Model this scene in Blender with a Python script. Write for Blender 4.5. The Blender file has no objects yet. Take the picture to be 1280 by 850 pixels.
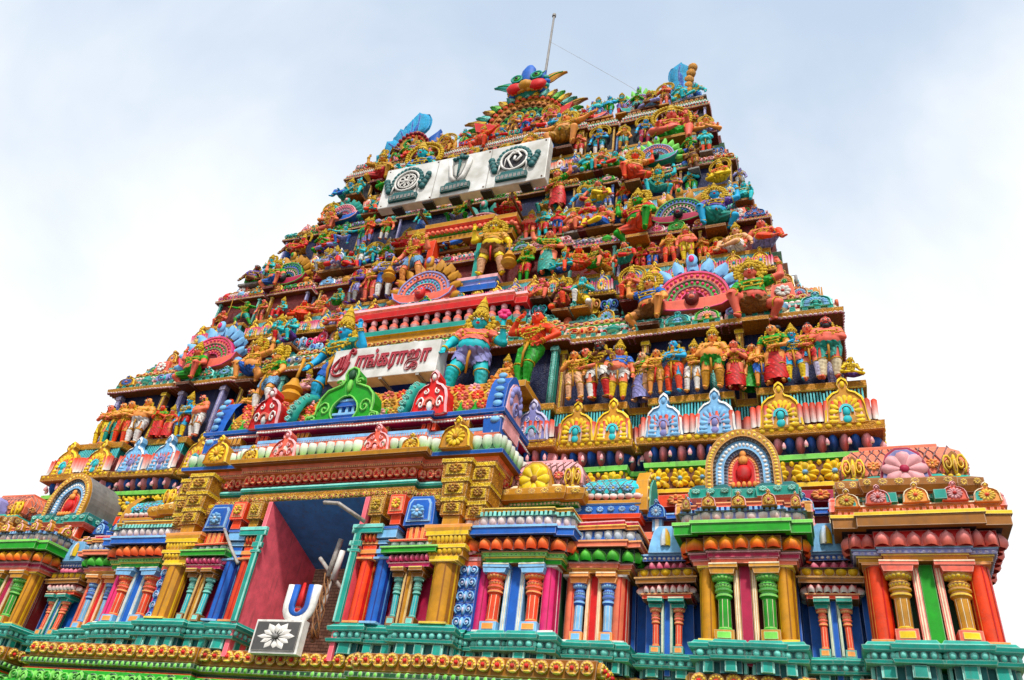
import bpy, math, random
import numpy as np
from math import sin, cos, pi, radians, sqrt, atan2
random.seed(7)
SC = bpy.context.scene
COL = SC.collection
XC = -11.4                      # world x of the tower's axis; u = x - XC
SL, Z0 = .28, 10.4              # batter of the tower above the first eave
def YZ(z): return SL*(z-Z0)

def H(s):
    v = [int(s[i:i+2], 16)/255 for i in (0, 2, 4)]
    return tuple(c/12.92 if c <= .04045 else ((c+.055)/1.055)**2.4 for c in v)
K = dict(teal='15998a', teal_l='8ad8cc', teal_d='0a5f60', blue='2760b8', blue_d='0b2c7c', navy='0c1c48', blue_l='86bce6',
         pink='e2447c', pink_l='f6b0b4', magenta='a81a48', red='cf1f1a', orange='f2561a', orange_l='f8a060', gold='c48c0e',
         gold_l='ecc834', ochre='94600e', green='1f9a2c', green_l='86d468', green_d='0b4c2a', lilac='8f8fc8', lilac_l='cdc8e4',
         salmon='ee8266', cream='f3e2c0', white='f4f0ea', maroon='6a1416', dark='12121c', brown='6a3a1a', grey='8c8a88',
         skin='f0a060', rose='e4705e', skinb='3aa8d8', aqua='2ec0c8', purple='5c3c94', peach='f6b890', yellow='f4d020')
def sat(c, f=1.15):
    g = .3*c[0]+.59*c[1]+.11*c[2]; return tuple(min(.9, max(.004, g+(v-g)*f)) for v in c)
K = {k: sat(H(v)) for k, v in K.items()}

# ------------------------------------------------------------------ materials
MATS = {}
def nt(name):
    m = bpy.data.materials.new(name); m.use_nodes = True
    N = m.node_tree.nodes; L = m.node_tree.links
    return m, N, L, N['Principled BSDF']
def grime(N, L, src, b, rough=.42, bump=.25, ornate=0.0, scale=1.0):
    """mottling, rain streaks and a brushed bump on a paint colour; ornate adds a fine engraved scroll pattern"""
    tc = N.new('ShaderNodeTexCoord'); mp = N.new('ShaderNodeMapping'); L.new(tc.outputs['Object'], mp.inputs['Vector'])
    mp.inputs['Scale'].default_value = (scale, scale, scale)
    n1 = N.new('ShaderNodeTexNoise'); n1.inputs['Scale'].default_value = 3.1; n1.inputs['Detail'].default_value = 7; n1.inputs['Roughness'].default_value = .65
    L.new(mp.outputs[0], n1.inputs['Vector'])
    r1 = N.new('ShaderNodeMapRange'); r1.inputs[1].default_value = .3; r1.inputs[2].default_value = .72; r1.inputs[3].default_value = .68; r1.inputs[4].default_value = 1.14
    L.new(n1.outputs['Fac'], r1.inputs[0])
    mx = N.new('ShaderNodeVectorMath'); mx.operation = 'SCALE'; L.new(src, mx.inputs[0]); L.new(r1.outputs[0], mx.inputs['Scale'])
    mp2 = N.new('ShaderNodeMapping'); mp2.inputs['Scale'].default_value = (5*scale, 5*scale, .7*scale); L.new(tc.outputs['Object'], mp2.inputs['Vector'])
    n2 = N.new('ShaderNodeTexNoise'); n2.inputs['Scale'].default_value = 1.6; n2.inputs['Detail'].default_value = 5; L.new(mp2.outputs[0], n2.inputs['Vector'])
    r2 = N.new('ShaderNodeMapRange'); r2.inputs[1].default_value = .56; r2.inputs[2].default_value = .82; r2.inputs[3].default_value = 0; r2.inputs[4].default_value = .55
    L.new(n2.outputs['Fac'], r2.inputs[0])
    m2 = N.new('ShaderNodeMix'); m2.data_type = 'RGBA'; L.new(r2.outputs[0], m2.inputs[0]); L.new(mx.outputs[0], m2.inputs[6]); m2.inputs[7].default_value = (.10, .085, .07, 1)
    out = m2.outputs[2]
    n3 = N.new('ShaderNodeTexNoise'); n3.inputs['Scale'].default_value = 14*scale; n3.inputs['Detail'].default_value = 6; n3.inputs['Roughness'].default_value = .7; L.new(tc.outputs['Object'], n3.inputs['Vector'])
    r4 = N.new('ShaderNodeMapRange'); r4.inputs[1].default_value = .57; r4.inputs[2].default_value = .74; r4.inputs[3].default_value = 0; r4.inputs[4].default_value = .7; L.new(n3.outputs['Fac'], r4.inputs[0])
    m4 = N.new('ShaderNodeMix'); m4.data_type = 'RGBA'; L.new(r4.outputs[0], m4.inputs[0]); L.new(out, m4.inputs[6])
    fd = N.new('ShaderNodeVectorMath'); fd.operation = 'MULTIPLY_ADD'; L.new(src, fd.inputs[0]); fd.inputs[1].default_value = (.5, .5, .5); fd.inputs[2].default_value = (.08, .075, .07); L.new(fd.outputs[0], m4.inputs[7]); out = m4.outputs[2]
    rr = N.new('ShaderNodeMapRange'); rr.inputs[3].default_value = rough-.02; rr.inputs[4].default_value = rough+.3; L.new(n3.outputs['Fac'], rr.inputs[0]); L.new(rr.outputs[0], b.inputs['Roughness'])
    h = n1.outputs['Fac']
    if ornate:
        w = N.new('ShaderNodeTexVoronoi'); w.feature = 'SMOOTH_F1'; w.inputs['Scale'].default_value = 9*scale; w.inputs['Smoothness'].default_value = .25
        ns = N.new('ShaderNodeTexNoise'); ns.inputs['Scale'].default_value = 6*scale; L.new(tc.outputs['Object'], ns.inputs['Vector'])
        va = N.new('ShaderNodeVectorMath'); va.operation = 'MULTIPLY_ADD'; L.new(ns.outputs['Color'], va.inputs[0]); va.inputs[1].default_value = (.25,)*3; L.new(tc.outputs['Object'], va.inputs[2])
        L.new(va.outputs[0], w.inputs['Vector'])
        sn = N.new('ShaderNodeMath'); sn.operation = 'SINE'; ml = N.new('ShaderNodeMath'); ml.operation = 'MULTIPLY'; ml.inputs[1].default_value = 24
        L.new(w.outputs['Distance'], ml.inputs[0]); L.new(ml.outputs[0], sn.inputs[0])
        r3 = N.new('ShaderNodeMapRange'); r3.inputs[1].default_value = -.9; r3.inputs[2].default_value = -.2; r3.inputs[3].default_value = ornate; r3.inputs[4].default_value = 0
        L.new(sn.outputs[0], r3.inputs[0])
        m3 = N.new('ShaderNodeMix'); m3.data_type = 'RGBA'; L.new(r3.outputs[0], m3.inputs[0]); L.new(out, m3.inputs[6])
        dk = N.new('ShaderNodeVectorMath'); dk.operation = 'MULTIPLY'; L.new(src, dk.inputs[0]); dk.inputs[1].default_value = (.25, .14, .12)
        L.new(dk.outputs[0], m3.inputs[7]); out = m3.outputs[2]; h = sn.outputs[0]; bump = .5
    L.new(out, b.inputs['Base Color'])
    b.inputs['Specular IOR Level'].default_value = .35
    bp = N.new('ShaderNodeBump'); bp.inputs['Strength'].default_value = bump; bp.inputs['Distance'].default_value = .02
    L.new(h, bp.inputs['Height']); L.new(bp.outputs[0], b.inputs['Normal'])
def attr_mat(name, rough, ornate=0):
    m, N, L, b = nt(name); a = N.new('ShaderNodeAttribute'); a.attribute_name = 'paint'
    # the painters' pale lines along every edge: where a rounded-edge normal leaves the surface normal
    bv = N.new('ShaderNodeBevel'); bv.samples = 4; bv.inputs['Radius'].default_value = .027; ge = N.new('ShaderNodeNewGeometry')
    dt = N.new('ShaderNodeVectorMath'); dt.operation = 'DOT_PRODUCT'; L.new(bv.outputs[0], dt.inputs[0]); L.new(ge.outputs['Normal'], dt.inputs[1])
    r = N.new('ShaderNodeMapRange'); r.inputs[1].default_value = .985; r.inputs[2].default_value = .9; r.inputs[3].default_value = 0; r.inputs[4].default_value = .8; L.new(dt.outputs['Value'], r.inputs[0])
    li = N.new('ShaderNodeVectorMath'); li.operation = 'MULTIPLY_ADD'; L.new(a.outputs['Color'], li.inputs[0]); li.inputs[1].default_value = (.6, .6, .6); li.inputs[2].default_value = (.42, .39, .34)
    mx = N.new('ShaderNodeMix'); mx.data_type = 'RGBA'; L.new(r.outputs[0], mx.inputs[0]); L.new(a.outputs['Color'], mx.inputs[6]); L.new(li.outputs[0], mx.inputs[7])
    grime(N, L, mx.outputs[2], b, rough, .2, ornate); return m
MATS['enamel'] = attr_mat('painted_plaster', .46)
MATS['carved'] = attr_mat('carved_painted_plaster', .42, .75); MATS['worn'] = attr_mat('ornamented_painted_plaster', .45, .5)
def paint(col, kind='plain'):
    key = (col, kind)
    if key in MATS: return MATS[key]
    m, N, L, b = nt('%s_%s_paint' % (col, kind)); rgb = N.new('ShaderNodeRGB'); rgb.outputs[0].default_value = (K['gold_l'] if kind == 'jewel' and col == 'gold' else K[col])+(1,)
    src = rgb.outputs[0]
    if kind == 'cloth':
        tc = N.new('ShaderNodeTexCoord'); v = N.new('ShaderNodeTexVoronoi'); v.inputs['Scale'].default_value = 17; L.new(tc.outputs['Object'], v.inputs['Vector'])
        r = N.new('ShaderNodeMapRange'); r.inputs[1].default_value = .2; r.inputs[2].default_value = .27; r.inputs[3].default_value = .75; r.inputs[4].default_value = 0
        L.new(v.outputs['Distance'], r.inputs[0]); mm = N.new('ShaderNodeMix'); mm.data_type = 'RGBA'; L.new(r.outputs[0], mm.inputs[0]); L.new(src, mm.inputs[6])
        mm.inputs[7].default_value = tuple(min(1, c*1.6+.12) for c in K[col])+(1,)
        wv = N.new('ShaderNodeTexWave'); wv.bands_direction = 'DIAGONAL'; wv.inputs['Scale'].default_value = 7; wv.inputs['Distortion'].default_value = 5; wv.inputs['Detail'].default_value = 1; L.new(tc.outputs['Object'], wv.inputs['Vector'])
        wr = N.new('ShaderNodeMapRange'); wr.inputs[1].default_value = .0; wr.inputs[2].default_value = .3; wr.inputs[3].default_value = .7; wr.inputs[4].default_value = 0; L.new(wv.outputs['Fac'], wr.inputs[0])
        md = N.new('ShaderNodeMix'); md.data_type = 'RGBA'; L.new(wr.outputs[0], md.inputs[0]); L.new(mm.outputs[2], md.inputs[6]); md.inputs[7].default_value = tuple(c*.3 for c in K[col])+(1,); src = md.outputs[2]
    grime(N, L, src, b, .44, .35, .8 if kind == 'jewel' else 0, 2.2 if kind == 'jewel' else 1)
    MATS[key] = m; return m

# ------------------------------------------------------------------ mesh builder
JR = random.Random(99)
class T:
    """template: vertices, faces, colour-slot weights, smooth flags"""
    def __init__(s): s.V = []; s.F = []; s.C = []; s.S = []; s.n = 0
    def add(s, V, F, slot=0, smooth=False):
        V = np.asarray(V, float).reshape(-1, 3); n = len(V); o = s.n
        C = np.zeros((n, 6))
        if isinstance(slot, (int, np.integer)): C[:, slot] = 1
        else: C[:, :np.asarray(slot).shape[1]] = slot
        s.V.append(V); s.C.append(C); s.F += [tuple(i+o for i in f) for f in F]; s.S += [smooth]*len(F); s.n += n; return s
    def fin(s):
        s.v = np.concatenate(s.V); s.c = np.concatenate(s.C)
        s.cnt = np.array([len(f) for f in s.F]); s.idx = np.array([i for f in s.F for i in f]); s.sm = np.array(s.S)
        return s
class MB:
    def __init__(s): s.v = []; s.c = []; s.idx = []; s.cnt = []; s.sm = []; s.n = 0
    def raw(s, V, F, col, smooth=False):
        V = np.asarray(V, float).reshape(-1, 3); c = np.asarray(col, float)
        if c.ndim == 1: c = np.tile(c, (len(V), 1))
        s.v.append(V); s.c.append(c); s.idx.append(np.array([i for f in F for i in f])+s.n); s.cnt.append(np.array([len(f) for f in F]))
        s.sm.append(np.full(len(F), smooth)); s.n += len(V)
    def put(s, t, loc, rot=0, sc=(1, 1, 1), pal=('white',)):
        if not hasattr(t, 'v'): t.fin()
        if isinstance(sc, (int, float)): sc = (sc,)*3
        v = t.v*np.array(sc); c_, s_ = cos(rot), sin(rot)
        w = np.stack([v[:, 0]*c_-v[:, 1]*s_, v[:, 0]*s_+v[:, 1]*c_, v[:, 2]], 1)+np.array(loc)
        P = np.zeros((6, 3))
        jf = JR.uniform(.84, 1.1)
        for i in range(6): P[i] = np.array(K[pal[min(i, len(pal)-1)]])*jf
        s.v.append(w); s.c.append(t.c@P); s.idx.append(t.idx+s.n); s.cnt.append(t.cnt); s.sm.append(t.sm); s.n += len(v)
    def box(s, x0, x1, y0, y1, z0, z1, col, bev=0):
        V = [(x0, y0, z0), (x1, y0, z0), (x1, y1, z0), (x0, y1, z0), (x0, y0, z1), (x1, y0, z1), (x1, y1, z1), (x0, y1, z1)]
        F = [(0, 3, 2, 1), (4, 5, 6, 7), (0, 1, 5, 4), (1, 2, 6, 5), (2, 3, 7, 6), (3, 0, 4, 7)]
        s.raw(V, F, K[col] if isinstance(col, str) else col)
    def build(s, name, parent=None, mat='enamel', loc=None):
        if not s.n: return None
        V = np.concatenate(s.v)
        if name not in ('sign_box', 'board_box', 'panel_frame', 'panel_face', 'ground'):     # hand-laid plaster is never quite straight
            A = np.array([[1.7, 2.3, 1.1], [2.9, 1.3, 2.1], [.9, 3.1, 1.9]]); V = V+.011*np.sin(V@A+np.array((.3, 1.1, 2.3)))+.006*np.sin(V@(A.T*3.3)+1.7)
        o = bpy.data.objects.new(name, None) if False else None
        org = np.zeros(3)
        if loc is not None: org = np.array(loc, float)
        me = bpy.data.meshes.new(name); idx = np.concatenate(s.idx); cnt = np.concatenate(s.cnt)
        me.vertices.add(len(V)); me.vertices.foreach_set('co', (V-org).astype(np.float32).ravel())
        me.loops.add(len(idx)); me.loops.foreach_set('vertex_index', idx.astype(np.int32))
        me.polygons.add(len(cnt)); me.polygons.foreach_set('loop_start', np.concatenate([[0], np.cumsum(cnt)[:-1]]).astype(np.int32))
        me.polygons.foreach_set('use_smooth', np.concatenate(s.sm))
        me.update(calc_edges=True); me.validate()
        a = me.attributes.new('paint', 'FLOAT_COLOR', 'POINT')
        c = np.ones((len(V), 4), np.float32); c[:, :3] = np.concatenate(s.c); a.data.foreach_set('color', c.ravel())
        me.materials.append(MATS[mat] if isinstance(mat, str) else mat)
        o = bpy.data.objects.new(name, me); COL.objects.link(o); o.location = org
        if parent is not None:
            o.parent = parent
            o.location = tuple(org-np.array(wloc(parent)))
        return o
def wloc(o):
    p = np.array(o.location)
    while o.parent is not None: o = o.parent; p = p+np.array(o.location)
    return p
def empty(name, loc=(0, 0, 0), rz=0, parent=None):
    o = bpy.data.objects.new(name, None); COL.objects.link(o); o.location = loc; o.rotation_euler[2] = rz; o.empty_display_size = .2
    if parent is not None: o.parent = parent; o.location = tuple(np.array(loc)-np.array(wloc(parent)))
    return o
def tag(o, label=None, cat=None, group=None, kind=None):
    if label: o['label'] = label
    if cat: o['category'] = cat
    if group: o['group'] = group
    if kind: o['kind'] = kind
    return o

# ------------------------------------------------------------------ shape templates (x right, -y front, z up)
def extr(t, poly, y0, y1, slot, cap=True, side=None):
    """poly of (x,z) counter-clockwise seen from the front; front at y0, back at y1"""
    n = len(poly); V = [(x, y0, z) for x, z in poly]
    if cap: t.add(V, [tuple(range(n))], slot)
    V2 = V+[(x, y1, z) for x, z in poly]
    t.add(V2, [(i, i+n, (i+1) % n+n, (i+1) % n) for i in range(n)], slot if side is None else side)
def band(t, r0, r1, a0, a1, y0, y1, slot, n=16, sx=1, sz=1, cx=0, cz=0, edge=None):
    A = [a0+(a1-a0)*i/n for i in range(n+1)]
    P = lambda r, a, y: (cx+r*cos(a)*sx, y, cz+r*sin(a)*sz)
    V = []; 
    for a in A: V += [P(r1, a, y1), P(r1, a, y0), P(r0, a, y0), P(r0, a, y1)]
    F = []
    for i in range(n):
        for k in range(3): F.append((4*i+k, 4*i+4+k, 4*i+5+k, 4*i+1+k)[::-1])
    t.add(V, F, slot)
def lathe(t, prof, n=10, slots=0, smooth=True, sx=1, sy=1, flute=0, a0=0, a1=2*pi):
    full = abs(a1-a0-2*pi) < 1e-6; m = n if full else n+1
    if isinstance(slots, int): slots = [slots]*(len(prof)-1)
    for k in range(len(prof)-1):
        (r0, z0), (r1, z1) = prof[k], prof[k+1]; V = []; W = []
        for j in range(m):
            a = a0+(a1-a0)*j/n
            f = 1-(flute if j % 2 else 0)
            V += [(r0*f*cos(a)*sx, r0*f*sin(a)*sy, z0), (r1*f*cos(a)*sx, r1*f*sin(a)*sy, z1)]
        F = [(2*j, 2*((j+1) % m), 2*((j+1) % m)+1, 2*j+1) for j in range(n)]
        t.add(V, F, slots[k], smooth)
def sphere(t, c, r, slot=0, n=8, m=5):
    if isinstance(r, (int, float)): r = (r, r, r)
    V = [(c[0], c[1], c[2]-r[2])]
    for i in range(1, m):
        p = -pi/2+pi*i/m
        for j in range(n):
            a = 2*pi*j/n; V.append((c[0]+r[0]*cos(p)*cos(a), c[1]+r[1]*cos(p)*sin(a), c[2]+r[2]*sin(p)))
    V.append((c[0], c[1], c[2]+r[2])); F = [(0, 1+(j+1) % n, 1+j) for j in range(n)]
    for i in range(m-2):
        for j in range(n): F.append((1+i*n+j, 1+i*n+(j+1) % n, 1+(i+1)*n+(j+1) % n, 1+(i+1)*n+j))
    e = len(V)-1; F += [(e, 1+(m-2)*n+j, 1+(m-2)*n+(j+1) % n) for j in range(n)]
    t.add(V, F, slot, True)
def tube(t, pts, r, slot=0, n=6, taper=None):
    pts = [np.array(p, float) for p in pts]; V = []; N = len(pts)
    for i, p in enumerate(pts):
        d = pts[min(i+1, N-1)]-pts[max(i-1, 0)]; d /= np.linalg.norm(d)+1e-9
        a = np.cross(d, (0, 1, 0.01)); a /= np.linalg.norm(a)+1e-9; b = np.cross(d, a)
        rr = r*(1 if taper is None else taper[i])
        for j in range(n): q = 2*pi*j/n; V.append(p+rr*(a*cos(q)+b*sin(q)))
    F = [(i*n+j, i*n+(j+1) % n, (i+1)*n+(j+1) % n, (i+1)*n+j) for i in range(N-1) for j in range(n)]
    F += [tuple(range(n))[::-1], tuple((N-1)*n+j for j in range(n))]
    t.add(V, F, slot, True)
def petal(nx=4, nz=4, b=.28, lean=0., point=.0, hang=False):
    t = T(); V = []; W = []
    for j in range(nz+1):
        v = j/nz; w = .5*(1 if v < .45 else sqrt(max(0, 1-((v-.45)/.55)**2)))*(.86+.14*sin(pi*min(1, v*1.4)))
        for i in range(nx+1):
            u = -1+2*i/nx; z = v*(1+point*(1-abs(u))*v)
            V.append((u*w, -b*(1-u*u)*(.35+.65*sin(pi*min(1, .15+v*.85)))-lean*v-.02, z)); W.append((1-v**1.2, v**1.2, 0, 0, 0, 0))
    F = [(j*(nx+1)+i, j*(nx+1)+i+1, (j+1)*(nx+1)+i+1, (j+1)*(nx+1)+i) for j in range(nz) for i in range(nx)]
    if hang: V = [(x, y, 1-z) for x, y, z in V]; F = [f[::-1] for f in F]
    t.add(V, F, np.array(W), True); return t.fin()
PETAL = petal(); PETALP = petal(5, 5, .3, .15, .18); PETALH = petal(hang=True, b=.2, lean=-.1)
def bead():
    t = T(); sphere(t, (0, 0, 0), .5, 0, 7, 5); return t.fin()
BEAD = bead()
def tongue():
    t = T(); V = []; W = []
    for j in range(5):
        v = j/4
        for i in range(5):
            u = -1+i/2; dz = .12*u*u if j == 4 else 0; V.append((u*.46, -.22*(1-u*u)-.1*(1-v), 1-v*(1-dz))); W.append((1-v**1.3, v**1.3, 0, 0, 0, 0))
    t.add(V, [(j*5+i, (j+1)*5+i, (j+1)*5+i+1, j*5+i+1) for j in range(4) for i in range(4)], np.array(W), True); return t.fin()
TONGUE = tongue()
def dent():
    t = T(); extr(t, [(-.3, 0), (.3, 0), (.3, 1), (-.3, 1)], -.5, .0, 0); return t.fin()
DENT = dent()
def shell():
    t = T(); band(t, 0, .46, 0, 2*pi, -.2, 0, 0, 12, cz=.5)
    for k in range(7):
        a = pi*k/6; sphere(t, (.34*cos(a), -.2, .42+.36*sin(a)), (.1, .09, .1), 1, 6, 4)
    sphere(t, (0, -.26, .45), (.15, .12, .15), 2, 8, 5); sphere(t, (0, -.2, .14), (.26, .08, .08), 1, 6, 4); return t.fin()
SHELL = shell()
def lobe(t, cx, cz, a, r0, r1, w, slot, y=0):
    """a fleshy petal lying on the face, pointing outwards along angle a"""
    c, s = cos(a), sin(a); V = []; q = ((0, .25), (.35, .75), (.7, 1), (.92, .7), (1, .1))
    for v, k in q:
        r = r0+(r1-r0)*v
        for u in (-1, -.5, 0, .5, 1): V.append((cx+r*c-u*w*k*s, y-.8*w*k*(1-u*u)-.01, cz+r*s+u*w*k*c))
    t.add(V, [(i*5+j, (i+1)*5+j, (i+1)*5+j+1, i*5+j+1) for i in range(4) for j in range(4)], slot, True)
def flower(n=8):
    t = T()
    for k in range(n):
        a = 2*pi*k/n; lobe(t, 0, 0, a, .1, .5, .16, 0, -.01)
    sphere(t, (0, -.06, 0), (.12, .09, .12), 1, 7, 4); return t.fin()
FLOWER = flower()
KUDU = [(.40, 0), (.50, .03), (.47, .2), (.46, .42), (.40, .6), (.27, .72), (.13, .77), (.09, .83), (.13, .92), (.10, 1.02), (0, 1.1)]
def mirror_poly(h): return h+[(-x, z) for x, z in h[::-1] if x > 1e-6]
def kudu(style=0):
    """horseshoe gable with a knob: 0 body, 1 rim, 2 petals, 3 core"""
    t = T(); P = mirror_poly(KUDU); extr(t, P, -.14, .16, 0)
    V = []
    for x, z in P: V += [(x, -.145, z), (x*.9, -.19, .03+(z-.03)*.93)]
    n = len(P); t.add(V, [(2*i, 2*((i+1) % n), 2*((i+1) % n)+1, 2*i+1) for i in range(n)], 1)
    if style == 0:
        for k in range(9):
            lobe(t, 0, .28, pi*k/8, .17, .37, .06, 2, -.15)
        for z in (.06, .15):
            for s in (-1, 1): lobe(t, s*.18, z, 0 if s > 0 else pi, 0, .21, .045, 2, -.15)
        band(t, .11, .16, -.2, pi+.2, -.21, -.1, 3, 10, cz=.27)
        sphere(t, (0, -.15, .27), (.09, .08, .11), 3, 8, 5); sphere(t, (0, -.15, .1), (.1, .05, .09), 3, 8, 4)
    elif style == 1:
        for s in (-1, 1):
            tube(t, [(s*(.25+.11*(1-i/11)*cos(i*.8)), -.17, .27+.17*(1-i/11)*sin(i*.8)) for i in range(12)], .022, 2, 5)
            tube(t, [(s*(.17+.09*(1-i/9)*cos(2+i*.8)), -.17, .55+.08*(1-i/9)*sin(2+i*.8)) for i in range(10)], .018, 2, 5)
        band(t, .1, .15, -.3, pi+.3, -.22, -.1, 3, 10, cz=.24); sphere(t, (0, -.14, .22), (.09, .07, .12), 2, 8, 5)
    else:
        for k in range(12):
            lobe(t, 0, .36, 2*pi*k/12, .08, .31, .06, 2, -.15)
        sphere(t, (0, -.19, .36), (.08, .07, .08), 3, 8, 5)
    sphere(t, (0, -.15, .9), (.06, .07, .08), 2, 7, 5)
    return t.fin()
KUDUS = [kudu(0), kudu(1), kudu(2)]
def fan(nr=3):
    """peacock-tail arch: 0 outer feathers, 1..3 rings, 4 boat base, 5 core.  width 2, height about 1.35"""
    t = T(); 
    for k in range(11):
        a = -.12+(pi+.24)*k/10; d = np.array((cos(a), 0, sin(a))); p = d*.93+np.array((0, -.02, .22))
        w = np.array((-sin(a), 0, cos(a))); V = []; F = []
        for i in range(5):
            for j in range(4):
                r = -.1+.34*i/4; q = (-1+2*j/3)*.13*sin(pi*(.25+.6*i/4)); V.append(p+d*r+w*q+np.array((0, -.09*(1-(-1+2*j/3)**2)-.03, 0)))
        F = [(i*4+j, (i+1)*4+j, (i+1)*4+j+1, i*4+j+1) for i in range(4) for j in range(3)]
        t.add(V, F, 0, True); 
        t.add([v+np.array((0, .16, 0)) for v in V], [f[::-1] for f in F], 0, True)
    R = [(.8, .6), (.6, .42), (.42, .26)]
    for i, (a, b) in enumerate(R):
        band(t, b, a, -.08, pi+.08, -.16+.04*i, .1, 1+i, 22, sz=.92, cz=.2)
        band(t, a-.025, a+.02, -.08, pi+.08, -.2+.04*i, 0, 5 if i else 3, 22, sz=.92, cz=.2)
        n = 17-4*i
        for k in range(n):
            q = pi*(k+.5)/n; r = (a+b)/2-.01; sphere(t, (r*cos(q), -.17+.04*i, .2+.92*r*sin(q)), .042, 3 if i != 2 else 1, 6, 4)
    band(t, .0, .26, 0, pi, -.02, .05, 5, 12, sz=.92, cz=.2)
    B = [(-1.0, .3), (-.92, .08), (-.66, -.1), (-.3, -.17), (.3, -.17), (.66, -.1), (.92, .08), (1.0, .3), (.78, .22), (.5, .15), (-.5, .15), (-.78, .22)]
    extr(t, B, -.24, .1, 4)
    tube(t, [(x*.97, -.25, z*.9+.0) for x, z in B[:8]], .022, 3, 5)
    sphere(t, (0, -.3, .14), (.17, .14, .2), 5, 9, 6); sphere(t, (0, -.42, .1), (.07, .07, .06), 4, 6, 4)
    for s in (-1, 1): sphere(t, (s*.07, -.4, .2), .035, 3, 6, 4)
    sphere(t, (0, -.12, 1.32), (.14, .1, .2), 0, 8, 6); sphere(t, (0, -.22, 1.32), (.07, .05, .1), 3, 7, 5)
    return t.fin()
FAN = fan()
def scroll():
    t = T()
    for s in (-1, 1):
        tube(t, [(s*(.28+.24*(1-i/15)*cos(.75*i-1.2)), -.06, .34+.28*(1-i/15)*sin(.75*i-1.2)) for i in range(15)], .05, 0, 6, [1-.5*i/15 for i in range(15)])
    sphere(t, (0, -.05, .3), (.12, .1, .3), 0, 7, 5); sphere(t, (0, -.12, .25), (.06, .07, .16), 1, 6, 4)
    for s in (-1, 1): sphere(t, (s*.28, -.06, .34), .08, 1, 7, 4)
    extr(t, [(-.5, 0), (.5, 0), (.36, .2), (.2, .62), (0, .72), (-.2, .62), (-.36, .2)], 0, .16, 2)
    return t.fin()
SCROLL = scroll()
def bud():
    t = T(); lathe(t, [(.16, 0), (.3, .12), (.36, .35), (.26, .62), (.1, .85), (0, .98)], 10, [1, 0, 0, 0, 0], True, flute=.14); return t.fin()
BUD = bud()
def small_column():
    """slots: 0 shaft, 1 shaft stripe, 2 capital, 3 capital light, 4 base block, 5 abacus.  unit width 1, height 1 (z scaled apart)"""
    t = T(); extr(t, [(-.5, 0), (.5, 0), (.5, .15), (-.5, .15)], -.5, .5, 4); extr(t, [(-.34, .03), (.34, .03), (.34, .12), (-.34, .12)], -.54, -.4, 3)
    lathe(t, [(.42, .15), (.36, .18), (.33, .2), (.33, .58), (.38, .6)], 16, [2, 3, 0, 2], False, flute=.0)
    for k in range(16):
        if k % 2: 
            a = 2*pi*(k+.5)/16; w = .045
            V = [(.345*cos(a+e), .345*sin(a+e), z) for z in (.2, .58) for e in (-w, w)]; t.add(V, [(0, 1, 3, 2)], 1)
    lathe(t, [(.38, .6), (.46, .62), (.46, .645), (.38, .66), (.38, .68), (.5, .7), (.5, .72), (.36, .745)], 14, [2, 3, 2, 2, 3, 2, 2])
    for k in range(9):
        a = -pi+pi*(k)/8; sphere(t, (.36*cos(a), .36*sin(a), .78), (.11, .11, .045), 3, 6, 4)
    lathe(t, [(.34, .745), (.5, .79), (.36, .83), (.4, .85), (.6, .89), (.66, .92)], 14, [2, 2, 2, 3, 2])
    for k in range(9):
        a = -pi+pi*(k)/8; sphere(t, (.5*cos(a), .5*sin(a), .885), (.12, .12, .035), 3, 6, 4)
    extr(t, [(-.62, .92), (.62, .92), (.7, 1), (-.7, 1)], -.66, .5, 5)
    return t.fin()
SCOL = small_column()
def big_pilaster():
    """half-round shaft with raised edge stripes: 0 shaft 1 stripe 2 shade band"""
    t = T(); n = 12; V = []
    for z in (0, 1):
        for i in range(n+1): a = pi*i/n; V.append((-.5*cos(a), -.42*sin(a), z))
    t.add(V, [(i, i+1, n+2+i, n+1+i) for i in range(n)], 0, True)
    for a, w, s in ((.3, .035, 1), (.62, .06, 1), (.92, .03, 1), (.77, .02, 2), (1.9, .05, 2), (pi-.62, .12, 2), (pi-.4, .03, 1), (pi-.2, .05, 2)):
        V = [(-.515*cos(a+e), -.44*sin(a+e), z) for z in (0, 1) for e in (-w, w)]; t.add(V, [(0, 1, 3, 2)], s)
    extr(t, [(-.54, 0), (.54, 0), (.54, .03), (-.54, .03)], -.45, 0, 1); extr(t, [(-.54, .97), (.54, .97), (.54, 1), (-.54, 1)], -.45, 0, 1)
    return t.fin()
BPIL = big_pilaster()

# ------------------------------------------------------------------ stepped courses
def plan(blocks, Y0, W, yback, cx=0.0):
    """blocks: (u_end, protrusion) from the axis outwards; returns the stepped polyline, left side back to right side back"""
    R = []; prev = None
    for ue, p in blocks:
        ue = min(ue, W)
        if prev is not None and abs(prev-p) > 1e-6: R += [(R[-1][0], Y0-p)] if R else []
        elif prev is None: R.append((0, Y0-p))
        R.append((ue, Y0-p)); prev = p
    R.append((W, yback)); R = R[1:]
    L = [(-x, y) for x, y in R[::-1]]
    return [(x+cx+XC, y) for x, y in L+R]
def offs(path, d):
    n = len(path); out = []
    nm = []
    for i in range(n-1):
        dx, dy = path[i+1][0]-path[i][0], path[i+1][1]-path[i][1]; l = math.hypot(dx, dy); nm.append((dy/l, -dx/l))
    for i in range(n):
        if i == 0: v = nm[0]
        elif i == n-1: v = nm[-1]
        else:
            v = (nm[i-1][0]+nm[i][0], nm[i-1][1]+nm[i][1])
            if abs(nm[i-1][0]*nm[i][0]+nm[i-1][1]*nm[i][1]) > .9: v = nm[i]
        out.append((path[i][0]+v[0]*d, path[i][1]+v[1]*d))
    return out
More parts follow.
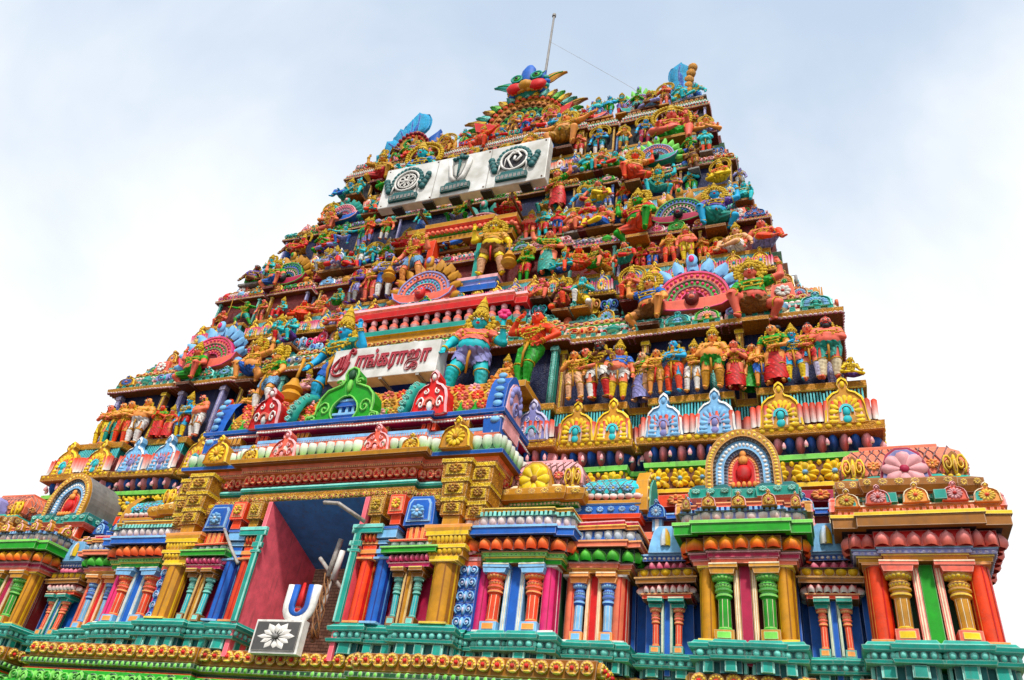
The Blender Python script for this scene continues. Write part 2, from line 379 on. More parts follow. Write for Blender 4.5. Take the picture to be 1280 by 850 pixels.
def sweep(mb, path, prof, cols):
    for k in range(len(prof)-1):
        a = offs(path, prof[k][0]); b = offs(path, prof[k+1][0]); za, zb = prof[k][1], prof[k+1][1]
        c = K[cols[k % len(cols)]]
        V = []; F = []
        for i in range(len(path)-1):
            o = len(V); V += [a[i]+(za,), a[i+1]+(za,), b[i+1]+(zb,), b[i]+(zb,)]; F.append((o, o+1, o+2, o+3))
        mb.raw(V, F, c)
def along(path, d, minlen=.0):
    P = offs(path, d)
    for i in range(len(P)-1):
        (x0, y0), (x1, y1) = P[i], P[i+1]; l = math.hypot(x1-x0, y1-y0)
        if l < max(minlen, 1e-4): continue
        tx, ty = (x1-x0)/l, (y1-y0)/l
        yield x0, y0, tx, ty, l, atan2(ty, tx)
def row(mb, path, d, z, t, sp, h, pal, dep=1, wide=1., sub=True, front=False, pals=None):
    """repeat template t (unit width) along the course; pal may cycle with pals"""
    q = 0
    for x0, y0, tx, ty, l, rot in along(path, d, sp*.45):
        if front and abs(rot) > .1: continue
        n = max(1, round(l/sp)); w = l/n
        for k in range(n):
            s = (k+.5)*w; mb.put(t, (x0+tx*s, y0+ty*s, z+JR.uniform(-.02, .02)*h), rot+JR.uniform(-.05, .05), (w*wide*JR.uniform(.92, 1.05), dep*JR.uniform(.85, 1.15), h*JR.uniform(.93, 1.05)), pals[q % len(pals)] if pals else pal); q += 1
def spots(path, d, n_per=None, sp=1.0, minlen=.5):
    for x0, y0, tx, ty, l, rot in along(path, d, minlen):
        n = max(1, round(l/sp))
        for k in range(n):
            s = (k+.5)*l/n; yield x0+tx*s, y0+ty*s, rot
def simple_mat(name, c1, c2, scale, rough=.85, brick=None, bump=.4):
    m, N, L, b = nt(name); tc = N.new('ShaderNodeTexCoord'); n = N.new('ShaderNodeTexNoise'); n.inputs['Scale'].default_value = scale; n.inputs['Detail'].default_value = 8
    L.new(tc.outputs['Object'], n.inputs['Vector']); r = N.new('ShaderNodeValToRGB'); r.color_ramp.elements[0].position = .35; r.color_ramp.elements[1].position = .68
    r.color_ramp.elements[0].color = c1+(1,); r.color_ramp.elements[1].color = c2+(1,); L.new(n.outputs['Fac'], r.inputs[0])
    col = r.outputs[0]; h = n.outputs['Fac']
    if brick:
        sx = N.new('ShaderNodeSeparateXYZ'); cx = N.new('ShaderNodeCombineXYZ'); L.new(tc.outputs['Object'], sx.inputs[0]); ad = N.new('ShaderNodeMath'); L.new(sx.outputs[0], ad.inputs[0]); L.new(sx.outputs[1], ad.inputs[1])
        L.new(ad.outputs[0], cx.inputs[0]); L.new(sx.outputs[2], cx.inputs[1])
        bt = N.new('ShaderNodeTexBrick'); bt.inputs['Scale'].default_value = brick; bt.inputs['Mortar Size'].default_value = .02; L.new(cx.outputs[0], bt.inputs['Vector'])
        L.new(col, bt.inputs['Color1']); bt.inputs['Color2'].default_value = c1+(1,); bt.inputs['Mortar'].default_value = tuple(v*.35 for v in c1)+(1,); col = bt.outputs['Color']; h = bt.outputs['Color']
    L.new(col, b.inputs['Base Color']); b.inputs['Roughness'].default_value = rough; bp = N.new('ShaderNodeBump'); bp.inputs['Strength'].default_value = bump; bp.inputs['Distance'].default_value = .05
    L.new(h, bp.inputs['Height']); L.new(bp.outputs[0], b.inputs['Normal']); return m
tower = empty('temple_tower', (XC, 0, 0))
tag(tower, 'tall stepped temple gateway tower with many painted tiers of carved stucco', 'temple tower')
def U(u): return XC+u
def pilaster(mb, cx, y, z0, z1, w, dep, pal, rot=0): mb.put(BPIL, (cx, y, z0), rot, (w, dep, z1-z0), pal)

# ---------------------------------------------------------------- pavilions of the base storey
def plinth(par, path, z0, z1, loc):
    m = MB(); h = z1-z0
    sweep(m, path, [(-.02, z0), (-.02, z0+h*.38), (.12, z0+h*.38), (.14, z0+h*.48), (.04, z0+h*.52), (.04, z0+h*.72), (.14, z0+h*.74), (.16, z0+h*.86), (.1, z0+h*.9), (.06, z0+h), (-.45, z0+h)],
          ['teal_d', 'teal_l', 'teal', 'teal', 'teal_d', 'teal_l', 'teal', 'teal_l', 'teal', 'teal'])
    row(m, path, .05, z0+h*.62, BEAD, .17, .13, ('teal_l',), .12, .75)
    row(m, path, -.01, z0+.02, DENT, .42, h*.34, ('teal',), .16, .7)
    row(m, path, .0, z0+.02, DENT, .42, h*.34, ('teal_l',), .1, .86)
    return m.build('plinth', par, 'enamel', loc)
def colbay(par, cx, yf, w, z0, z1, centre, frame, col, cap, pil, back, pilw, loc, slit=True, edge='cream'):
    """a bay: outer pilasters, two small columns in L-shaped frames and a flat centre pilaster"""
    h = z1-z0; m = MB()
    cs = (w/2-pilw)                                   # half width left for the inner pair
    m.box(cx-w/2, cx+w/2, yf+.3, yf+.36, z0, z1, back)
    m.box(cx-w*.055, cx+w*.055, yf+.0, yf+.3, z0-.4, z1, centre)
    for s in (-1, 1):
        fx = cx+s*w*.062; a, b = sorted((fx, fx+s*.055*w))
        m.box(a, b, yf-.04, yf+.28, z0, z1, frame); m.box(a+.012*w, b-.012*w, yf-.055, yf-.035, z0+.03, z1-.02, edge)
        m.box(a+.024*w, b-.024*w, yf-.062, yf-.05, z0+.03, z1-.02, frame)
        a, b = sorted((fx, cx+s*w*.37)); m.box(a, b, yf-.24, yf+.28, z1-.09, z1, frame); m.box(a, b, yf-.25, yf-.235, z1-.03, z1-.01, edge)
    m.build('niche_frame', par, 'enamel', loc)
    for s in (-1, 1):
        c = MB(); x = cx+s*w*.232; cw = min(.2*w, .37)
        c.put(SCOL, (x, yf+.02, z0), 0, (cw, cw, h-.1), (col, cap[2] if len(cap) > 2 else 'cream', cap[0], cap[1], frame, frame)); c.build('small_column', par, 'enamel', (x, yf, z0))
        if pil:
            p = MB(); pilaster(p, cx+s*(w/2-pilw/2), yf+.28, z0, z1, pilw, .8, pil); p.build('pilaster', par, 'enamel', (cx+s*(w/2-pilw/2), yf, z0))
def entab(par, path, z, spec, loc):
    """spec: list of (kind, height, off, colours) stacked upwards"""
    m = MB(); names = {}
    pz = z; po = spec[0][2]
    sweep(m, path, [(-.4, z), (po, z)], ['ochre'])
    for kind, h, off, cl in spec:
        if kind == 'band':      # plain fascia with a light lip
            sweep(m, path, [(po, pz), (off, pz), (off, pz+h*.72), (off+.03, pz+h*.74), (off+.03, pz+h), (off-.02, pz+h)], [cl[0], cl[0], cl[0], cl[1], cl[1]])
            if len(cl) > 2: row(m, path, off+.0, pz+h*.36, BEAD, .1, h*.4, (cl[2],), .05, .7)
        elif kind == 'petals':
            sweep(m, path, [(po, pz), (off-.1, pz), (off-.1, pz+h), (off, pz+h)], ['dark', cl[2] if len(cl) > 2 else 'maroon'])
            row(m, path, off-.1, pz+.01, PETAL, .27 if len(cl) < 4 else cl[3], h*.95, (cl[0], cl[1]), .5, 1.02)
        elif kind == 'hang':
            sweep(m, path, [(po, pz), (off-.1, pz), (off-.1, pz+h), (off, pz+h)], ['dark', cl[2] if len(cl) > 2 else 'lilac'])
            row(m, path, off-.1, pz, PETALH, .22, h*.96, (cl[0], cl[1]), .35, .94)
        elif kind == 'teeth':
            sweep(m, path, [(po, pz), (off-.04, pz), (off-.04, pz+h), (off, pz+h)], [cl[1]])
            row(m, path, off-.035, pz, DENT, .11, h, (cl[0],), .1, .9)
        po, pz = off, pz+h
    sweep(m, path, [(po, pz), (-.5, pz)], ['ochre'])
    m.build('lotus_cornice', par, 'enamel', loc); return pz
def arcade(par, cx, y, w, z0, z1, cols, back, loc, n=4):
    m = MB(); m.box(cx-w/2+.05, cx+w/2-.05, y+.12, y+1.0, z0, z1, back)
    for k in range(n):
        x = cx-w/2+.12+(w-.24)*k/(n-1); c = cols[min(k, n-1-k) % len(cols)]
        m.box(x-.1, x+.1, y, y+.2, z0, z1, c); m.box(x-.045, x-.005, y-.012, y+.0, z0, z1, 'cream'); m.box(x+.04, x+.07, y-.012, y+.0, z0, z1, 'white')
    m.build('arcade', par, 'enamel', loc)
def lattice_roof(par, cx, y, w, z0, h, dep, cols, loc, barrel=False, ends='gold'):
    """bulging roof with raised diagonal ribs"""
    m = MB(); n = 10; prof = [(0, 0), (.09, .12), (.1, .35), (.02, .62), (-.18, .85), (-.45, 1)]
    path = plan([(w/2, 0)], y, w/2, y+dep, cx-XC)
    for k in range(len(prof)-1): sweep(m, path, [(prof[k][0], z0+prof[k][1]*h), (prof[k+1][0], z0+prof[k+1][1]*h)], [cols[0]])
    m.box(cx-w/2+.3, cx+w/2-.3, y+.3, y+dep, z0+h*.9, z0+h, cols[0])
    for x0, y0, tx, ty, l, rot in along(path, 0):
        nn = max(2, round(l/.33)); s0 = l/nn
        for k in range(nn*2):
            for sg in (-1, 1):
                P = []
                for (o, zz) in prof[:5]:
                    s = (k*.5+.0)*s0+sg*zz*s0*1.3
                    if s < 0 or s > l: continue
                    nx, ny = ty, -tx
                    e = o+.015
                    P.append((x0+tx*s+nx*e, y0+ty*s+ny*e, z0+zz*h))
                if len(P) > 1: t = T(); tube(t, P, .016, 0, 4); m.put(t, (0, 0, 0), 0, 1, (cols[1],))
        for k in range(nn):
            m.put(FLOWER, (x0+tx*(k+.5)*s0+ty*.1, y0+ty*(k+.5)*s0-tx*.1, z0+h*.33), rot, (.26, .4, .2), (cols[2], 'gold_l'))
    m.build('lattice_roof', par, 'enamel', loc)
def horseshoe(par, cx, y, w, z0, h, dep, rings, core, side, loc, name='horseshoe_gable', flat=False):
    """deep barrel gable facing the front, with concentric rings of relief"""
    m = MB(); t = T(); N = 18
    A = [pi*i/N for i in range(N+1)]
    def pt(r, a): return (r*cos(a)*(1 if sin(a) > .02 else 1.0), max(0, r*sin(a)))
    def outline(r): 
        b = [(r, -.55)]+[(r*cos(a), r*sin(a)*1.02) for a in A]+[(-r, -.55)]
        return [(x*w/2, (z+.55)/1.57*h) for x, z in b]
    P = outline(1); V = [(x, y_, z) for x, z in P for y_ in (0, dep)]
    t.add(V, [(2*i, 2*i+2, 2*i+3, 2*i+1)[::-1] for i in range(len(P)-1)], 0)
    m.put(t, (cx, y, z0), 0, 1, (side,))
    r1 = 1.0; yy = -.0
    for i, (dr, c1, c2) in enumerate(rings):
        r0 = r1-dr; t = T(); Pa, Pb = outline(r1), outline(r0); yo = -.1+.05*i
        V = []
        for (xa, za), (xb, zb) in zip(Pa, Pb):
            zb = max(zb, 0); V += [(xa, .02+.05*i, za), (xa, yo, za), (xb, yo, zb), (xb, yo+.12, zb)]
        F = [(4*k+j, 4*k+j+1, 4*k+5+j, 4*k+4+j) for k in range(len(Pa)-1) for j in range(3)]
        t.add(V, F, 0); m.put(t, (cx, y, z0), 0, 1, (c1,))
        Pm = outline((r1+r0)/2); L = 0
        for k in range(len(Pm)-1):
            (xa, za), (xb, zb) = Pm[k], Pm[k+1]; l = math.hypot(xb-xa, zb-za); n = max(1, round(l/.09))
            for q in range(n):
                s = (q+.5)/n; m.put(BEAD, (cx+xa+(xb-xa)*s, y+yo, z0+za+(zb-za)*s), 0, (.06+.03*abs(zb-za)/l, .05, .06+.03*abs(xb-xa)/l), (c2,))
        r1 = r0
    P = outline(r1); t = T(); extr(t, [(x, z) for x, z in P], .06, .1, 0); m.put(t, (cx, y, z0), 0, 1, (core,))
    # little relief image inside
    t = T(); sphere(t, (0, 0, .3*h), (w*.11, .08, h*.14), 0); sphere(t, (0, -.02, .5*h), (w*.07, .07, h*.07), 1); sphere(t, (0, 0, .6*h), (w*.05, .06, h*.06), 1)
    for k in range(5): sphere(t, ((k-2)*w*.07, -.02, .1*h), (w*.03, .05, h*.05), 1)
    m.put(t, (cx, y+.03, z0), 0, 1, (core, 'orange_l'))
    return m.build(name, par, 'enamel', loc)

def pavilion(u, w, yf, z0, zc, style, side):
    """a kiosk of the base storey; every part a sub-part of the pavilion"""
    cx = U(u); loc = (cx, yf, z0)
    par = empty('pavilion', loc, 0, tower)
    S = STY[style]
    path = plan([(w*.3, .1), (w/2, 0)], yf, w/2, yf+1.8, u)
    ppath = plan([(w*.055, -.35), (w*.3, .16), (w/2+.02, .06)], yf, w/2+.02, yf+1.6, u)
    plinth(par, ppath, z0, zc[0], loc)
    colbay(par, cx, yf, w, zc[0], zc[1], S['centre'], S['frame'], S['col'], S['cap'], S['pil'], S['back'], w*S.get('pw', .17), loc)
    m = MB(); m.box(cx-w/2+.02, cx+w/2-.02, yf+.36, yf+1.8, z0, zc[1], S['back']); m.build('wall', par, 'enamel', loc)
    zt = entab(par, path, zc[1], S['ent'], loc)
    return par, cx, path, zt, loc
STY = {
 'pink': dict(centre='blue', frame='blue_l', col='orange', cap=('orange', 'orange_l'), pil=('pink', 'white', 'magenta'), back='green_d', pw=.2,
    ent=[('band', .13, .1, ('green', 'gold_l')), ('band', .1, .16, ('green_l', 'orange_l', 'green')), ('petals', .29, .34, ('orange', 'orange_l', 'maroon')), ('band', .2, .42, ('blue', 'blue_l')), ('hang', .24, .4, ('white', 'pink_l', 'lilac')), ('teeth', .11, .34, ('teal_l', 'teal')), ('band', .1, .3, ('gold', 'gold_l'))]),
 'red': dict(centre='red', frame='orange_l', col='blue_l', cap=('blue', 'blue_l'), pil=('salmon', 'white', 'red'), back='maroon', pw=.25,
    ent=[('band', .1, .06, ('gold', 'gold_l')), ('band', .1, .12, ('salmon', 'pink_l')), ('petals', .27, .28, ('green', 'green_l', 'green_d')), ('band', .13, .34, ('salmon', 'orange_l')), ('hang', .24, .32, ('white', 'blue_l', 'blue')), ('band', .1, .28, ('orange_l', 'gold_l')), ('band', .1, .24, ('pink', 'pink_l'))]),
 'gold': dict(centre='magenta', frame='gold', col='green', cap=('green', 'green_l'), pil=('gold', 'gold_l', 'ochre'), back='maroon', pw=.2,
    ent=[('band', .1, .08, ('salmon', 'pink_l')), ('band', .12, .14, ('magenta', 'pink_l')), ('petals', .28, .3, ('orange', 'gold_l', 'ochre')), ('band', .25, .4, ('green', 'green_l')), ('hang', .22, .34, ('white', 'rose', 'lilac')), ('teeth', .09, .3, ('blue_l', 'blue')), ('band', .1, .28, ('salmon', 'orange_l'))]),
 'orange': dict(centre='green', frame='rose', col='gold', cap=('gold', 'gold_l'), pil=('orange', 'orange_l', 'red'), back='green_d', pw=.2,
    ent=[('band', .12, .06, ('gold', 'gold_l')), ('band', .1, .13, ('lilac', 'blue_l', 'lilac_l')), ('petals', .3, .28, ('rose', 'pink_l', 'red')), ('band', .26, .42, ('ochre', 'gold_l')), ('teeth', .1, .36, ('salmon', 'orange_l')), ('band', .1, .3, ('orange_l', 'cream'))]),
}
ZP, ZB, ZT = 3.64, 4.28, 5.66
def top_kiosk(par, cx, y, w, z0, loc, cols, eave, roof, nasi):
    """small arcade, eave and domed roof standing on a pavilion"""
    arcade(par, cx, y, w*.86, z0-.02, z0+.5, cols, 'maroon', loc)
    path = plan([(w*.26, .1), (w*.46, 0)], y, w*.46, y+1.2, cx-XC); m = MB(); z = z0+.48
    sweep(m, path, [(-.2, z), (.05, z), (.07, z+.08), (.2, z+.08), (.26, z+.2), (.26, z+.34), (.1, z+.44), (.02, z+.52), (-.3, z+.52)], [eave[0], eave[0], eave[1], eave[1], eave[2], eave[2], eave[3], eave[3]])
    row(m, path, .25, z+.27, FLOWER, .3, .13, (eave[4], 'ochre'), .25, .55)
    row(m, path, .06, z+.04, BEAD, .09, .05, ('cream',), .04, .8)
    m.build('eave', par, 'enamel', loc)
    lattice_roof(par, cx, y+.12, w*.92, z+.5, .95, 1.0, roof, loc)
    m = MB(); row(m, plan([(w*.42, 0)], y+.02, w*.42, y+1.0, cx-XC), .04, z+.5, BEAD, .13, .1, (eave[4],), .1, .8); [m.put(SCROLL, (cx+s*w*.4, y+.0, z+.5), 0, (w*.18, .8, .8), ('gold_l', 'gold', 'ochre')) for s in (-1, 1)]; m.build('roof_trim', par, 'enamel', loc)
    m = MB(); k = KUDUS[2]; t = T()
    P = [(-.5, 0), (.5, 0), (.42, .5), (.3, .82), (.12, .95), (-.12, .95), (-.3, .82), (-.42, .5)]
    extr(t, P, -.1, .3, 0); extr(t, [(x*.86, .05+z_*.88) for x, z_ in P], -.13, -.1, 1)
    t.fin(); m.put(t, (cx, y-.14, z+.12), 0, (w*.44, 1, 1.0), nasi); m.put(FLOWER, (cx, y-.28, z+.58), 0, (w*.36, .5, .76), (nasi[2], nasi[3]))
    m.build('nasi_panel', par, 'enamel', loc)
for sd in (-1, 1):
    # blue-and-pink pavilion beside the porch, its red wing, the gold one and the orange corner one
    par, cx, path, zt, loc = pavilion(sd*5.16, 1.86, -1.72, ZP, (ZB, ZT), 'pink', sd)
    tag(par, 'kiosk with pink pilasters and orange columns beside the porch')
    top_kiosk(par, cx, -1.0, 2.1, zt, loc, ('blue', 'rose'), ('green', 'gold', 'gold', 'cream', 'gold_l'), ('pink_l', 'maroon', 'rose'), ('gold', 'gold_l', 'yellow', 'ochre'))
    par, cx, path, zt, loc = pavilion(sd*6.78, 1.32, -1.32, ZP, (ZB-.05, ZT-.05), 'red', sd)
    tag(par, 'narrow wing with salmon pilasters and blue columns')
    arcade(par, cx, -.75, 1.3, zt, zt+.42, ('salmon', 'rose'), 'navy', loc, 3)
    m = MB(); p2 = plan([(.72, 0)], -.8, .72, .6, cx-XC)
    sweep(m, p2, [(-.2, zt+.4), (.1, zt+.4), (.12, zt+.5), (.06, zt+.52), (.06, zt+.75), (.1, zt+.77), (.1, zt+.85), (-.2, zt+.85)], ['orange', 'orange', 'orange_l', 'blue', 'blue_l', 'gold', 'gold'])
    row(m, p2, .06, zt+.64, FLOWER, .24, .13, ('blue_l', 'blue'), .3, .7); row(m, p2, .1, zt+.85, PETALH, .18, .14, ('white', 'orange'), .3)
    m.build('eave', par, 'enamel', loc)
    lattice_roof(par, cx, -.72, 1.3, zt+.98, .62, 1.1, ('aqua', 'teal_d', 'blue_l'), loc)
    # end gable of the barrel roof, facing outwards
    m = MB(); t = T(); P = [(-.6, 0), (.6, 0), (.62, .3), (.5, .75), (.25, 1.05), (0, 1.15), (-.25, 1.05), (-.5, .75), (-.62, .3)]
    extr(t, P, -.1, .1, 0); extr(t, [(x*.7, .1+z*.75) for x, z in P], -.13, -.1, 1); t.fin()
    m.put(t, (cx+sd*.82, -.28, zt+.62), sd*pi/2, (.95, 1.4, 1), ('gold', 'teal'))
    for k in range(10): a = pi*k/9; m.put(BEAD, (cx+sd*.96, -.28-.5*cos(a), zt+.9+.75*sin(a)), 0, (.08, .12, .12), ('gold_l',))
    m.build('end_gable', par, 'enamel', loc)
    par, cx, path, zt, loc = pavilion(sd*9.84, 1.78, -1.7, ZP, (ZB-.06, ZT-.03), 'gold', sd)
    tag(par, 'kiosk with gold pilasters and green columns under a great horseshoe gable')
    arcade(par, cx, -1.05, 1.7, zt, zt+.45, ('orange', 'green'), 'dark', loc)
    m = MB(); p2 = plan([(.4, -.1), (.95, 0)], -1.05, .95, .6, cx-XC)
    sweep(m, p2, [(-.2, zt+.43), (.02, zt+.43), (.04, zt+.52), (.14, zt+.54), (.16, zt+.74), (.04, zt+.88), (-.3, zt+.9)], ['rose', 'rose', 'pink_l', 'teal', 'teal_d', 'teal'])
    row(m, p2, .16, zt+.68, FLOWER, .3, .12, ('teal_l', 'teal'), .3, .6); row(m, path, .34, zt-.14, KUDUS[2], .62, .3, ('gold', 'pink_l', 'gold_l', 'pink'), .5, .55)
    m.build('eave', par, 'enamel', loc)
    horseshoe(par, cx, -1.08, 1.56, zt+.72, 1.42, 1.5, [(.2, 'gold', 'gold_l'), (.06, 'dark', 'dark'), (.22, 'blue_l', 'white'), (.1, 'navy', 'navy'), (.12, 'orange', 'orange_l')], 'red', 'grey', loc)
    par, cx, path, zt, loc = pavilion(sd*12.95, 2.06, -1.7, ZP, (ZB-.02, ZT), 'orange', sd)
    tag(par, 'corner kiosk with orange pilasters and gold columns')
    for i, (x_, y_, r_) in enumerate(spots(path, .34, sp=.7, minlen=.3)): m = MB(); m.put(KUDUS[2], (x_, y_, zt-.02), r_, (.44, .6, .34), (('rose', 'pink_l', 'pink_l', 'red'), ('orange_l', 'cream', 'gold_l', 'orange'))[i % 2]); m.build('small_kudu', par, 'enamel', loc)
    m = MB(); row(m, path, .2, zt, DENT, .7, .18, ('teal',), .5, .4); m.build('teal_blocks', par, 'enamel', loc)
    top_kiosk(par, cx, -1.0, 2.3, zt+.05, loc, ('gold', 'orange'), ('teal', 'ochre', 'ochre', 'teal', 'gold_l'), ('salmon', 'maroon', 'orange_l'), ('lilac', 'magenta', 'lilac_l', 'pink') if sd < 0 else ('magenta', 'lilac', 'pink_l', 'magenta'))
    # narrow aedicules in the recesses
    for u0, w, c in ((8.25, .98, 'blue'), (11.34, .9, 'blue')):
        cx = U(sd*u0); loc = (cx, -1.2, ZP); par = empty('aedicule', loc, 0, tower); tag(par, 'narrow niche of two orange columns with teal frames')
        z0, z1 = 4.1, 5.15
        plinth(par, plan([(.06, -.25), (w/2, .0)], -1.2, w/2, -.6, sd*u0), ZP, z0, loc)
        colbay(par, cx, -1.2, w, z0, z1, 'blue', 'teal', 'orange', ('orange', 'orange_l'), None, c, .02, loc)
        p2 = plan([(w/2-.1, 0)], -1.2, w/2-.1, -.6, sd*u0)
        z = entab(par, p2, z1, [('band', .1, .1, ('orange', 'orange_l')), ('petals', .17, .18, ('white', 'red', 'red', .14)), ('band', .12, .22, ('ochre', 'gold')), ('hang', .16, .26, ('gold_l', 'gold', 'ochre')), ('petals', .2, .1, ('pink', 'pink_l', 'magenta', .16)), ('band', .14, .1, ('blue', 'blue_l', 'white'))], loc)
        m = MB(); t = T(); P = [(-.5, 0), (.5, 0), (.46, .3), (.36, .75), (.2, .95), (-.2, .95), (-.36, .75), (-.46, .3)]
        extr(t, P, -.2, .3, 0); t.fin(); m.put(t, (cx, -1.2, z), 0, (.72, 1, .6), ('blue_l',))
        for k in range(9): a = .3+(pi-.6)*k/8; m.put(PETAL, (cx+.05*cos(a), -1.42, z+.12+.04*sin(a)), 0, (.13, .3, .36), ('white', 'blue_l') if k > 3 else ('yellow', 'gold'))
        m.build('shell_dome', par, 'enamel', loc)
        # twin blue posts with wheel caps above
        m = MB(); yb = -.55
        m.box(cx-.75, cx+.75, yb, yb+.3, 6.7, 6.86, 'salmon'); m.box(cx-.7, cx+.7, yb+.1, yb+.4, 6.86, 7.3, 'maroon')
        for s in (-1, 1):
            m.box(cx+s*.34-.11, cx+s*.34+.11, yb-.05, yb+.2, 6.86, 7.2, 'blue_l'); m.box(cx+s*.34-.04, cx+s*.34+.04, yb-.07, yb, 6.86, 7.2, 'white')
            m.put(KUDUS[2], (cx+s*.34, yb-.08, 7.14), 0, (.42, .6, .4), ('blue', 'blue_l', 'blue_l', 'white'))
        m.box(cx-.8, cx+.8, yb-.02, yb+.3, 7.16, 7.28, 'blue'); m.box(cx-.8, cx+.8, yb-.04, yb-.01, 7.25, 7.28, 'blue_l')
        m.box(cx-.42, cx+.42, yb+.3, yb+.6, 7.58, 7.86, 'orange' if u0 < 9 else 'magenta'); m.put(FLOWER, (cx, yb+.28, 7.72), 0, (.4, .5, .24), ('orange_l', 'red'))
        m.build('post_screen', par, 'enamel', loc)

# ---------------------------------------------------------------- body of the base storey and the first eave
m = MB()
P0 = plan([(4.2, 1.2), (6.2, 1.0), (7.5, .7), (8.95, .55), (10.75, 1.0), (11.85, .55), (13.95, 1.0)], 0, 13.95, 7.0)
k0 = [i for i in range(len(P0)-1) if abs(P0[i][0]-P0[i+1][0]) > 8][0]
for q in (P0[:k0+1], P0[k0+1:]): m = MB(); sweep(m, q, [(0, 3.2), (0, ZT)], ['blue']); sweep(m, q, [(0, ZT), (0, 6.6), (-.3, 6.6)], ['maroon', 'salmon']); m.build('storey_wall', tower)
P1B = [(5.0, .5), (6.9, .25), (7.5, -.1), (9.6, .3), (10.15, -.1), (12.6, .35)]
BT = P1B
m = MB(); Pf = plan(BT, .45, 12.6, 8)
sweep(m, Pf, [(-.3, 6.5), (-.3, 7.95), (-.05, 8.05), (.06, 8.08), (.06, 8.18), (0, 8.2), (0, 8.72), (.08, 8.74), (.1, 8.86), (-.05, 8.88), (-.05, 9.3)], ['maroon', 'gold', 'gold', 'gold_l', 'gold', 'brown', 'green', 'green_l', 'green', 'navy'])
m.build('frieze_wall', tower)
m = MB(); row(m, Pf, .01, 8.44, FLOWER, .58, .48, ('gold_l', 'blue_l'), .9, .95); row(m, Pf, .02, 8.2, PETAL, .29, .16, ('gold_l', 'gold'), .4, .5); row(m, Pf, .02, 8.6, PETALH, .19, .12, ('gold_l',), .3, .6); m.build('flower_frieze', tower)
m = MB(); row(m, Pf, -.03, 8.88, PETALH, .235, .44, None, 1.1, .96, pals=[('pink_l', 'red'), ('blue', 'navy')]); row(m, Pf, .17, 8.98, BUD, .47, .2, ('pink_l', 'white'), .2, .3); m.build('bracket_row', tower)
m = MB()
def eave(k, ze, zf, Y0, W, blocks, tint, kstyle, s=1.0, kcols=None):
    path = plan(blocks, Y0, W, Y0+7); m = MB(); h = zf-ze
    sweep(m, path, [(-1.1, ze+.02), (.2*s, ze), (.24*s, ze+.02), (.26*s, ze+.15*h), (.2*s, ze+.16*h)], ['ochre', 'gold', 'gold', 'gold_l'])
    sweep(m, path, [(.2*s, ze+.16*h), (.14*s, ze+.2*h), (-.02*s, ze+.6*h), (-.1*s, ze+.62*h)], ['gold', 'maroon', 'ochre'])
    sweep(m, path, [(-.1*s, ze+.5*h), (-.16*s, ze+.86*h), (.0, ze+.86*h), (.02, ze+.88*h), (.02, zf), (-1.2, zf)], ['teal', 'gold', 'gold_l', 'gold', tint])
    m.build('eave', tower, 'worn')
    m = MB(); row(m, path, .17*s, ze+.17*h, TONGUE, .15*s, .36*h, ('orange' if k == 1 else tint, 'white'), .4, 1.0, front=True); row(m, path, -.06*s, ze+.52*h, DENT, .075*s, .34*h, ('aqua',), .08, .8, front=True)
    row(m, path, .22*s, ze+.1*h, BEAD, .2*s, .1*h, ('gold_l',), .1, .8); m.build('tongue_frieze', tower)
    i = 0
    for x, y, rot in spots(path, .2*s, sp=1.25*s, minlen=.75*s):
        if abs(rot) > .1: continue
        u = abs(x-XC); st, pal = kstyle(u, i); i += 1
        q = MB(); q.put(KUDUS[st], (x, y+.05, ze+.12*h), 0, (.98*s, .7, h*.8), pal); q.build('kudu_arch', tower, 'enamel', (x, y, ze))
    return path
def kst(u, i):
    if u > 10: return 0, ('gold', 'gold_l', 'gold_l', 'aqua')
    if u > 7.4: return 0, ('blue_l', 'white', 'blue_l', 'lilac')
    if u > 5: return 0, ('gold', 'gold_l', 'gold_l', 'aqua')
    return 1, ('lilac', 'lilac_l', 'lilac_l', 'aqua')
E1 = eave(1, 9.27, 10.72, .4, 12.6, BT, 'orange', kst)

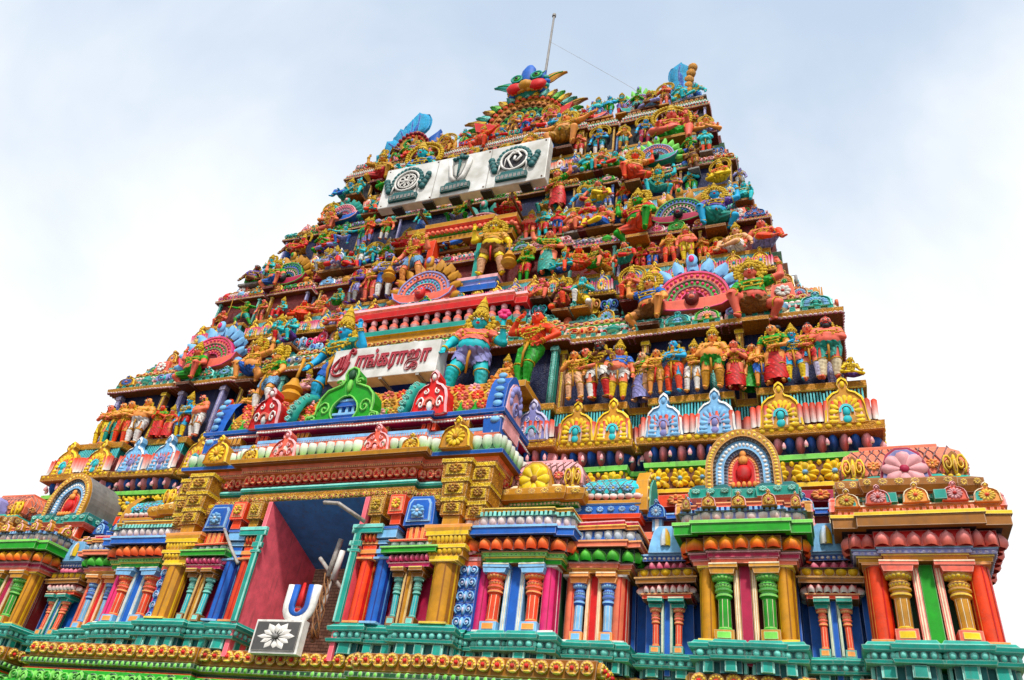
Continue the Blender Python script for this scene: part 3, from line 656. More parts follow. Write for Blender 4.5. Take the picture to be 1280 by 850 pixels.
# ---------------------------------------------------------------- upper tiers
rnd = random.Random(11)
BR = ['blue', 'red', 'gold', 'green', 'pink', 'lilac', 'salmon', 'aqua', 'teal', 'gold', 'blue_l', 'green', 'pink_l', 'teal', 'grey', 'skin']
LT = {'blue': 'blue_l', 'red': 'orange_l', 'gold': 'gold_l', 'green': 'green_l', 'pink': 'pink_l', 'lilac': 'lilac_l', 'salmon': 'pink_l', 'orange': 'orange_l', 'teal': 'teal_l', 'magenta': 'pink_l', 'blue_l': 'white', 'aqua': 'teal_l', 'ochre': 'gold_l', 'pink_l': 'white', 'grey': 'white', 'rose': 'pink_l', 'brown': 'skin', 'skin': 'peach'}; LT['aqua'] = 'teal_l'
def niche_tier(zf, zn, W, blocks, Yf, s, wall, corn):
    """recessed niche wall with pilasters and its cornice.  Yf: y of the niche wall"""
    path = plan(blocks, Yf, W, Yf+6); m = MB()
    sweep(m, path, [(0, zf), (0, zf+.12), (-.03, zf+.12), (-.03, zn)], ['gold', 'gold_l', wall]); m.build('niche_wall', tower, 'worn')
    for x0, y0, tx, ty, l, rot in along(path, 0, .9*s):
        if abs(rot) > .1: continue
        for xx in (x0+.1*s, x0+l-.1*s):
            m = MB(); c = rnd.choice(['gold', 'teal', 'blue', 'lilac', 'ochre']); m.box(xx-.09*s, xx+.09*s, y0-.16*s, y0+.05, zf, zn, c); m.box(xx-.12*s, xx+.12*s, y0-.2*s, y0, zn-.2*s, zn-.08*s, LT[c]); m.box(xx-.03*s, xx+.03*s, y0-.17*s, y0-.15*s, zf, zn-.2*s, LT[c]); m.build('niche_pilaster', tower, 'worn', (xx, y0, zf))
    m = MB(); a = s
    sweep(m, path, [(-.03, zn), (.34*a, zn), (.36*a, zn+.04*a), (.38*a, zn+.17*a), (.3*a, zn+.19*a)], ['ochre', 'gold', 'gold', 'gold_l'])
    sweep(m, path, [(.3*a, zn+.19*a), (.26*a, zn+.22*a), (.2*a, zn+.4*a), (.1*a, zn+.42*a)], [corn[0], corn[0], corn[1]])
    row(m, path, .24*a, zn+.22*a, DENT, .3*a, .16*a, (corn[2],), .1, .8); row(m, path, .36*a, zn-.03*a, PETALH, .12*a, .07*a, ('white', 'pink'), .2, .9)
    m.build('niche_cornice', tower, 'worn'); return path, zn+.42*a
def mini_roofs(path, z, s, z1, seed):
    """stepped roof slabs over the niches, each with coloured courses, pulled back as they rise"""
    r = random.Random(seed); h = z1-z; n = 4; m = MB(); prof = [(.1*s, z)]; cols = []
    cyc = [['red', 'teal_l', 'red', 'green', 'gold', 'pink_l'], ['lilac', 'pink_l', 'blue', 'cream', 'salmon', 'gold'], ['blue', 'white', 'rose', 'green', 'gold', 'magenta']][seed % 3]
    for k in range(n):
        o = .1*s-k*.14*s; a = z+h*k/n; b = z+h*(k+.55)/n; c = z+h*(k+1)/n
        prof += [(o, b), (o+.05*s, b+.01), (o+.06*s, c-.02), (o-.14*s, c)]; q = cyc[(k*2) % 6]; cols += [q, LT.get(q, 'white'), cyc[(k*2+1) % 6], 'ochre']
    sweep(m, path, prof, cols); m.build('stepped_roof', tower, 'worn')
    m = MB(); row(m, path, .14*s, z+h*.04, DENT, .16*s, h*.1, ('pink_l',), .12, .6); row(m, path, .02*s, z+h*.27, PETALH, .16*s, h*.13, ('white', 'rose'), .3, .9); row(m, path, -.1*s, z+h*.52, SHELL, .3*s, h*.2, ('gold', 'gold_l', 'red'), .3, .85)
    m.build('petal_course', tower)
CLUT = {'scroll_carving': [], 'lotus_bud': [], 'small_gable': []}
def clutter(path, off, z, sp, h, seed, minlen=.4, front=False):
    """scrolls, buds and small gables standing along a ledge"""
    r = random.Random(seed)
    for x0, y0, tx, ty, l, rot in along(path, off, minlen):
        if front and abs(rot) > .1: continue
        n = max(1, round(l/sp)); w = l/n
        for k in range(n):
            s = (k+.5)*w; p = (x0+tx*s, y0+ty*s, z); c = r.choice(BR); d = r.choice(BR); q = r.random(); hh = h*r.uniform(.8, 1.15)
            if q < .42: CLUT['scroll_carving'].append((hh, SCROLL, p, rot, (w*.98, .9, hh*1.25), (c, d, LT.get(c, 'white'))))
            elif q < .62: CLUT['lotus_bud'].append((hh, BUD, p, rot, (w*.7, w*.6, hh), (c, LT.get(c, 'white'))))
            else: CLUT['small_gable'].append((hh, KUDUS[r.choice((0, 1, 2, 2))], p, rot, (w*.9, .6, hh), (c, LT.get(c, 'white'), d, r.choice(BR))))
def build_clutter():
    for name, L_ in CLUT.items():
        L_.sort(key=lambda q: abs(q[3]) > .1 and 1e3 or math.dist(q[2], (0, -17, 0))/q[0]); rest = MB()
        for i, (hh, t, p, rot, sc, pal) in enumerate(L_):
            m = MB() if i < 95 else rest; m.put(t, p, rot, sc, pal)
            if i < 95: m.build(name, tower, 'enamel', p)
        o = rest.build(name+'s', tower)
        if o: o['kind'] = 'stuff'
def corner_roof(u, y, z, w, h, cols):
    for sd in (-1, 1):
        m = MB(); cx = U(sd*u); p = plan([(w*.3, .1), (w/2, 0)], y, w/2, y+1.4, sd*u)
        sweep(m, p, [(0, z), (.06, z+.15*h), (.12, z+.16*h), (.14, z+.36*h), (-.02, z+.42*h), (-.02, z+.5*h), (.03, z+.52*h), (.03, z+.6*h), (.0, z+.62*h), (-.1, z+.95*h), (-.5, z+h)], cols)
        row(m, p, .0, z+.63*h, DENT, .1, .26*h, (cols[-1],), .08, .6)
        t = T(); extr(t, [(-.5, 0), (.5, 0), (.4, 1), (-.4, 1)], -.1, .2, 0); m.put(t.fin(), (cx, y-.14, z+.55*h), 0, (w*.34, 1, h*.42), ('rose',)); m.put(FLOWER, (cx, y-.26, z+.75*h), 0, (w*.22, .4, h*.34), ('white', 'red'))
        m.build('corner_roof', tower, 'enamel', (cx, y, z))
def blk(f, prs=(.5, .25, -.1, .3, -.1, .35)):
    return [(e*f, p*f) for (e, _), p in zip(P1B, prs)]

# core that everything stands against
m = MB(); lev = []
for z in np.arange(10.5, 27.6, .7):
    W = 12.35-(z-10.5)*.215; lev.append((z, W))
for i, (z, W) in enumerate(lev):
    f = W/12.6; p = plan(blk(f), YZ(z)+1.35, W, YZ(z)+1.35+max(1.5, 7.2-.28*(z-10)*1.0)); sweep(m, p, [(0, z-.25), (0, z+.7), (-.6, z+.7)], [['maroon', 'navy', 'brown', 'green_d', 'maroon', 'ochre'][i % 6], 'brown'])
m.build('tower_core', tower, 'worn')

TN = []
n1, z1 = niche_tier(10.72, 12.95, 12.0, blk(.955), 1.0, 1.0, 'navy', ('cream', 'rose', 'teal'))
mini_roofs(n1, z1, 1.0, 14.3, 0); corner_roof(10.95, 1.1, 13.45, 2.0, 1.15, ('red', 'red', 'orange', 'red', 'teal_l', 'pink_l', 'red', 'green', 'gold', 'gold'))
clutter(n1, -.35, 14.1, .55, .5, 3, front=False)
clutter(n1, .2, z1-.08, .9, .42, 4)
m = MB()
E2 = eave(2, 15.6, 16.6, YZ(16.6)+.15, 10.7, blk(.85), 'pink', lambda u, i: (rnd.choice((0, 2)), (rnd.choice(('gold', 'gold', 'blue_l', 'lilac')), 'gold_l', 'gold_l', 'aqua')), .55)
clutter(plan(blk(.9), YZ(14.9)+.35, 11.3, 7), .0, 14.75, .5, .62, 5)
n2, z2 = niche_tier(16.6, 18.05, 10.6, blk(.845), YZ(16.6)+.55, .5, 'maroon', ('blue_l', 'lilac', 'pink'))
mini_roofs(n2, z2, .8, 18.9, 1); clutter(n2, -.3, 18.7, .5, .5, 6); clutter(n2, .1, z2-.05, .7, .36, 7)
corner_roof(9.8, YZ(18.1)+.1, 18.0, 1.6, .9, ('green_d', 'green', 'salmon', 'orange', 'teal_l', 'pink_l', 'lilac', 'green', 'salmon', 'rose'))
clutter(plan(blk(.82), YZ(19.1)+.2, 10.3, 9), .0, 19.0, .5, .5, 8)
E3 = eave(3, 19.9, 20.87, YZ(20.87)+.12, 9.8, blk(.78), 'blue_l', lambda u, i: (rnd.choice((0, 1, 2)), (rnd.choice(('blue_l', 'gold', 'pink_l')), 'white', 'gold_l', 'red')), .5)
n3, z3 = niche_tier(20.87, 22.3, 9.6, blk(.765), YZ(20.87)+.5, .45, 'navy', ('pink_l', 'gold', 'green'))
mini_roofs(n3, z3, .75, 23.0, 2); clutter(n3, -.3, 22.9, .46, .48, 9); clutter(n3, .1, z3-.05, .6, .34, 10)
clutter(plan(blk(.74), YZ(23.3)+.2, 9.4, 10), 0, 23.2, .46, .5, 12)
E4 = eave(4, 24.4, 25.45, YZ(25.45)+.1, 8.75, blk(.7), 'salmon', lambda u, i: (rnd.choice((0, 1, 2)), (rnd.choice(('green', 'blue', 'gold', 'pink_l')), 'gold_l', 'white', 'red')), .46)
n4, z4 = niche_tier(25.45, 27.3, 8.6, blk(.69), YZ(25.45)+.5, .45, 'dark', ('rose', 'gold', 'teal'))
mini_roofs(n4, z4, .7, 28.3, 0); clutter(n4, -.15, 28.1, .5, .62, 13)
# rolled crest at the top: barrel vault along the front
m = MB(); t = T(); N = 10
for k, (a, b) in enumerate(((-8.0, 8.0),)):
    V = []
    for i in range(N+1): q = pi*i/N; V += [(a, -1.35*cos(q), 1.7*sin(q)), (b, -1.35*cos(q), 1.7*sin(q))]
    t.add(V, [(2*i, 2*i+1, 2*i+3, 2*i+2) for i in range(N)], 0)
    for s in (a, b): t.add([(s, -1.35*cos(pi*i/N), 1.7*sin(pi*i/N)) for i in range(N+1)], [tuple(range(N+1))], 1)
m.put(t.fin(), (XC, 6.9, 27.9), 0, 1, ('rose', 'teal')); 
for i in range(32):
    for j, q in enumerate((.25, .6, .95)):
        m.put(FLOWER, (U(-7.7+i*.5+.25*(j % 2)), 6.9-1.37*cos(q), 27.9+1.72*sin(q)), 0, (.46, .5, .4), (BR[(i*5+j*3) % 14], 'gold_l'))
m.build('barrel_roof', tower)
clutter([(U(-7.9), 6.2), (U(7.9), 6.2)], 0, 28.5, .62, .75, 21)
# ---------------------------------------------------------------- the entrance porch in the middle
por = empty('porch', (XC, -2, 3.5), 0, tower); PL = (XC, -2, 3.5)
PINK_BRICK = None
yd = -2.2
# reveals, sloping soffit, rough back wall
m = MB()
for s in (-1, 1):
    x = U(s*1.32); a, b = sorted((x, x+s*.12)); m = MB(); m.box(a, b, yd, .2, 3.5, 7.2, 'rose')
    for f in m.c: f[:] = np.array(H('ff6c7c'))
    m.build('door_reveal', por, 'enamel', PL)
m = MB(); m.raw([(U(-1.35), yd, 7.2), (U(1.35), yd, 7.2), (U(1.35), .2, 6.35), (U(-1.35), .2, 6.35)], [(0, 1, 2, 3)], H('3a8ee0')); m.build('soffit', por, 'enamel', PL)
ROCK = None
for sd in (-1, 1):
    a, b = 1.36, 4.26
    bp = [(U(sd*a), -.9), (U(sd*a), -2.14), (U(sd*1.95), -2.14), (U(sd*1.95), -2.04), (U(sd*2.8), -2.04), (U(sd*2.8), -2.2), (U(sd*4.1), -2.2), (U(sd*4.1), -1.9), (U(sd*4.3), -1.9)]
    if sd < 0: bp = bp[::-1]
    plinth(por, bp, ZP, ZB, PL)
    m = MB(); m.box(*sorted((U(sd*1.44), U(sd*4.3))), -1.7, -1.2, ZP, 7.2, 'magenta'); m.build('bay_wall', por, 'enamel', PL)
    # teal door frame with a stepped outline
    m = MB()
    for x0, x1, z0, z1 in ((1.28, 1.44, ZB, 6.3), (1.22, 1.5, 6.0, 6.12), (1.22, 1.5, 5.86, 5.93), (1.2, 2.0, 6.3, 6.42)):
        m.box(*sorted((U(sd*x0), U(sd*x1))), -2.27, -2.2, z0, z1, 'teal'); m.box(*sorted((U(sd*(x0+.01)), U(sd*(x0+.04)))), -2.285, -2.26, z0+.02, z1-.01, 'teal_l')
    m.box(*sorted((U(sd*1.2), U(sd*2.0))), -2.29, -2.2, 6.42, 6.5, 'teal_l'); m.build('door_frame', por, 'enamel', PL)
    for u, w, pal, cap in ((1.66, .36, ('orange', 'orange_l', 'red'), 'orange'), (2.1, .38, ('blue', 'blue_l', 'blue_d'), 'blue')):
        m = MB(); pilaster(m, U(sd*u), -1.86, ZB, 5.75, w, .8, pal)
        for k, zz in enumerate((5.75, 5.86, 5.97, 6.08)): m.box(U(sd*u)-w*.5-.03*(k % 2), U(sd*u)+w*.5+.03*(k % 2), -2.1-.03*(k % 2), -1.8, zz, zz+.09, pal[k % 2])
        if cap == 'orange':
            for k in (-1, 0, 1): m.put(PETALP, (U(sd*u)+k*.11, -2.1, 6.12), 0, (.12, .3, .18), ('red', 'orange_l'))
        else: m.box(U(sd*u)-.25, U(sd*u)+.25, -2.2, -1.8, 6.2, 6.4, 'blue_l'); m.box(U(sd*u)-.27, U(sd*u)+.27, -2.22, -1.8, 6.4, 6.46, 'blue')
        m.build('pilaster', por, 'enamel', PL)
    # blocks over them
    for u, c in ((1.72, 'gold'), (2.25, 'orange')):
        m = MB(); x = U(sd*u); m.box(x-.2, x+.2, -2.28, -1.7, 6.72, 7.18, c); m.box(x-.15, x+.15, -2.3, -2.27, 6.78, 7.12, 'gold_l' if c == 'gold' else 'orange_l'); m.box(x-.12, x+.12, -2.315, -2.29, 6.81, 7.09, c); m.put(FLOWER, (x, -2.31, 6.95), 0, (.24, .5, .24), ('gold_l', c)); m.box(x-.13, x+.13, -2.2, -1.7, 6.5, 6.72, c); m.build('bracket_block', por, 'carved' if c == 'gold' else 'enamel', PL)
    # bay of two teal columns
    colbay(por, U(sd*2.82), -2.06, 1.02, ZB, 5.5, 'gold', 'ochre', 'aqua', ('teal', 'teal_l'), None, 'magenta', .0, PL, edge='gold_l')
    p2 = [(U(sd*2.82)-.45, -1.7), (U(sd*2.82)-.45, -2.12), (U(sd*2.82)+.45, -2.12), (U(sd*2.82)+.45, -1.7)]
    entab(por, p2, 5.52, [('band', .1, .06, ('pink', 'pink_l')), ('petals', .17, .16, ('pink', 'pink_l', 'magenta', .13)), ('band', .14, .24, ('green', 'green_l')), ('hang', .12, .2, ('white', 'teal_l', 'teal')), ('band', .07, .12, ('salmon', 'orange_l'))], PL)
    m = MB(); x = U(sd*2.85); m.box(x-.28, x+.28, -2.12, -1.7, 6.12, 6.42, 'orange'); [m.box(x+k*.15-.04, x+k*.15+.04, -2.15, -2.1, 6.12, 6.42, 'orange_l') for k in (-1, 0, 1)]
    t = T(); P = [(-.5, 0), (.5, 0), (.44, .8), (.34, 1), (-.34, 1), (-.44, .8)]; extr(t, P, -.2, .2, 0); extr(t, [(q*.8, .1+r*.78) for q, r in P], -.24, -.2, 1); extr(t, [(q*.7, .14+r*.7) for q, r in P], -.25, -.23, 0); extr(t, [(-.2, .2), (.2, .2), (.14, .5), (-.14, .5)], -.28, -.2, 1)
    m.put(t.fin(), (x, -2.0, 6.46), 0, (.76, 1, .7), ('blue', 'blue_l')); m.put(FLOWER, (x, -2.3, 6.75), 0, (.34, .5, .3), ('blue_l', 'white')); m.build('blue_panel', por, 'enamel', PL)
    # great gold pillar
    x = U(sd*3.68); m = MB(); pilaster(m, x, -1.95, ZB, 5.62, .56, .8, ('gold', 'gold_l', 'ochre'))
    for k, (zz, hh, w, c) in enumerate(((5.62, .1, .34, 'gold_l'), (5.72, .16, .42, 'gold'), (5.88, .08, .48, 'gold_l'), (5.96, .2, .4, 'gold'), (6.16, .1, .5, 'gold_l'), (6.26, .08, .54, 'gold'), (6.34, .07, .57, 'orange_l'), (6.41, .22, .2, 'gold'))):
        m.box(x-w, x+w, -2.25-.06*(w > .45), -1.6, zz, zz+hh, c)
    row(m, [(x-.45, -2.27), (x+.45, -2.27)], 0, 5.97, PETALH, .1, .18, ('gold_l', 'gold'), .2); row(m, [(x-.4, -2.27), (x+.4, -2.27)], 0, 5.73, PETALH, .12, .14, ('gold_l', 'ochre'), .2)
    m.build('gold_pillar', por, 'enamel', PL)
    for (du, dy, z0, z1, w) in ((0, 0, 6.63, 7.05, .3), (0, -.04, 7.05, 7.5, .34), (0, -.08, 7.5, 7.98, .38), (.5, .16, 6.6, 7.0, .24), (.52, .14, 7.0, 7.45, .28), (.54, .12, 7.45, 7.95, .3), (-.42, .2, 6.85, 7.2, .2)):
        m = MB(); xx = x+sd*du; y = -2.3+dy; m.box(xx-w*.9, xx+w*.9, y, -1.5, z0, z1-.06, 'gold'); m.box(xx-w, xx+w, y-.04, -1.5, z1-.1, z1-.0, 'gold_l'); m.box(xx-w*.65, xx+w*.65, y-.03, y+.01, z0+.07, z1-.14, 'gold_l'); m.put(FLOWER, (xx, y-.03, (z0+z1)/2-.03), 0, (w*.9, .5, (z1-z0)*.5), ('gold', 'gold_l')); m.build('gold_bracket', por, 'carved', PL)
    # blue scroll panel
    m = MB(); x0 = U(sd*4.14); m.box(x0-.2, x0+.2, -1.86, -1.6, ZB, 5.6, 'blue')
    for k in range(5): m.put(SCROLL, (x0, -1.86, ZB+.04+k*.27), 0, (.4, .5, .38), ('blue_l', 'lilac_l', 'blue'))
    m.build('scroll_panel', por, 'enamel', PL)
    m = MB(); m.box(x0-.24, x0+.24, -1.9, -1.6, 5.6, 5.72, 'rose'); m.box(x0-.24, x0+.24, -1.92, -1.6, 5.72, 5.8, 'pink_l'); m.put(FLOWER, (x0, -1.95, 5.98), 0, (.36, .6, .3), ('pink_l', 'rose')); m.box(x0-.22, x0+.22, -1.9, -1.6, 5.8, 6.15, 'red'); m.build('flower_block', por, 'enamel', PL)
# brick back wall
BRK = MB(); BRK.box(U(-1.45), U(1.45), .2, .4, 3.4, 6.5, 'brown')
# porch cornice
pf = plan([(2.45, .16), (4.3, 0)], -1.86, 4.3, .8); m = MB()
sweep(m, pf, [(-.7, 7.18), (.03, 7.18), (.06, 7.2), (.06, 7.47), (.0, 7.49)], ['ochre', 'gold_l', 'gold', 'gold_l']); row(m, pf, .06, 7.24, SCROLL, .3, .24, ('gold_l', 'orange', 'gold'), .4); m.build('gold_frieze', por, 'carved', PL)
m = MB(); sweep(m, pf, [(.0, 7.49), (.0, 7.52), (.08, 7.55), (.1, 7.6), (.08, 7.65), (.0, 7.68), (.0, 7.72)], ['ochre', 'teal', 'teal', 'teal_l', 'teal', 'brown']); m.build('teal_moulding', por, 'enamel', PL)
m = MB(); sweep(m, pf, [(.0, 7.72), (.02, 7.72), (.02, 7.96), (.14, 8.0), (.14, 8.06), (.18, 8.08), (.18, 8.14), (.22, 8.17)], ['red', 'red', 'orange_l', 'salmon', 'brown', 'salmon', 'salmon'])
row(m, pf, .05, 7.72, SHELL, .2, .26, ('orange', 'orange_l', 'red'), .4, 1.0); row(m, pf, .17, 8.02, DENT, .06, .05, ('orange_l',), .03); m.build('orange_moulding', por, 'enamel', PL)
m = MB(); sweep(m, pf, [(.22, 8.17), (.36, 8.18), (.38, 8.27), (.34, 8.29)], ['ochre', 'blue', 'blue_l']); sweep(m, plan([(2.45, .18), (2.46, 0)], -1.86, 2.46, -1.8), [(.3, 8.175), (.42, 8.19), (.44, 8.3), (.3, 8.31)], ['ochre', 'gold', 'gold_l'])
sweep(m, pf, [(.34, 8.29), (.28, 8.33), (.16, 8.62), (.1, 8.66)], ['teal', 'green_d', 'green']); row(m, pf, .3, 8.3, PETALH, .26, .36, None, .5, .98, pals=[('white', 'green_l')]); m.build('kapota', por, 'enamel', PL)
m = MB(); sweep(m, pf, [(.1, 8.66), (.16, 8.68), (.16, 8.76), (.1, 8.78), (.12, 8.8), (.12, 8.9), (.06, 8.92), (.08, 8.94), (.08, 9.02), (0, 9.05), (-.1, 9.05), (-.1, 9.2), (.14, 9.22), (.16, 9.3), (.1, 9.31), (.22, 9.34), (.24, 9.44), (-.9, 9.46)],
    ['green', 'salmon', 'salmon', 'maroon', 'salmon', 'pink_l', 'blue', 'blue_l', 'blue', 'navy', 'maroon', 'magenta', 'rose', 'pink_l', 'blue', 'blue', 'blue_l'])
row(m, pf, .16, 9.23, BEAD, .09, .06, ('white',), .05); row(m, pf, .1, 8.83, DENT, .07, .06, ('blue_l',), .06)
for u in (-3.4, -2.5, -1.2, 1.2, 2.5, 3.4):
    for d in (-.14, 0, .14): m.box(U(u+d)-.045, U(u+d)+.045, -2.02, -1.7, 9.03, 9.24, 'gold' if abs(u) != 2.5 else 'orange')
m.build('upper_mouldings', por, 'enamel', PL)
for u, c, w, h, z in ((-1.35, 'rose', .8, .78, 8.25), (1.35, 'rose', .8, .78, 8.25), (-3.5, 'gold', .78, .78, 8.28), (3.5, 'gold', .78, .78, 8.28), (-2.35, 'gold', .5, .42, 8.3), (2.35, 'gold', .5, .42, 8.3)):
    m = MB(); m.put(KUDUS[1 if c == 'rose' else 2], (U(u), -2.26, z), 0, (w, .9, h), (c, LT[c], LT[c], c)); m.build('kudu_arch', por, 'enamel', PL)
for u in (-2.5, 2.5):
    m = MB(); m.put(KUDUS[1], (U(u), -2.0, 9.36), 0, (1.0, 1.2, 1.2), ('red', 'pink_l', 'white', 'rose')); m.build('kudu_arch', por, 'enamel', PL)
# barrel roof of the porch, lattice pattern
m = MB(); prof = [(.1, 9.46), (.0, 9.6), (.04, 9.62), (0, 9.95), (-.12, 10.25), (-.3, 10.5), (-.55, 10.68), (-1.2, 10.72)]
pr = plan([(4.0, 0)], -1.75, 4.0, .8); sweep(m, pr, prof, ['gold', 'blue', 'green', 'gold', 'gold', 'rose', 'ochre'])
for k in range(-9, 10):
    for j, z in enumerate((9.78, 10.1, 10.42)):
        o = (.0, -.05, -.2)[j]; m.put(FLOWER, (U(k*.42+.21*(j % 2)), -1.77-o, z), 0, (.36, .5, .3), (('rose', 'orange', 'pink_l', 'gold')[(k+j) % 4], 'gold_l'))
    for sg in (-1, 1): t = T(); tube(t, [(U(k*.42), -1.79, 9.64), (U(k*.42+sg*.21), -1.75, 9.95), (U(k*.42+sg*.42), -1.62, 10.3)], .025, 0, 4); m.put(t, (0, 0, 0), 0, 1, ('gold_l',))
m.build('barrel_roof', por, 'enamel', PL)
# great green arch: scrolled horns curling round a small blue shrine
m = MB(); t = T()
O = [(.28, .0), (1.2, -.02), (1.32, .1), (1.22, .2), (.98, .24), (1.02, .5), (.96, .8), (.74, 1.02), (.46, 1.12), (.26, 1.2), (.2, 1.34), (.24, 1.5), (.2, 1.66), (0, 1.74)]
I = [(0, .8), (.26, .74), (.4, .55), (.4, .34), (.32, .2)]
half = O+I[::-1][:0]
for s in (-1, 1):
    poly = [(s*x, z) for x, z in [(0, .8), (.26, .74), (.4, .55), (.4, .34), (.3, .2)]+O[0:1]+O[1:]]
    # build as strip between inner and outer curves
    out = [(.5, 0), (1.3, .0), (1.3, .16), (1.02, .24), (1.04, .52), (.97, .8), (.76, 1.02), (.46, 1.13), (.26, 1.2), (.2, 1.34), (.25, 1.5), (.19, 1.66), (0, 1.74)]
    inn = [(.3, 0), (.36, .12), (.42, .2), (.45, .28), (.44, .4), (.4, .52), (.34, .6), (.28, .66), (.22, .72), (.16, .76), (.1, .79), (.05, .8), (0, .8)]
    V = []
    for (a, b), (c, d) in zip(out, inn): V += [(s*a, -.22, b), (s*c, -.22, d), (s*c, .1, d), (s*a, .1, b)]
    F = []
    for i in range(len(out)-1):
        for k in range(4): f = (4*i+k, 4*i+(k+1) % 4, 4*i+4+(k+1) % 4, 4*i+4+k); F.append(f if s > 0 else f[::-1])
    t.add(V, F, 0)
    tube(t, [(s*a*.96, -.24, b) for a, b in out[1:]], .035, 1, 5); tube(t, [(s*(c+.03), -.24, d) for c, d in inn], .028, 1, 5)
    tube(t, [(s*(.72+.22*(1-i/14)*cos(i*.7)), -.24, .42+.26*(1-i/14)*sin(i*.7)) for i in range(14)], .03, 2, 5)
    tube(t, [(s*(.35+.14*(1-i/9)*cos(i*.8)), -.26, 1.25+.1*(1-i/9)*sin(i*.8)) for i in range(9)], .03, 1, 5)
    tube(t, [(s*(1.05+.13*(1-i/9)*cos(i*.8)), -.24, .1+.1*(1-i/9)*sin(i*.8)) for i in range(9)], .03, 2, 5)
sphere(t, (0, -.24, 1.5), (.13, .08, .17), 3, 8, 6); sphere(t, (0, -.24, 1.14), (.1, .06, .22), 2, 6, 5)
m.put(t.fin(), (U(0), -1.92, 9.38), 0, (.86, 1.2, .94), ('green', 'green_l', 'green_l', 'green_d')); m.build('green_arch', por, 'enamel', PL)
m = MB(); x = U(0); m.box(x-.4, x+.4, -2.14, -1.8, 9.3, 9.42, 'blue_l'); m.box(x-.32, x+.32, -2.12, -1.8, 9.42, 9.6, 'blue'); m.box(x-.36, x+.36, -2.16, -1.8, 9.6, 9.66, 'blue_l')
for d in (-.2, 0, .2): m.box(x+d-.04, x+d+.04, -2.1, -1.8, 9.66, 9.86, 'blue_l')
m.box(x-.34, x+.34, -2.14, -1.8, 9.86, 10.1, 'blue'); m.box(x-.26, x+.26, -2.16, -1.8, 10.0, 10.06, 'blue_l'); row(m, [(x-.38, -2.16), (x+.38, -2.16)], 0, 9.31, DENT, .07, .1, ('white',), .05); m.build('blue_shrine', por, 'enamel', PL)
for s in (-1, 1):    # teal ribs and the blue end gables of the roof
    for u in (1.72,):
        m = MB(); t = T(); tube(t, [(U(s*u), -2.0, 9.46), (U(s*u), -1.98, 9.9), (U(s*u), -1.85, 10.3), (U(s*u), -1.6, 10.55), (U(s*u), -1.25, 10.72)], .17, 0, 4); m.put(t, (0, 0, 0), 0, 1, ('teal',))
        for k in range(6): m.put(FLOWER, (U(s*u), -2.16+.03*k*k*.6, 9.6+k*.2), 0, (.2, .5, .15), ('teal_l', 'green_d'))
        m.build('roof_rib', por, 'enamel', PL)
    m = MB(); t = T(); P = [(-1.15, -.9), (1.15, -.9), (1.2, -.4), (1.1, .3), (.85, .95), (.5, 1.3), (.15, 1.42), (-.15, 1.42), (-.5, 1.3), (-.85, .95), (-1.1, .3), (-1.2, -.4)]
    extr(t, P, -.22, .25, 0); extr(t, [(x*.8, z*.82) for x, z in P], -.26, -.2, 1)
    for k in range(9): a = pi*k/8; sphere(t, (.6*cos(a), -.27, .35+.62*sin(a)), (.15, .08, .15), 2, 7, 4)
    tube(t, [(.35*(1-i/12)*cos(i*.8), -.28, .2+.35*(1-i/12)*sin(i*.8)) for i in range(12)], .05, 2, 5)
    m.put(t.fin(), (U(s*4.22), -1.42, 9.55), s*pi/2, (.5, 1, .8), ('blue', 'pink_l', 'lilac'))
    for k in range(8): a = pi*k/7; m.put(BEAD, (U(s*4.28), -2.02+.1*(k % 7 == 0)-.0, 8.95+k*.22), 0, (.26, .1, .17), ('blue_l',))
    m.build('end_gable', por, 'enamel', PL)
# landing above the porch and the window behind the sign
m = MB(); m.box(U(-4.5), U(4.5), -1.02, 1.4, 10.72, 10.9, 'gold'); m.build('landing', tower)
m = MB(); m.box(U(-1.2), U(1.2), -.1, .3, 10.93, 12.6, 'blue_d')
for s in (-1, 1): m.box(U(s*1.25)-.1, U(s*1.25)+.1, -.3, .3, 10.93, 12.6, 'lilac')
m.build('blue_recess', tower)
# red balustrade over the sign
m = MB(); p = plan([(2.9, .15), (3.3, 0)], .85, 3.3, 2.0)
sweep(m, p, [(-.3, 14.0), (.1, 14.0), (.1, 14.2), (.2, 14.22), (.22, 14.4), (.1, 14.42), (-.0, 14.45)], ['gold', 'gold', 'gold_l', 'teal', 'teal_l', 'teal'])
sweep(m, p, [(-.25, 14.4), (-.25, 15.0)], ['dark']); sweep(m, p, [(.0, 15.0), (.16, 15.0), (.18, 15.22), (.1, 15.24), (.1, 15.34), (.16, 15.36), (.1, 15.5), (-.6, 15.52)], ['red', 'red', 'orange_l', 'rose', 'pink_l', 'pink_l', 'lilac'])
m.build('balustrade_rail', tower)
bal = T(); lathe(bal, [(.26, 0), (.3, .1), (.5, .3), (.42, .5), (.2, .62), (.3, .7), (.34, .85), (.24, 1)], 8, [0, 0, 1, 1, 0, 0, 0]); bal.fin()
for k in range(17):
    m = MB(); m.put(bal, (U(-3.1+k*.3875), .8-.15*(abs(k-8) < 7.2)+.06, 14.43), 0, (.3, .3, .58), ('pink_l', 'rose')); m.build('baluster', tower, 'enamel', (U(-3.1+k*.3875), .8, 14.43))
clutter([(U(-3.2), .95), (U(3.2), .95)], 0, 15.5, .62, .4, 31)
def ring(t, r, rr, cx, cz, slot, y=-.08, sx=1, n=18): tube(t, [(cx+r*cos(2*pi*i/n)*sx, y, cz+r*sin(2*pi*i/n)) for i in range(n+1)], rr, slot, 5)
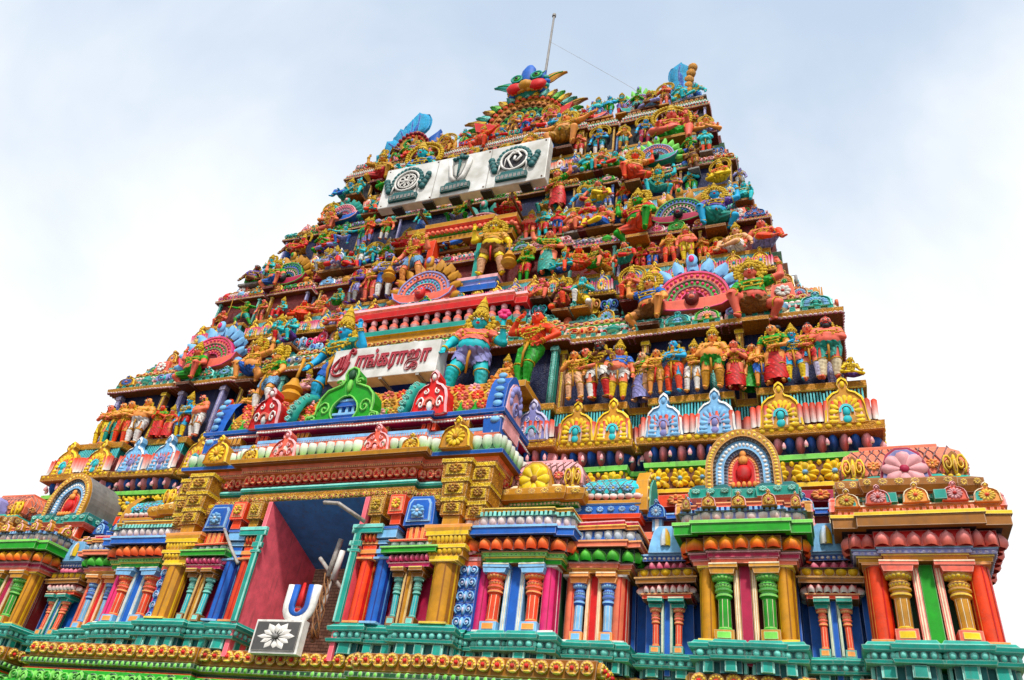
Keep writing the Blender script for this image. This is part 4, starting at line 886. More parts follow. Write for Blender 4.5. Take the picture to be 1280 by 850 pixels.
# ---------------------------------------------------------------- second niche, peacock arches, crest
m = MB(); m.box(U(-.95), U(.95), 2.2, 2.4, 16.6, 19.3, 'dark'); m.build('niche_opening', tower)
for s in (-1, 1): m = MB(); m.box(U(s*1.0)-.12, U(s*1.0)+.12, 1.5, 2.3, 16.3, 19.2, 'orange' if s < 0 else 'teal'); m.build('niche_post', tower)
m = MB(); p = plan([(1.2, .12), (2.0, 0)], 1.75, 2.0, 3); sweep(m, p, [(-.4, 19.15), (.05, 19.15), (.08, 19.35), (.0, 19.37), (.0, 19.5), (.1, 19.52), (.1, 19.75), (.2, 19.77), (.22, 19.95), (-.5, 20.1)], ['ochre', 'gold', 'gold_l', 'green', 'green_l', 'red', 'salmon', 'gold', 'gold_l'])
row(m, p, .14, 19.53, BEAD, .19, .2, ('salmon',), .2, .9); m.build('niche_hood', tower)
m = MB(); sweep(m, plan([(1.9, 0)], 1.35, 1.9, 3), [(-.4, 16.25), (.1, 16.25), (.15, 16.45), (.0, 16.5), (.0, 16.75), (.1, 16.77), (.1, 16.9), (-.8, 16.9)], ['navy', 'blue', 'blue_l', 'lilac', 'blue_l', 'pink_l', 'gold']); m.build('niche_sill', tower)
PF = [('blue_l', 'rose', 'green', 'pink', 'rose', 'maroon'), ('gold', 'blue', 'pink_l', 'green', 'magenta', 'dark'), ('gold', 'salmon', 'aqua', 'lilac', 'rose', 'red'), ('green_l', 'rose', 'blue_l', 'lilac', 'teal', 'dark'), ('teal', 'pink', 'lilac', 'pink_l', 'blue', 'dark')]
FANS = [(8.56, .75, 13.95, 1.28, 1.3, 0, 0), (-8.56, .75, 13.95, 1.28, 1.3, 0, 0), (7.95, 2.1, 18.7, 1.0, 1.0, 1, 0), (-7.75, 2.1, 18.7, 1.0, 1.1, 1, 0), (6.9, 3.2, 23.05, .84, .9, 3, 0), (-6.95, 3.2, 23.05, .84, .9, 4, 0), (-.6, 1.2, 16.0, 1.2, 1.3, 2, 0), (.1, 2.9, 20.3, 1.3, 1.3, 4, 0), (7.6, 4.7, 27.0, .7, .9, 2, 0), (-4.1, 4.9, 28.6, .7, .8, 2, 0), (3.6, 4.8, 28.4, .75, .8, 2, 0), (5.7, 4.8, 28.3, .8, 1.1, 3, 0), (-5.6, 4.8, 28.3, .8, 1.0, 2, 0)]
for u, y, z, w, h, k, r in FANS:
    m = MB(); m.put(FAN, (U(u), y, z), r, (w, 1, h), PF[k]); m.box(U(u)-w*.6, U(u)+w*.6, y+.02, y+1.2, z-.35, z+.1, 'maroon'); m.box(U(u)-w*.75, U(u)+w*.75, y+.08, y+.8, z, z+h*.9, 'maroon'); m.build('peacock_arch', tower, 'enamel', (U(u), y, z))
# crest arch with the lion-dragon mask
kp = empty('crest_arch', (U(0), 5.3, 29.2), 0, tower); tag(kp, 'huge flame-edged arch topped by a green and red monster mask'); KL = (U(0), 5.3, 29.2)
m = MB(); t = T()
m.box(U(-2.2), U(2.2), 5.5, 7.2, 27.0, 30.8, 'maroon'); m.box(U(-1.5), U(1.5), 5.5, 7.0, 30.8, 31.9, 'maroon')
for i, (r0, r1, a, b) in enumerate(((1.72, 2.1, 'gold', 'orange'), (1.4, 1.72, 'ochre', 'skin'), (1.08, 1.4, 'teal', 'green'), (.78, 1.08, 'blue', 'teal_l'), (.5, .78, 'gold', 'gold_l'))):
    t = T(); band(t, r0, r1, -.05, pi+.05, -.2+.07*i, .3, 0, 26, sz=1.0); m.put(t.fin(), (U(0), 5.4, 29.7), 0, 1, (a,)); n = int(r1*9)
    for k in range(n): q = pi*(k+.5)/n; rr = (r0+r1)/2; m.put(BUD, (U(rr*cos(q)), 5.2+.07*i, 29.62+rr*sin(q)), 0, (.42, .4, .34), (b, a))
m.build('arch_rings', kp, 'worn', KL)
m = MB(); m.box(U(-.5), U(.5), 5.5, 5.6, 29.6, 30.2, 'dark'); t = T(); extr(t, [(-2.5, 1.1), (-2.3, .4), (-1.1, -.2), (1.1, -.2), (2.3, .4), (2.5, 1.1), (1.8, .8), (.9, .42), (-.9, .42), (-1.8, .8)], -.4, .2, 0); m.put(t.fin(), (U(0), 5.3, 29.2), 0, 1, ('red',)); m.box(U(-.9), U(.9), 4.8, 5.4, 28.95, 29.2, 'gold'); m.box(U(-.8), U(.8), 4.75, 5.3, 29.2, 29.36, 'lilac'); m.build('boat_base', kp, 'enamel', KL)
def plume(t, x, z, h, w, a, slot, y=-.1, curl=.3, rib=None):
    """a fleshy leaf of length h leaning by angle a from the vertical, its tip curling over"""
    n = 7; s = 1 if a >= 0 else -1; V = []; mid = []; rd = w > .9
    for i in range(n+1):
        v = i/n; ww = w*.5*sin(pi*min(1, .16+.84*v**.85))**.8*(1 if i < n else .08) if not rd else w*.5*sqrt(max(0, 1-abs(2*v-1.1)**2.6/1.0))**1.0 if v < 1 else 0.02; q = a+s*curl*v*v
        cx_, cz_ = x+h*v*sin(a+s*curl*v*v*.5), z+h*v*cos(a+s*curl*v*v*.5); mid.append((cx_, y-.2*w-.03, cz_))
        for j in range(7): u_ = -1+j/3; V.append((cx_+u_*ww*cos(q), y-.24*w*sqrt(max(0, 1-u_*u_)), cz_-u_*ww*sin(q)))
    F = [(i*7+j, i*7+j+1, (i+1)*7+j+1, (i+1)*7+j) for i in range(n) for j in range(6)]; t.add(V, F, slot, True); t.add([(p[0], -.12*w-(p[1]-y)*.6+y, p[2]) for p in V], [f[::-1] for f in F], slot, True)
    if rib is not None: tube(t, mid[1:-1], .03*w+.012, rib, 5)
for k in range(19):
    q = -.1+(pi+.2)*k/18; e = abs(k-9); m = MB(); t = T(); a = pi/2-q; plume(t, 0, 0, .5+.05*e+(.35 if e == 7 else 0), .5, a*.7, 0, -.1, .7, 1); plume(t, .05, .05, .4, .25, a*.7, 1, -.2, .5)
    c = ('gold', 'green', 'ochre', 'teal')[k % 4] if e > 2 else ('gold', 'teal')[k % 2]; m.put(t.fin(), (U(2.1*cos(q)), 5.3, 29.72+1.9*sin(q)), 0, 1, (c, LT.get(c, 'peach'))); m.build('flame_plume', kp, 'worn', KL)
m = MB(); t = T()
sphere(t, (0, 0, 0), (.75, .5, .5), 0, 12, 8); sphere(t, (0, -.45, -.12), (.32, .3, .26), 4, 9, 6); sphere(t, (0, -.35, .62), (.3, .22, .62), 5, 9, 6)
for s in (-1, 1):
    sphere(t, (s*.42, -.42, -.14), (.36, .22, .28), 1, 9, 6); sphere(t, (s*.38, -.36, .34), (.24, .2, .24), 5, 9, 6); sphere(t, (s*.38, -.52, .34), (.15, .1, .15), 2, 8, 5); sphere(t, (s*.38, -.6, .34), (.07, .06, .07), 3, 7, 4)
    plume(t, s*.55, .25, .95, .5, s*.8, 0 if s < 0 else 4, 0, .8, 2); plume(t, s*.25, .5, .6, .45, s*.4, 5, 0, .4, 2)
    for k in range(5): sphere(t, (s*(.12+.14*k), -.42+.05*k, -.36+.02*k), (.09, .1, .08), 4, 7, 4)
    for k in range(4): sphere(t, (s*(.6+.08*sin(k)), -.15, -.3+.24*k), (.16, .16, .13), 0 if k % 2 else 5, 7, 5)
    ring(t, .2, .045, s*.38, .34, 0, -.54, 1, 12)
m.put(t.fin(), (U(0), 5.25, 32.35), 0, (1.35, 1, 1.25), ('teal', 'red', 'green', 'dark', 'gold', 'blue')); m.build('monster_mask', kp, 'enamel', KL)
# end crests: blue serpent-hood plumes
for s in (-1, 1):
    c = empty('end_crest', (U(s*7.4), 6.0, 29), 0, tower); tag(c, 'tall end crest of blue serpent-hood lobes'); CL = (U(s*7.4), 6.0, 29)
    m = MB(); t = T(); P = [(-1.0, 0), (1.0, 0), (1.1, 1.2), (.9, 2.1), (.4, 2.9), (0, 3.1), (-.4, 2.9), (-.9, 2.1), (-1.1, 1.2)]; extr(t, P, -.15, .5, 0)
    for i in range(14): q = pi*i/13; sphere(t, (.95*cos(q), -.18, 1.2+1.6*sin(q)), .13, 1, 6, 4)
    for sg in (-1, 1): tube(t, [(sg*.3+.35*(1-i/14)*cos(i*.7), -.22, 1.4+.7*(1-i/14)*sin(i*.7)) for i in range(14)], .08, 2, 6)
    sphere(t, (0, -.2, .55), (.5, .12, .3), 3, 9, 5); [sphere(t, (.4*cos(q), -.22, 2.1+.3*sin(q)), .12, 4, 6, 4) for q in (0, 1, 2, 3)]
    if s < 0: m.put(t.fin(), (U(-6.15), 5.6, 29.0), .3, (.85, 1, .8), ('gold', 'magenta', 'green', 'aqua', 'orange'))
    else: m.put(t.fin(), (U(7.0), 6.1, 28.6), -.3, (.42, 1, 1.0), ('rose', 'lilac', 'lilac', 'pink', 'orange'))
    m.build('crest_panel', c, 'worn', CL)
    for k in range(5):
        m = MB(); t = T(); aa = (-1.35, -1.0, -.62, -.28, .05)[k] if s < 0 else (.5, .38, .25, .12, -.05)[k]; plume(t, 0, 0, 1.75 if s < 0 else 1.5, 1.25, aa, 0, 0, -.25, 1); plume(t, s*.08, .05, .8, .4, aa, 1, -.22, .1)
        m.put(t.fin(), ((U(-6.6+.1*k), 5.75, 29.6+k*.42) if s < 0 else (U(7.3), 5.9, 28.4+k*.62)), 0, (1 if s < 0 else .85, 1, 1), ('skinb', 'blue')); m.build('hood_lobe', c, 'worn', CL)
    if s > 0:
        m = MB(); t = T()
        for k in range(9): sphere(t, (.12*sin(k*.9), -.1, k*.42), (.24, .2, .28), 0, 8, 5)
        m.put(t.fin(), (U(7.8), 5.85, 28.6), 0, 1, ('gold',)); m.build('crest_edge', c, 'carved', CL)
for u, z in ((-5.8, 32.0),):
    m = MB(); t = T(); plume(t, 0, 0, 1.7, .9, .25, 0); m.put(t.fin(), (U(u-.2), 6.6, z-1.2), 0, 1, ('blue',)); m.build('horn_finial', tower, 'enamel', (U(u), 6.6, z-1.5))
# finials peeping out at the lower corners
for s in (-1, 1):
    for u, y, z in ((13.3, 1.2, 8.9),):
        m = MB(); t = T(); lathe(t, [(.12, 0), (.3, .15), (.34, .35), (.14, .55), (.1, .62), (.2, .72), (.05, .95), (0, 1.1)], 10); m.put(t.fin(), (U(s*u), y, z-.55), 0, (1, 1, 1), ('maroon',)); m.build('roof_finial', tower, 'enamel', (U(s*u), y, z))
pole = MB(); t = T(); lathe(t, [(.09, 0), (.08, 6), (.06, 12.4), (.12, 12.42), (.12, 12.6), (0, 12.62)], 8); pole.put(t.fin(), (U(-.12), 7, 29), 0, 1, ('grey',))
po = pole.build('flagpole', None, 'enamel', (U(-.12), 7, 29)); tag(po, 'bare grey metal flagpole standing behind the crest at the very top', 'flagpole'); po.rotation_euler[1] = -.0
m = MB(); t = T(); tube(t, [(0, 7, 39.0), (2.2, 6.8, 36.2), (5.0, 6.5, 32.5), (6.1, 6.3, 30.6)], .009, 0, 4); m.put(t, (U(-.12), 0, 0), 0, 1, ('grey',)); tag(m.build('guy_wire'), 'thin dark wire running down from the flagpole to the roof', 'wire')

# ---------------------------------------------------------------- sign boards
WHITE = simple_mat('board_white', (.48, .46, .41), (.78, .78, .75), 1.6, .5, None, .1); REDM = simple_mat('letter_red', (.32, .006, .02), (.42, .01, .03), 4, .35, None, .05); PINKM = simple_mat('letter_edge', (.6, .08, .1), (.8, .25, .28), 4, .4, None, .05)
sg = empty('name_board', (U(0), -1.0, 11.5)); tag(sg, 'white box sign with raised dark red Tamil lettering above the porch arch', 'sign')
def bevbox(name, x0, x1, y0, y1, z0, z1, mat, par, bev=.02):
    m = MB(); m.box(x0, x1, y0, y1, z0, z1, 'white'); o = m.build(name, par, mat, ((x0+x1)/2, y1, z0)); b = o.modifiers.new('b', 'BEVEL'); b.width = bev; b.segments = 2; return o
bevbox('sign_box', U(-1.76), U(1.76), -1.02, -.5, 11.5, 12.6, WHITE, sg)
m = MB()
for u in (-1.2, 0, 1.2): m.box(U(u)-.05, U(u)+.05, -1.0, .6, 11.44, 11.497, 'grey')
m.build('support_bar', sg)
DG = bpy.context.evaluated_depsgraph_get()
def text(body, x, y, z, h, parent, name, shear=.15, wid=None):
    for mode in (0, 1):
        c = bpy.data.curves.new(name, 'FONT'); c.body = body; c.size = 1; c.shear = shear; c.offset = .022
        if mode == 0: c.extrude = .05
        else: c.fill_mode = 'NONE'; c.bevel_depth = .007; c.bevel_resolution = 0
        o = bpy.data.objects.new(name, c); COL.objects.link(o); bpy.context.view_layer.update()
        me = bpy.data.meshes.new_from_object(o.evaluated_get(bpy.context.evaluated_depsgraph_get())); bpy.data.objects.remove(o)
        v = np.zeros(len(me.vertices)*3); me.vertices.foreach_get('co', v); v = v.reshape(-1, 3)
        if mode == 0: lo, hi = v.min(0), v.max(0)
        s = h/(hi[1]-lo[1]); sx = s if wid is None else wid/(hi[0]-lo[0])
        q = np.stack([(v[:, 0]-lo[0])*sx, -v[:, 2]*s*.6-(.03 if mode else 0), (v[:, 1]-lo[1])*s], 1)
        me.vertices.foreach_set('co', q.ravel()); me.update(); me.materials.clear(); me.materials.append(REDM if mode == 0 else PINKM)
        ob = bpy.data.objects.new(name if mode == 0 else name+'_edge', me); COL.objects.link(ob); ob.parent = parent; ob.location = tuple(np.array((x, y, z))-wloc(parent))
text('ரங்கராஜா', U(-.93), -1.04, 11.62, .86, sg, 'lettering', wid=2.45)
S = [[(190, 310), (150, 345), (118, 400), (125, 465), (180, 497), (250, 485), (298, 430), (322, 350)], [(150, 420), (165, 445), (185, 420), (205, 310), (190, 305)], [(205, 310), (245, 300), (222, 430)], [(245, 305), (285, 290), (262, 440)], [(285, 430), (300, 330), (305, 255), (335, 222), (368, 240), (362, 268), (335, 262)]]
m = MB(); m2 = MB()
for st in S:
    P = []; st = np.array(st, float)
    for i in range(len(st)-1):
        for k in range(5):
            q = k/5; a, b = st[max(i-1, 0)], st[i]; c, d = st[i+1], st[min(i+2, len(st)-1)]
            P.append(.5*((2*b)+(c-a)*q+(2*a-5*b+4*c-d)*q*q+(3*b-a-3*c+d)*q**3))
    P.append(st[-1]); P3 = [(U(-1.72)+(p[0]-95)/280*.72, -1.06, 12.62-(p[1]-200)/310*1.02) for p in P]
    t = T(); tube(t, P3, .042, 0, 6); m.put(t, (0, 0, 0), 0, 1, ('red',)); t = T(); tube(t, [(x, y-.045, z) for x, y, z in P3], .009, 0, 4); m2.put(t, (0, 0, 0), 0, 1, ('red',))
m.build('initial_letter', sg, REDM, (U(-1.4), -1.04, 11.7)); m2.build('initial_letter_edge', sg, PINKM, (U(-1.4), -1.04, 11.7))

tb = empty('emblem_board', (U(0), .95, 20.8)); tag(tb, 'long white board with three grey temple emblems near the tower top', 'sign')
bevbox('board_box', U(-3.45), U(3.4), .92, 1.32, 20.8, 22.95, WHITE, tb, .03)
m = MB()
for u in (-2.6, -1.3, -.2, 1.1, 2.6): m.box(U(u)-.22, U(u)+.22, 1.0, 1.4, 20.74, 20.797, 'dark')
for u in (-1.7, .3, 2.0): m.box(U(u)-.04, U(u)+.04, 1.3, 4.0, 20.55, 20.63, 'brown'); m.box(U(u)-.04, U(u)+.04, 1.3, 1.4, 20.5, 20.8, 'brown')
m.build('board_support', tb)
for u in (-3.3, -1.2, 1.0, 3.25):
    for z in (20.92, 22.83): m = MB(); m.put(BEAD, (U(u), .915, z), 0, (.07, .05, .07), ('brown',)); m.build('bolt', tb, 'enamel', (U(u), .9, z))
for u in (-1.15, 1.1): m = MB(); m.box(U(u)-.012, U(u)+.012, .908, .93, 20.83, 22.93, 'grey'); m.build('panel_seam', tb, 'enamel', (U(u), .92, 20.8))
EM = ('grey', 'white', 'dark'); 
def emblem(name, u, kind, label):
    t = T(); extr(t, [(-.6, -.95), (.6, -.95), (.6, -.66), (-.6, -.66)], -.12, 0, 0); extr(t, [(-.5, -.66), (.5, -.66), (.4, -.5), (-.4, -.5)], -.1, 0, 0)
    for k in range(7): extr(t, [(-.54+k*.16, -.9), (-.44+k*.16, -.9), (-.44+k*.16, -.74), (-.54+k*.16, -.74)], -.14, -.12, 3)
    if kind != 'namam':
        for k in range(15):
            a = -.3+(pi+.6)*k/14; sphere(t, (.6*cos(a), -.06, .12+.68*sin(a)), (.12, .08, .12), 0, 7, 4)
        ring(t, .55, .05, 0, .12, 1, sx=.92); extr(t, [(.5*cos(2*pi*i/20), .12+.6*sin(2*pi*i/20)) for i in range(20)], -.05, 0, 2)
        for s in (-1, 1):
            for k in range(4): sphere(t, (s*(.72+.06*k), -.06, -.3+.2*k), (.14, .09, .16), 0, 7, 4)
            tube(t, [(s*.55, -.09, -.5), (s*.52, -.09, -.1), (s*.62, -.09, .0)], .035, 1, 5)
        if kind == 'wheel':
            ring(t, .38, .03, 0, .12, 1)
            for k in range(8): a = pi*k/4+.2; ring(t, .12, .022, .22*cos(a), .12+.22*sin(a), 1, -.09, 1, 8)
            sphere(t, (0, -.08, .12), .09, 1)
        else:
            tube(t, [(.02, -.1, -.4), (-.1, -.1, -.15), (-.22, -.1, .15), (-.1, -.1, .45), (.15, -.1, .48), (.28, -.1, .25), (.15, -.1, .0), (.02, -.1, .1), (.05, -.1, .28)], .045, 1, 6)
            tube(t, [(-.35, -.09, -.3), (-.32, -.09, .2), (-.05, -.09, .6), (.3, -.09, .55)], .03, 1, 5)
    else:
        for s in (-1, 1):
            tube(t, [(s*.42, -.06, .75), (s*.36, -.06, .3), (s*.26, -.06, -.2), (s*.1, -.06, -.48)], .1, 1, 6); tube(t, [(s*.3, -.08, .7), (s*.25, -.08, .3), (s*.16, -.08, -.1), (0, -.08, -.36)], .035, 3, 5)
        tube(t, [(0, -.1, .7), (0, -.1, -.3)], .05, 0, 6, [1.3, .5]); 
        for k in range(5): sphere(t, ((k-2)*.13, -.08, .84+.05*(2-abs(k-2))), (.1, .08, .1), 0, 7, 4)
        sphere(t, (0, -.08, 1.0), (.1, .07, .14), 0, 7, 5)
    m = MB(); m.put(t.fin(), (U(u), .91, 21.88), 0, (1.0, 1, .95), ('teal_d', 'white', 'dark', 'grey')); o = m.build(name, tb, 'enamel', (U(u), .92, 21.5)); o['label'] = label
emblem('wheel_emblem', -2.35, 'wheel', 'grey wheel emblem on the left of the board'); emblem('forehead_mark_emblem', -.15, 'namam', 'forehead-mark emblem in the middle'); emblem('conch_emblem', 2.1, 'conch', 'grey conch emblem on the right')
# loose pieces standing on the ledge in front of the doorway
m = MB(); t = T(); x = U(.36)
for (r, sl, y, w) in ((.34, 0, 0, .1), (.2, 1, -.02, .085)):
    P = [(-r, y, .78), (-r, y, .34)]+[(-r*cos(pi*i/10), y, .34-r*.95*sin(pi*i/10)) for i in range(1, 10)]+[(r, y, .34), (r, y, .78)]
    tube(t, P, w, sl, 8)
tube(t, [(0, -.05, .82), (0, -.06, .5), (0, -.05, .27)], .075, 2, 8, [.55, .95, 1.1]); sphere(t, (0, -.05, .25), .085, 2)
m.put(t.fin(), (x, -2.28, 4.28), 0, (1, .6, 1), ('white', 'blue', 'red')); tag(m.build('forehead_mark', None, 'enamel', (x, -2.28, 4.28)), 'white and blue U shaped mark with a red flame standing in the doorway', 'emblem')
fp_ = empty('flower_panel', (U(.05), -2.4, 3.56)); tag(fp_, 'square grey panel with a white daisy in the doorway', 'panel')
m = MB(); x = U(.05); m.box(x-.62, x+.62, -2.4, -2.2, 3.56, 4.27, 'white'); m.build('panel_frame', fp_)
m = MB(); m.box(x-.56, x+.56, -2.43, -2.4, 3.61, 4.22, 'grey'); [f.__imul__(.35) for f in m.c]; m.build('panel_face', fp_)
m = MB(); t = T()
for k in range(12): a = 2*pi*k/12; d = np.array((cos(a), 0, sin(a))); w = np.array((-sin(a), 0, cos(a))); L_ = .46 if k % 2 == 0 else .4; t.add([d*.08, d*L_*.7+w*.09, d*L_, d*L_*.7-w*.09, d*L_*.6+np.array((0, -.05, 0))], [(0, 4, 1), (1, 4, 2), (2, 4, 3), (3, 4, 0)], 0, True); 
sphere(t, (0, -.04, 0), (.08, .05, .08), 1); t.fin(); m.put(t, (x, -2.435, 3.92), 0, (1.1, 1, .66), ('white', 'grey')); m.build('daisy', fp_)
# lamp arms, conduit and floodlights in the doorway
GALV = simple_mat('galvanised', (.28, .25, .22), (.48, .44, .4), 9, .5)
def bars(name, segs, label, cat, r=.05):
    m = MB(); 
    for P in segs: t = T(); tube(t, P, r, 0, 4); m.put(t, (0, 0, 0), 0, 1, ('grey',))
    tag(m.build(name, None, GALV, segs[0][0]), label, cat)
bars('angled_bracket', [[(U(1.5), -2.3, 6.55), (U(1.1), -2.9, 6.75)], [(U(1.1), -2.9, 6.75), (U(.75), -2.95, 6.75)]], 'bent metal bracket arm at the top right of the doorway', 'bracket')
bars('angled_bracket', [[(U(-2.45), -2.3, 6.45), (U(-1.55), -2.85, 5.75), (U(-1.0), -3.1, 5.3)]], 'long thin metal arm jutting out across the left door jamb', 'bracket', .04)
LX = U(.0)
fl = empty('lamp_cluster', (U(.1), -1.2, 4.3)); tag(fl, 'cluster of tube lamps and cables on a leaning post inside the doorway', 'lamp')
for P, r, c, nm in (([(.15, -1.2, 4.1), (.28, -1.25, 5.7)], .05, GALV, 'post'), ([(-.1, -1.4, 6.05), (.8, -1.2, 5.15)], .05, GALV, 'crossbar'), ([(.22, -1.35, 5.6), (.36, -1.4, 6.5)], .07, GALV, 'lamp_tube'), ([(.42, -1.4, 5.5), (.52, -1.45, 6.2)], .075, WHITE, 'lamp_tube')):
    m = MB(); t = T(); tube(t, [(U(a), b, c_) for a, b, c_ in P], r, 0, 8); m.put(t, (0, 0, 0), 0, 1, ('grey',)); m.build(nm, fl, c, (U(1), -1.2, 5))
m = MB(); rr = random.Random(4)
for k in range(6):
    t = T(); P = [(U(.2+.1*sin(i*.9+k)+rr.uniform(-.04, .04)), -1.32-.05*cos(i+k), 5.7-.22*i) for i in range(8)]; tube(t, P, .018, 0, 4); m.put(t, (0, 0, 0), 0, 1, ('ochre',))
m.build('cable_bundle', fl, 'enamel', (U(1), -1.2, 5))
m = MB(); m.put(T().add([(0, 0, 0)], [], 0), (0, 0, 0)) if False else None
BRKM = simple_mat('rough_brick', (.3, .2, .13), (.6, .42, .28), 5, .9, 3.2, .9); o = BRK.build('back_wall', por, BRKM, PL)
# ---------------------------------------------------------------- stucco figures
def cap(t, a, b, ra, rb, n=10, fl=1.0):
    a, b = np.array(a, float), np.array(b, float); d = b-a; L_ = np.linalg.norm(d); d = d/(L_+1e-9)
    x = np.cross(d, (0, 1, .02)); x /= np.linalg.norm(x)+1e-9; y = np.cross(d, x); V = []
    prof = [(-1, 0)]+[(-cos(q), sin(q)) for q in (.5, 1.0)]+[(0, 1)]
    rows = [(a+d*ra*p, ra*q) for p, q in prof[1:]]+[(b+d*rb*-p, rb*q) for p, q in prof[::-1][:-1]]
    V = [a-d*ra]
    for c, r in rows:
        for j in range(n): q = 2*pi*j/n; o = r*(x*cos(q)+y*sin(q)); o[1] *= fl; V.append(c+o)
    V.append(b+d*rb); m = len(rows); F = [(0, 1+(j+1) % n, 1+j) for j in range(n)]
    for i in range(m-1):
        for j in range(n): F.append((1+i*n+j, 1+i*n+(j+1) % n, 1+(i+1)*n+(j+1) % n, 1+(i+1)*n+j))
    e = len(V)-1; F += [(e, 1+(m-1)*n+j, 1+(m-1)*n+(j+1) % n) for j in range(n)]; t.add(V, F, 0, True)
def J(**k):
    """joints of a figure one unit tall; x right, -y front.  defaults: standing at ease"""
    d = dict(pel=(0, 0, .50), che=(0, 0, .70), nec=(0, 0, .80), hea=(0, -.015, .905), sL=(-.125, 0, .775), sR=(.125, 0, .775), eL=(-.18, .0, .62), eR=(.18, .0, .62), wL=(-.17, -.06, .49), wR=(.17, -.06, .49),
             hL=(-.06, 0, .49), hR=(.06, 0, .49), kL=(-.075, -.025, .27), kR=(.075, -.025, .27), aL=(-.08, .01, .045), aR=(.08, .01, .045), tL=(-.09, -.08, .02), tR=(.09, -.08, .02), mL=(0, -.3, -1), mR=(0, -.3, -1)); d.update(k); return d
POSES = dict(
 fold=J(eL=(-.175, -.04, .64), eR=(.175, -.04, .64), wL=(-.03, -.12, .66), wR=(.03, -.13, .64), mL=(1, 0, 0), mR=(-1, 0, 0)),
 pray=J(eL=(-.165, -.05, .62), eR=(.165, -.05, .62), wL=(-.025, -.15, .68), wR=(.025, -.15, .68), mL=(.1, -.2, 1), mR=(-.1, -.2, 1)),
 belly=J(pel=(.01, 0, .5), eR=(.19, -.02, .62), wR=(.05, -.13, .56), mR=(-1, 0, 0), eL=(-.19, 0, .61), wL=(-.2, -.05, .46)),
 chest=J(pel=(-.01, 0, .5), eL=(-.18, -.03, .62), wL=(-.04, -.13, .7), mL=(.8, 0, .5), eR=(.2, 0, .62), wR=(.16, -.08, .5), kR=(.1, -.05, .27), aR=(.11, .0, .045)),
 dance=J(pel=(-.04, 0, .5), hL=(-.1, 0, .49), hR=(.02, 0, .49), kL=(-.14, -.03, .28), kR=(-.02, -.06, .27), aL=(-.13, .01, .05), aR=(-.05, -.02, .05), tL=(-.16, -.06, .02), tR=(-.03, -.11, .02), eL=(-.27, -.02, .79), wL=(-.16, -.08, .93), mL=(.8, 0, .5), eR=(.24, 0, .65), wR=(.1, -.08, .53), mR=(-.7, 0, -.2), sL=(-.13, 0, .79), hea=(.015, -.02, .905)),
 guard=J(pel=(.0, 0, .5), hL=(-.07, 0, .49), hR=(.07, 0, .49), kL=(-.13, -.06, .27), kR=(.12, -.04, .27), aL=(-.15, .0, .05), aR=(.13, .0, .05), tL=(-.2, -.08, .02), tR=(.16, -.09, .02), eR=(.25, -.04, .66), wR=(.24, -.12, .82), mR=(0, -.1, 1), eL=(-.22, -.02, .63), wL=(-.24, -.1, .5), mL=(0, -.3, -.6)),
 raise_=J(eR=(.25, -.01, .84), wR=(.27, -.06, 1.0), mR=(0, 0, 1), eL=(-.2, -.02, .63), wL=(-.08, -.12, .56), mL=(.8, 0, 0), pel=(.02, 0, .5)),
 spread=J(eR=(.28, -.02, .76), wR=(.43, -.05, .8), mR=(1, 0, .1), eL=(-.28, -.02, .76), wL=(-.43, -.05, .8), mL=(-1, 0, .1), pel=(0, -.02, .36), che=(0, 0, .58), nec=(0, 0, .69), hea=(0, -.02, .795), sL=(-.13, 0, .67), sR=(.13, 0, .67), hL=(-.07, -.02, .36), hR=(.07, -.02, .36), kL=(-.21, -.15, .33), kR=(.21, -.15, .33), aL=(-.16, -.08, .06), aR=(.16, -.08, .06), tL=(-.22, -.15, .03), tR=(.22, -.15, .03)),
)
POSES['spread'].update(eR=(.27, -.02, .66), wR=(.42, -.05, .7), eL=(-.27, -.02, .66), wL=(-.42, -.05, .7))
_s = dict(pel=(0, 0, .1), che=(0, 0, .33), nec=(0, 0, .45), hea=(0, -.02, .555), sL=(-.125, 0, .42), sR=(.125, 0, .42), hL=(-.07, -.01, .1), hR=(.07, -.01, .1))
POSES['lotus'] = J(**_s, eL=(-.19, -.03, .27), eR=(.19, -.03, .27), wL=(-.2, -.16, .17), wR=(.2, -.16, .17), kL=(-.24, -.14, .09), kR=(.24, -.14, .09), aL=(-.03, -.2, .06), aR=(.03, -.22, .07), tL=(.05, -.24, .05), tR=(-.05, -.26, .07), mL=(0, -1, 0), mR=(0, -1, 0))
POSES['bless'] = J(**_s, eL=(-.19, -.03, .27), eR=(.19, -.06, .28), wL=(-.17, -.17, .16), wR=(.17, -.18, .36), kL=(-.24, -.14, .09), kR=(.2, -.16, .1), aL=(-.03, -.2, .06), aR=(.18, -.17, -.14), tL=(.05, -.24, .05), tR=(.19, -.24, -.16), mL=(0, -1, 0), mR=(0, -.1, 1))
POSES['seat'] = J(**{**_s, 'pel': (0, 0, .33), 'che': (0, 0, .55), 'nec': (0, 0, .67), 'hea': (0, -.02, .775), 'sL': (-.125, 0, .64), 'sR': (.125, 0, .64), 'hL': (-.06, -.01, .32), 'hR': (.06, -.01, .32)}, eL=(-.19, -.03, .49), eR=(.19, -.03, .49), wL=(-.13, -.16, .4), wR=(.13, -.16, .4), kL=(-.11, -.2, .33), kR=(.11, -.2, .33), aL=(-.1, -.2, .06), aR=(.1, -.2, .06), tL=(-.11, -.28, .03), tR=(.11, -.28, .03), mL=(0, -1, -.2), mR=(0, -1, -.2))
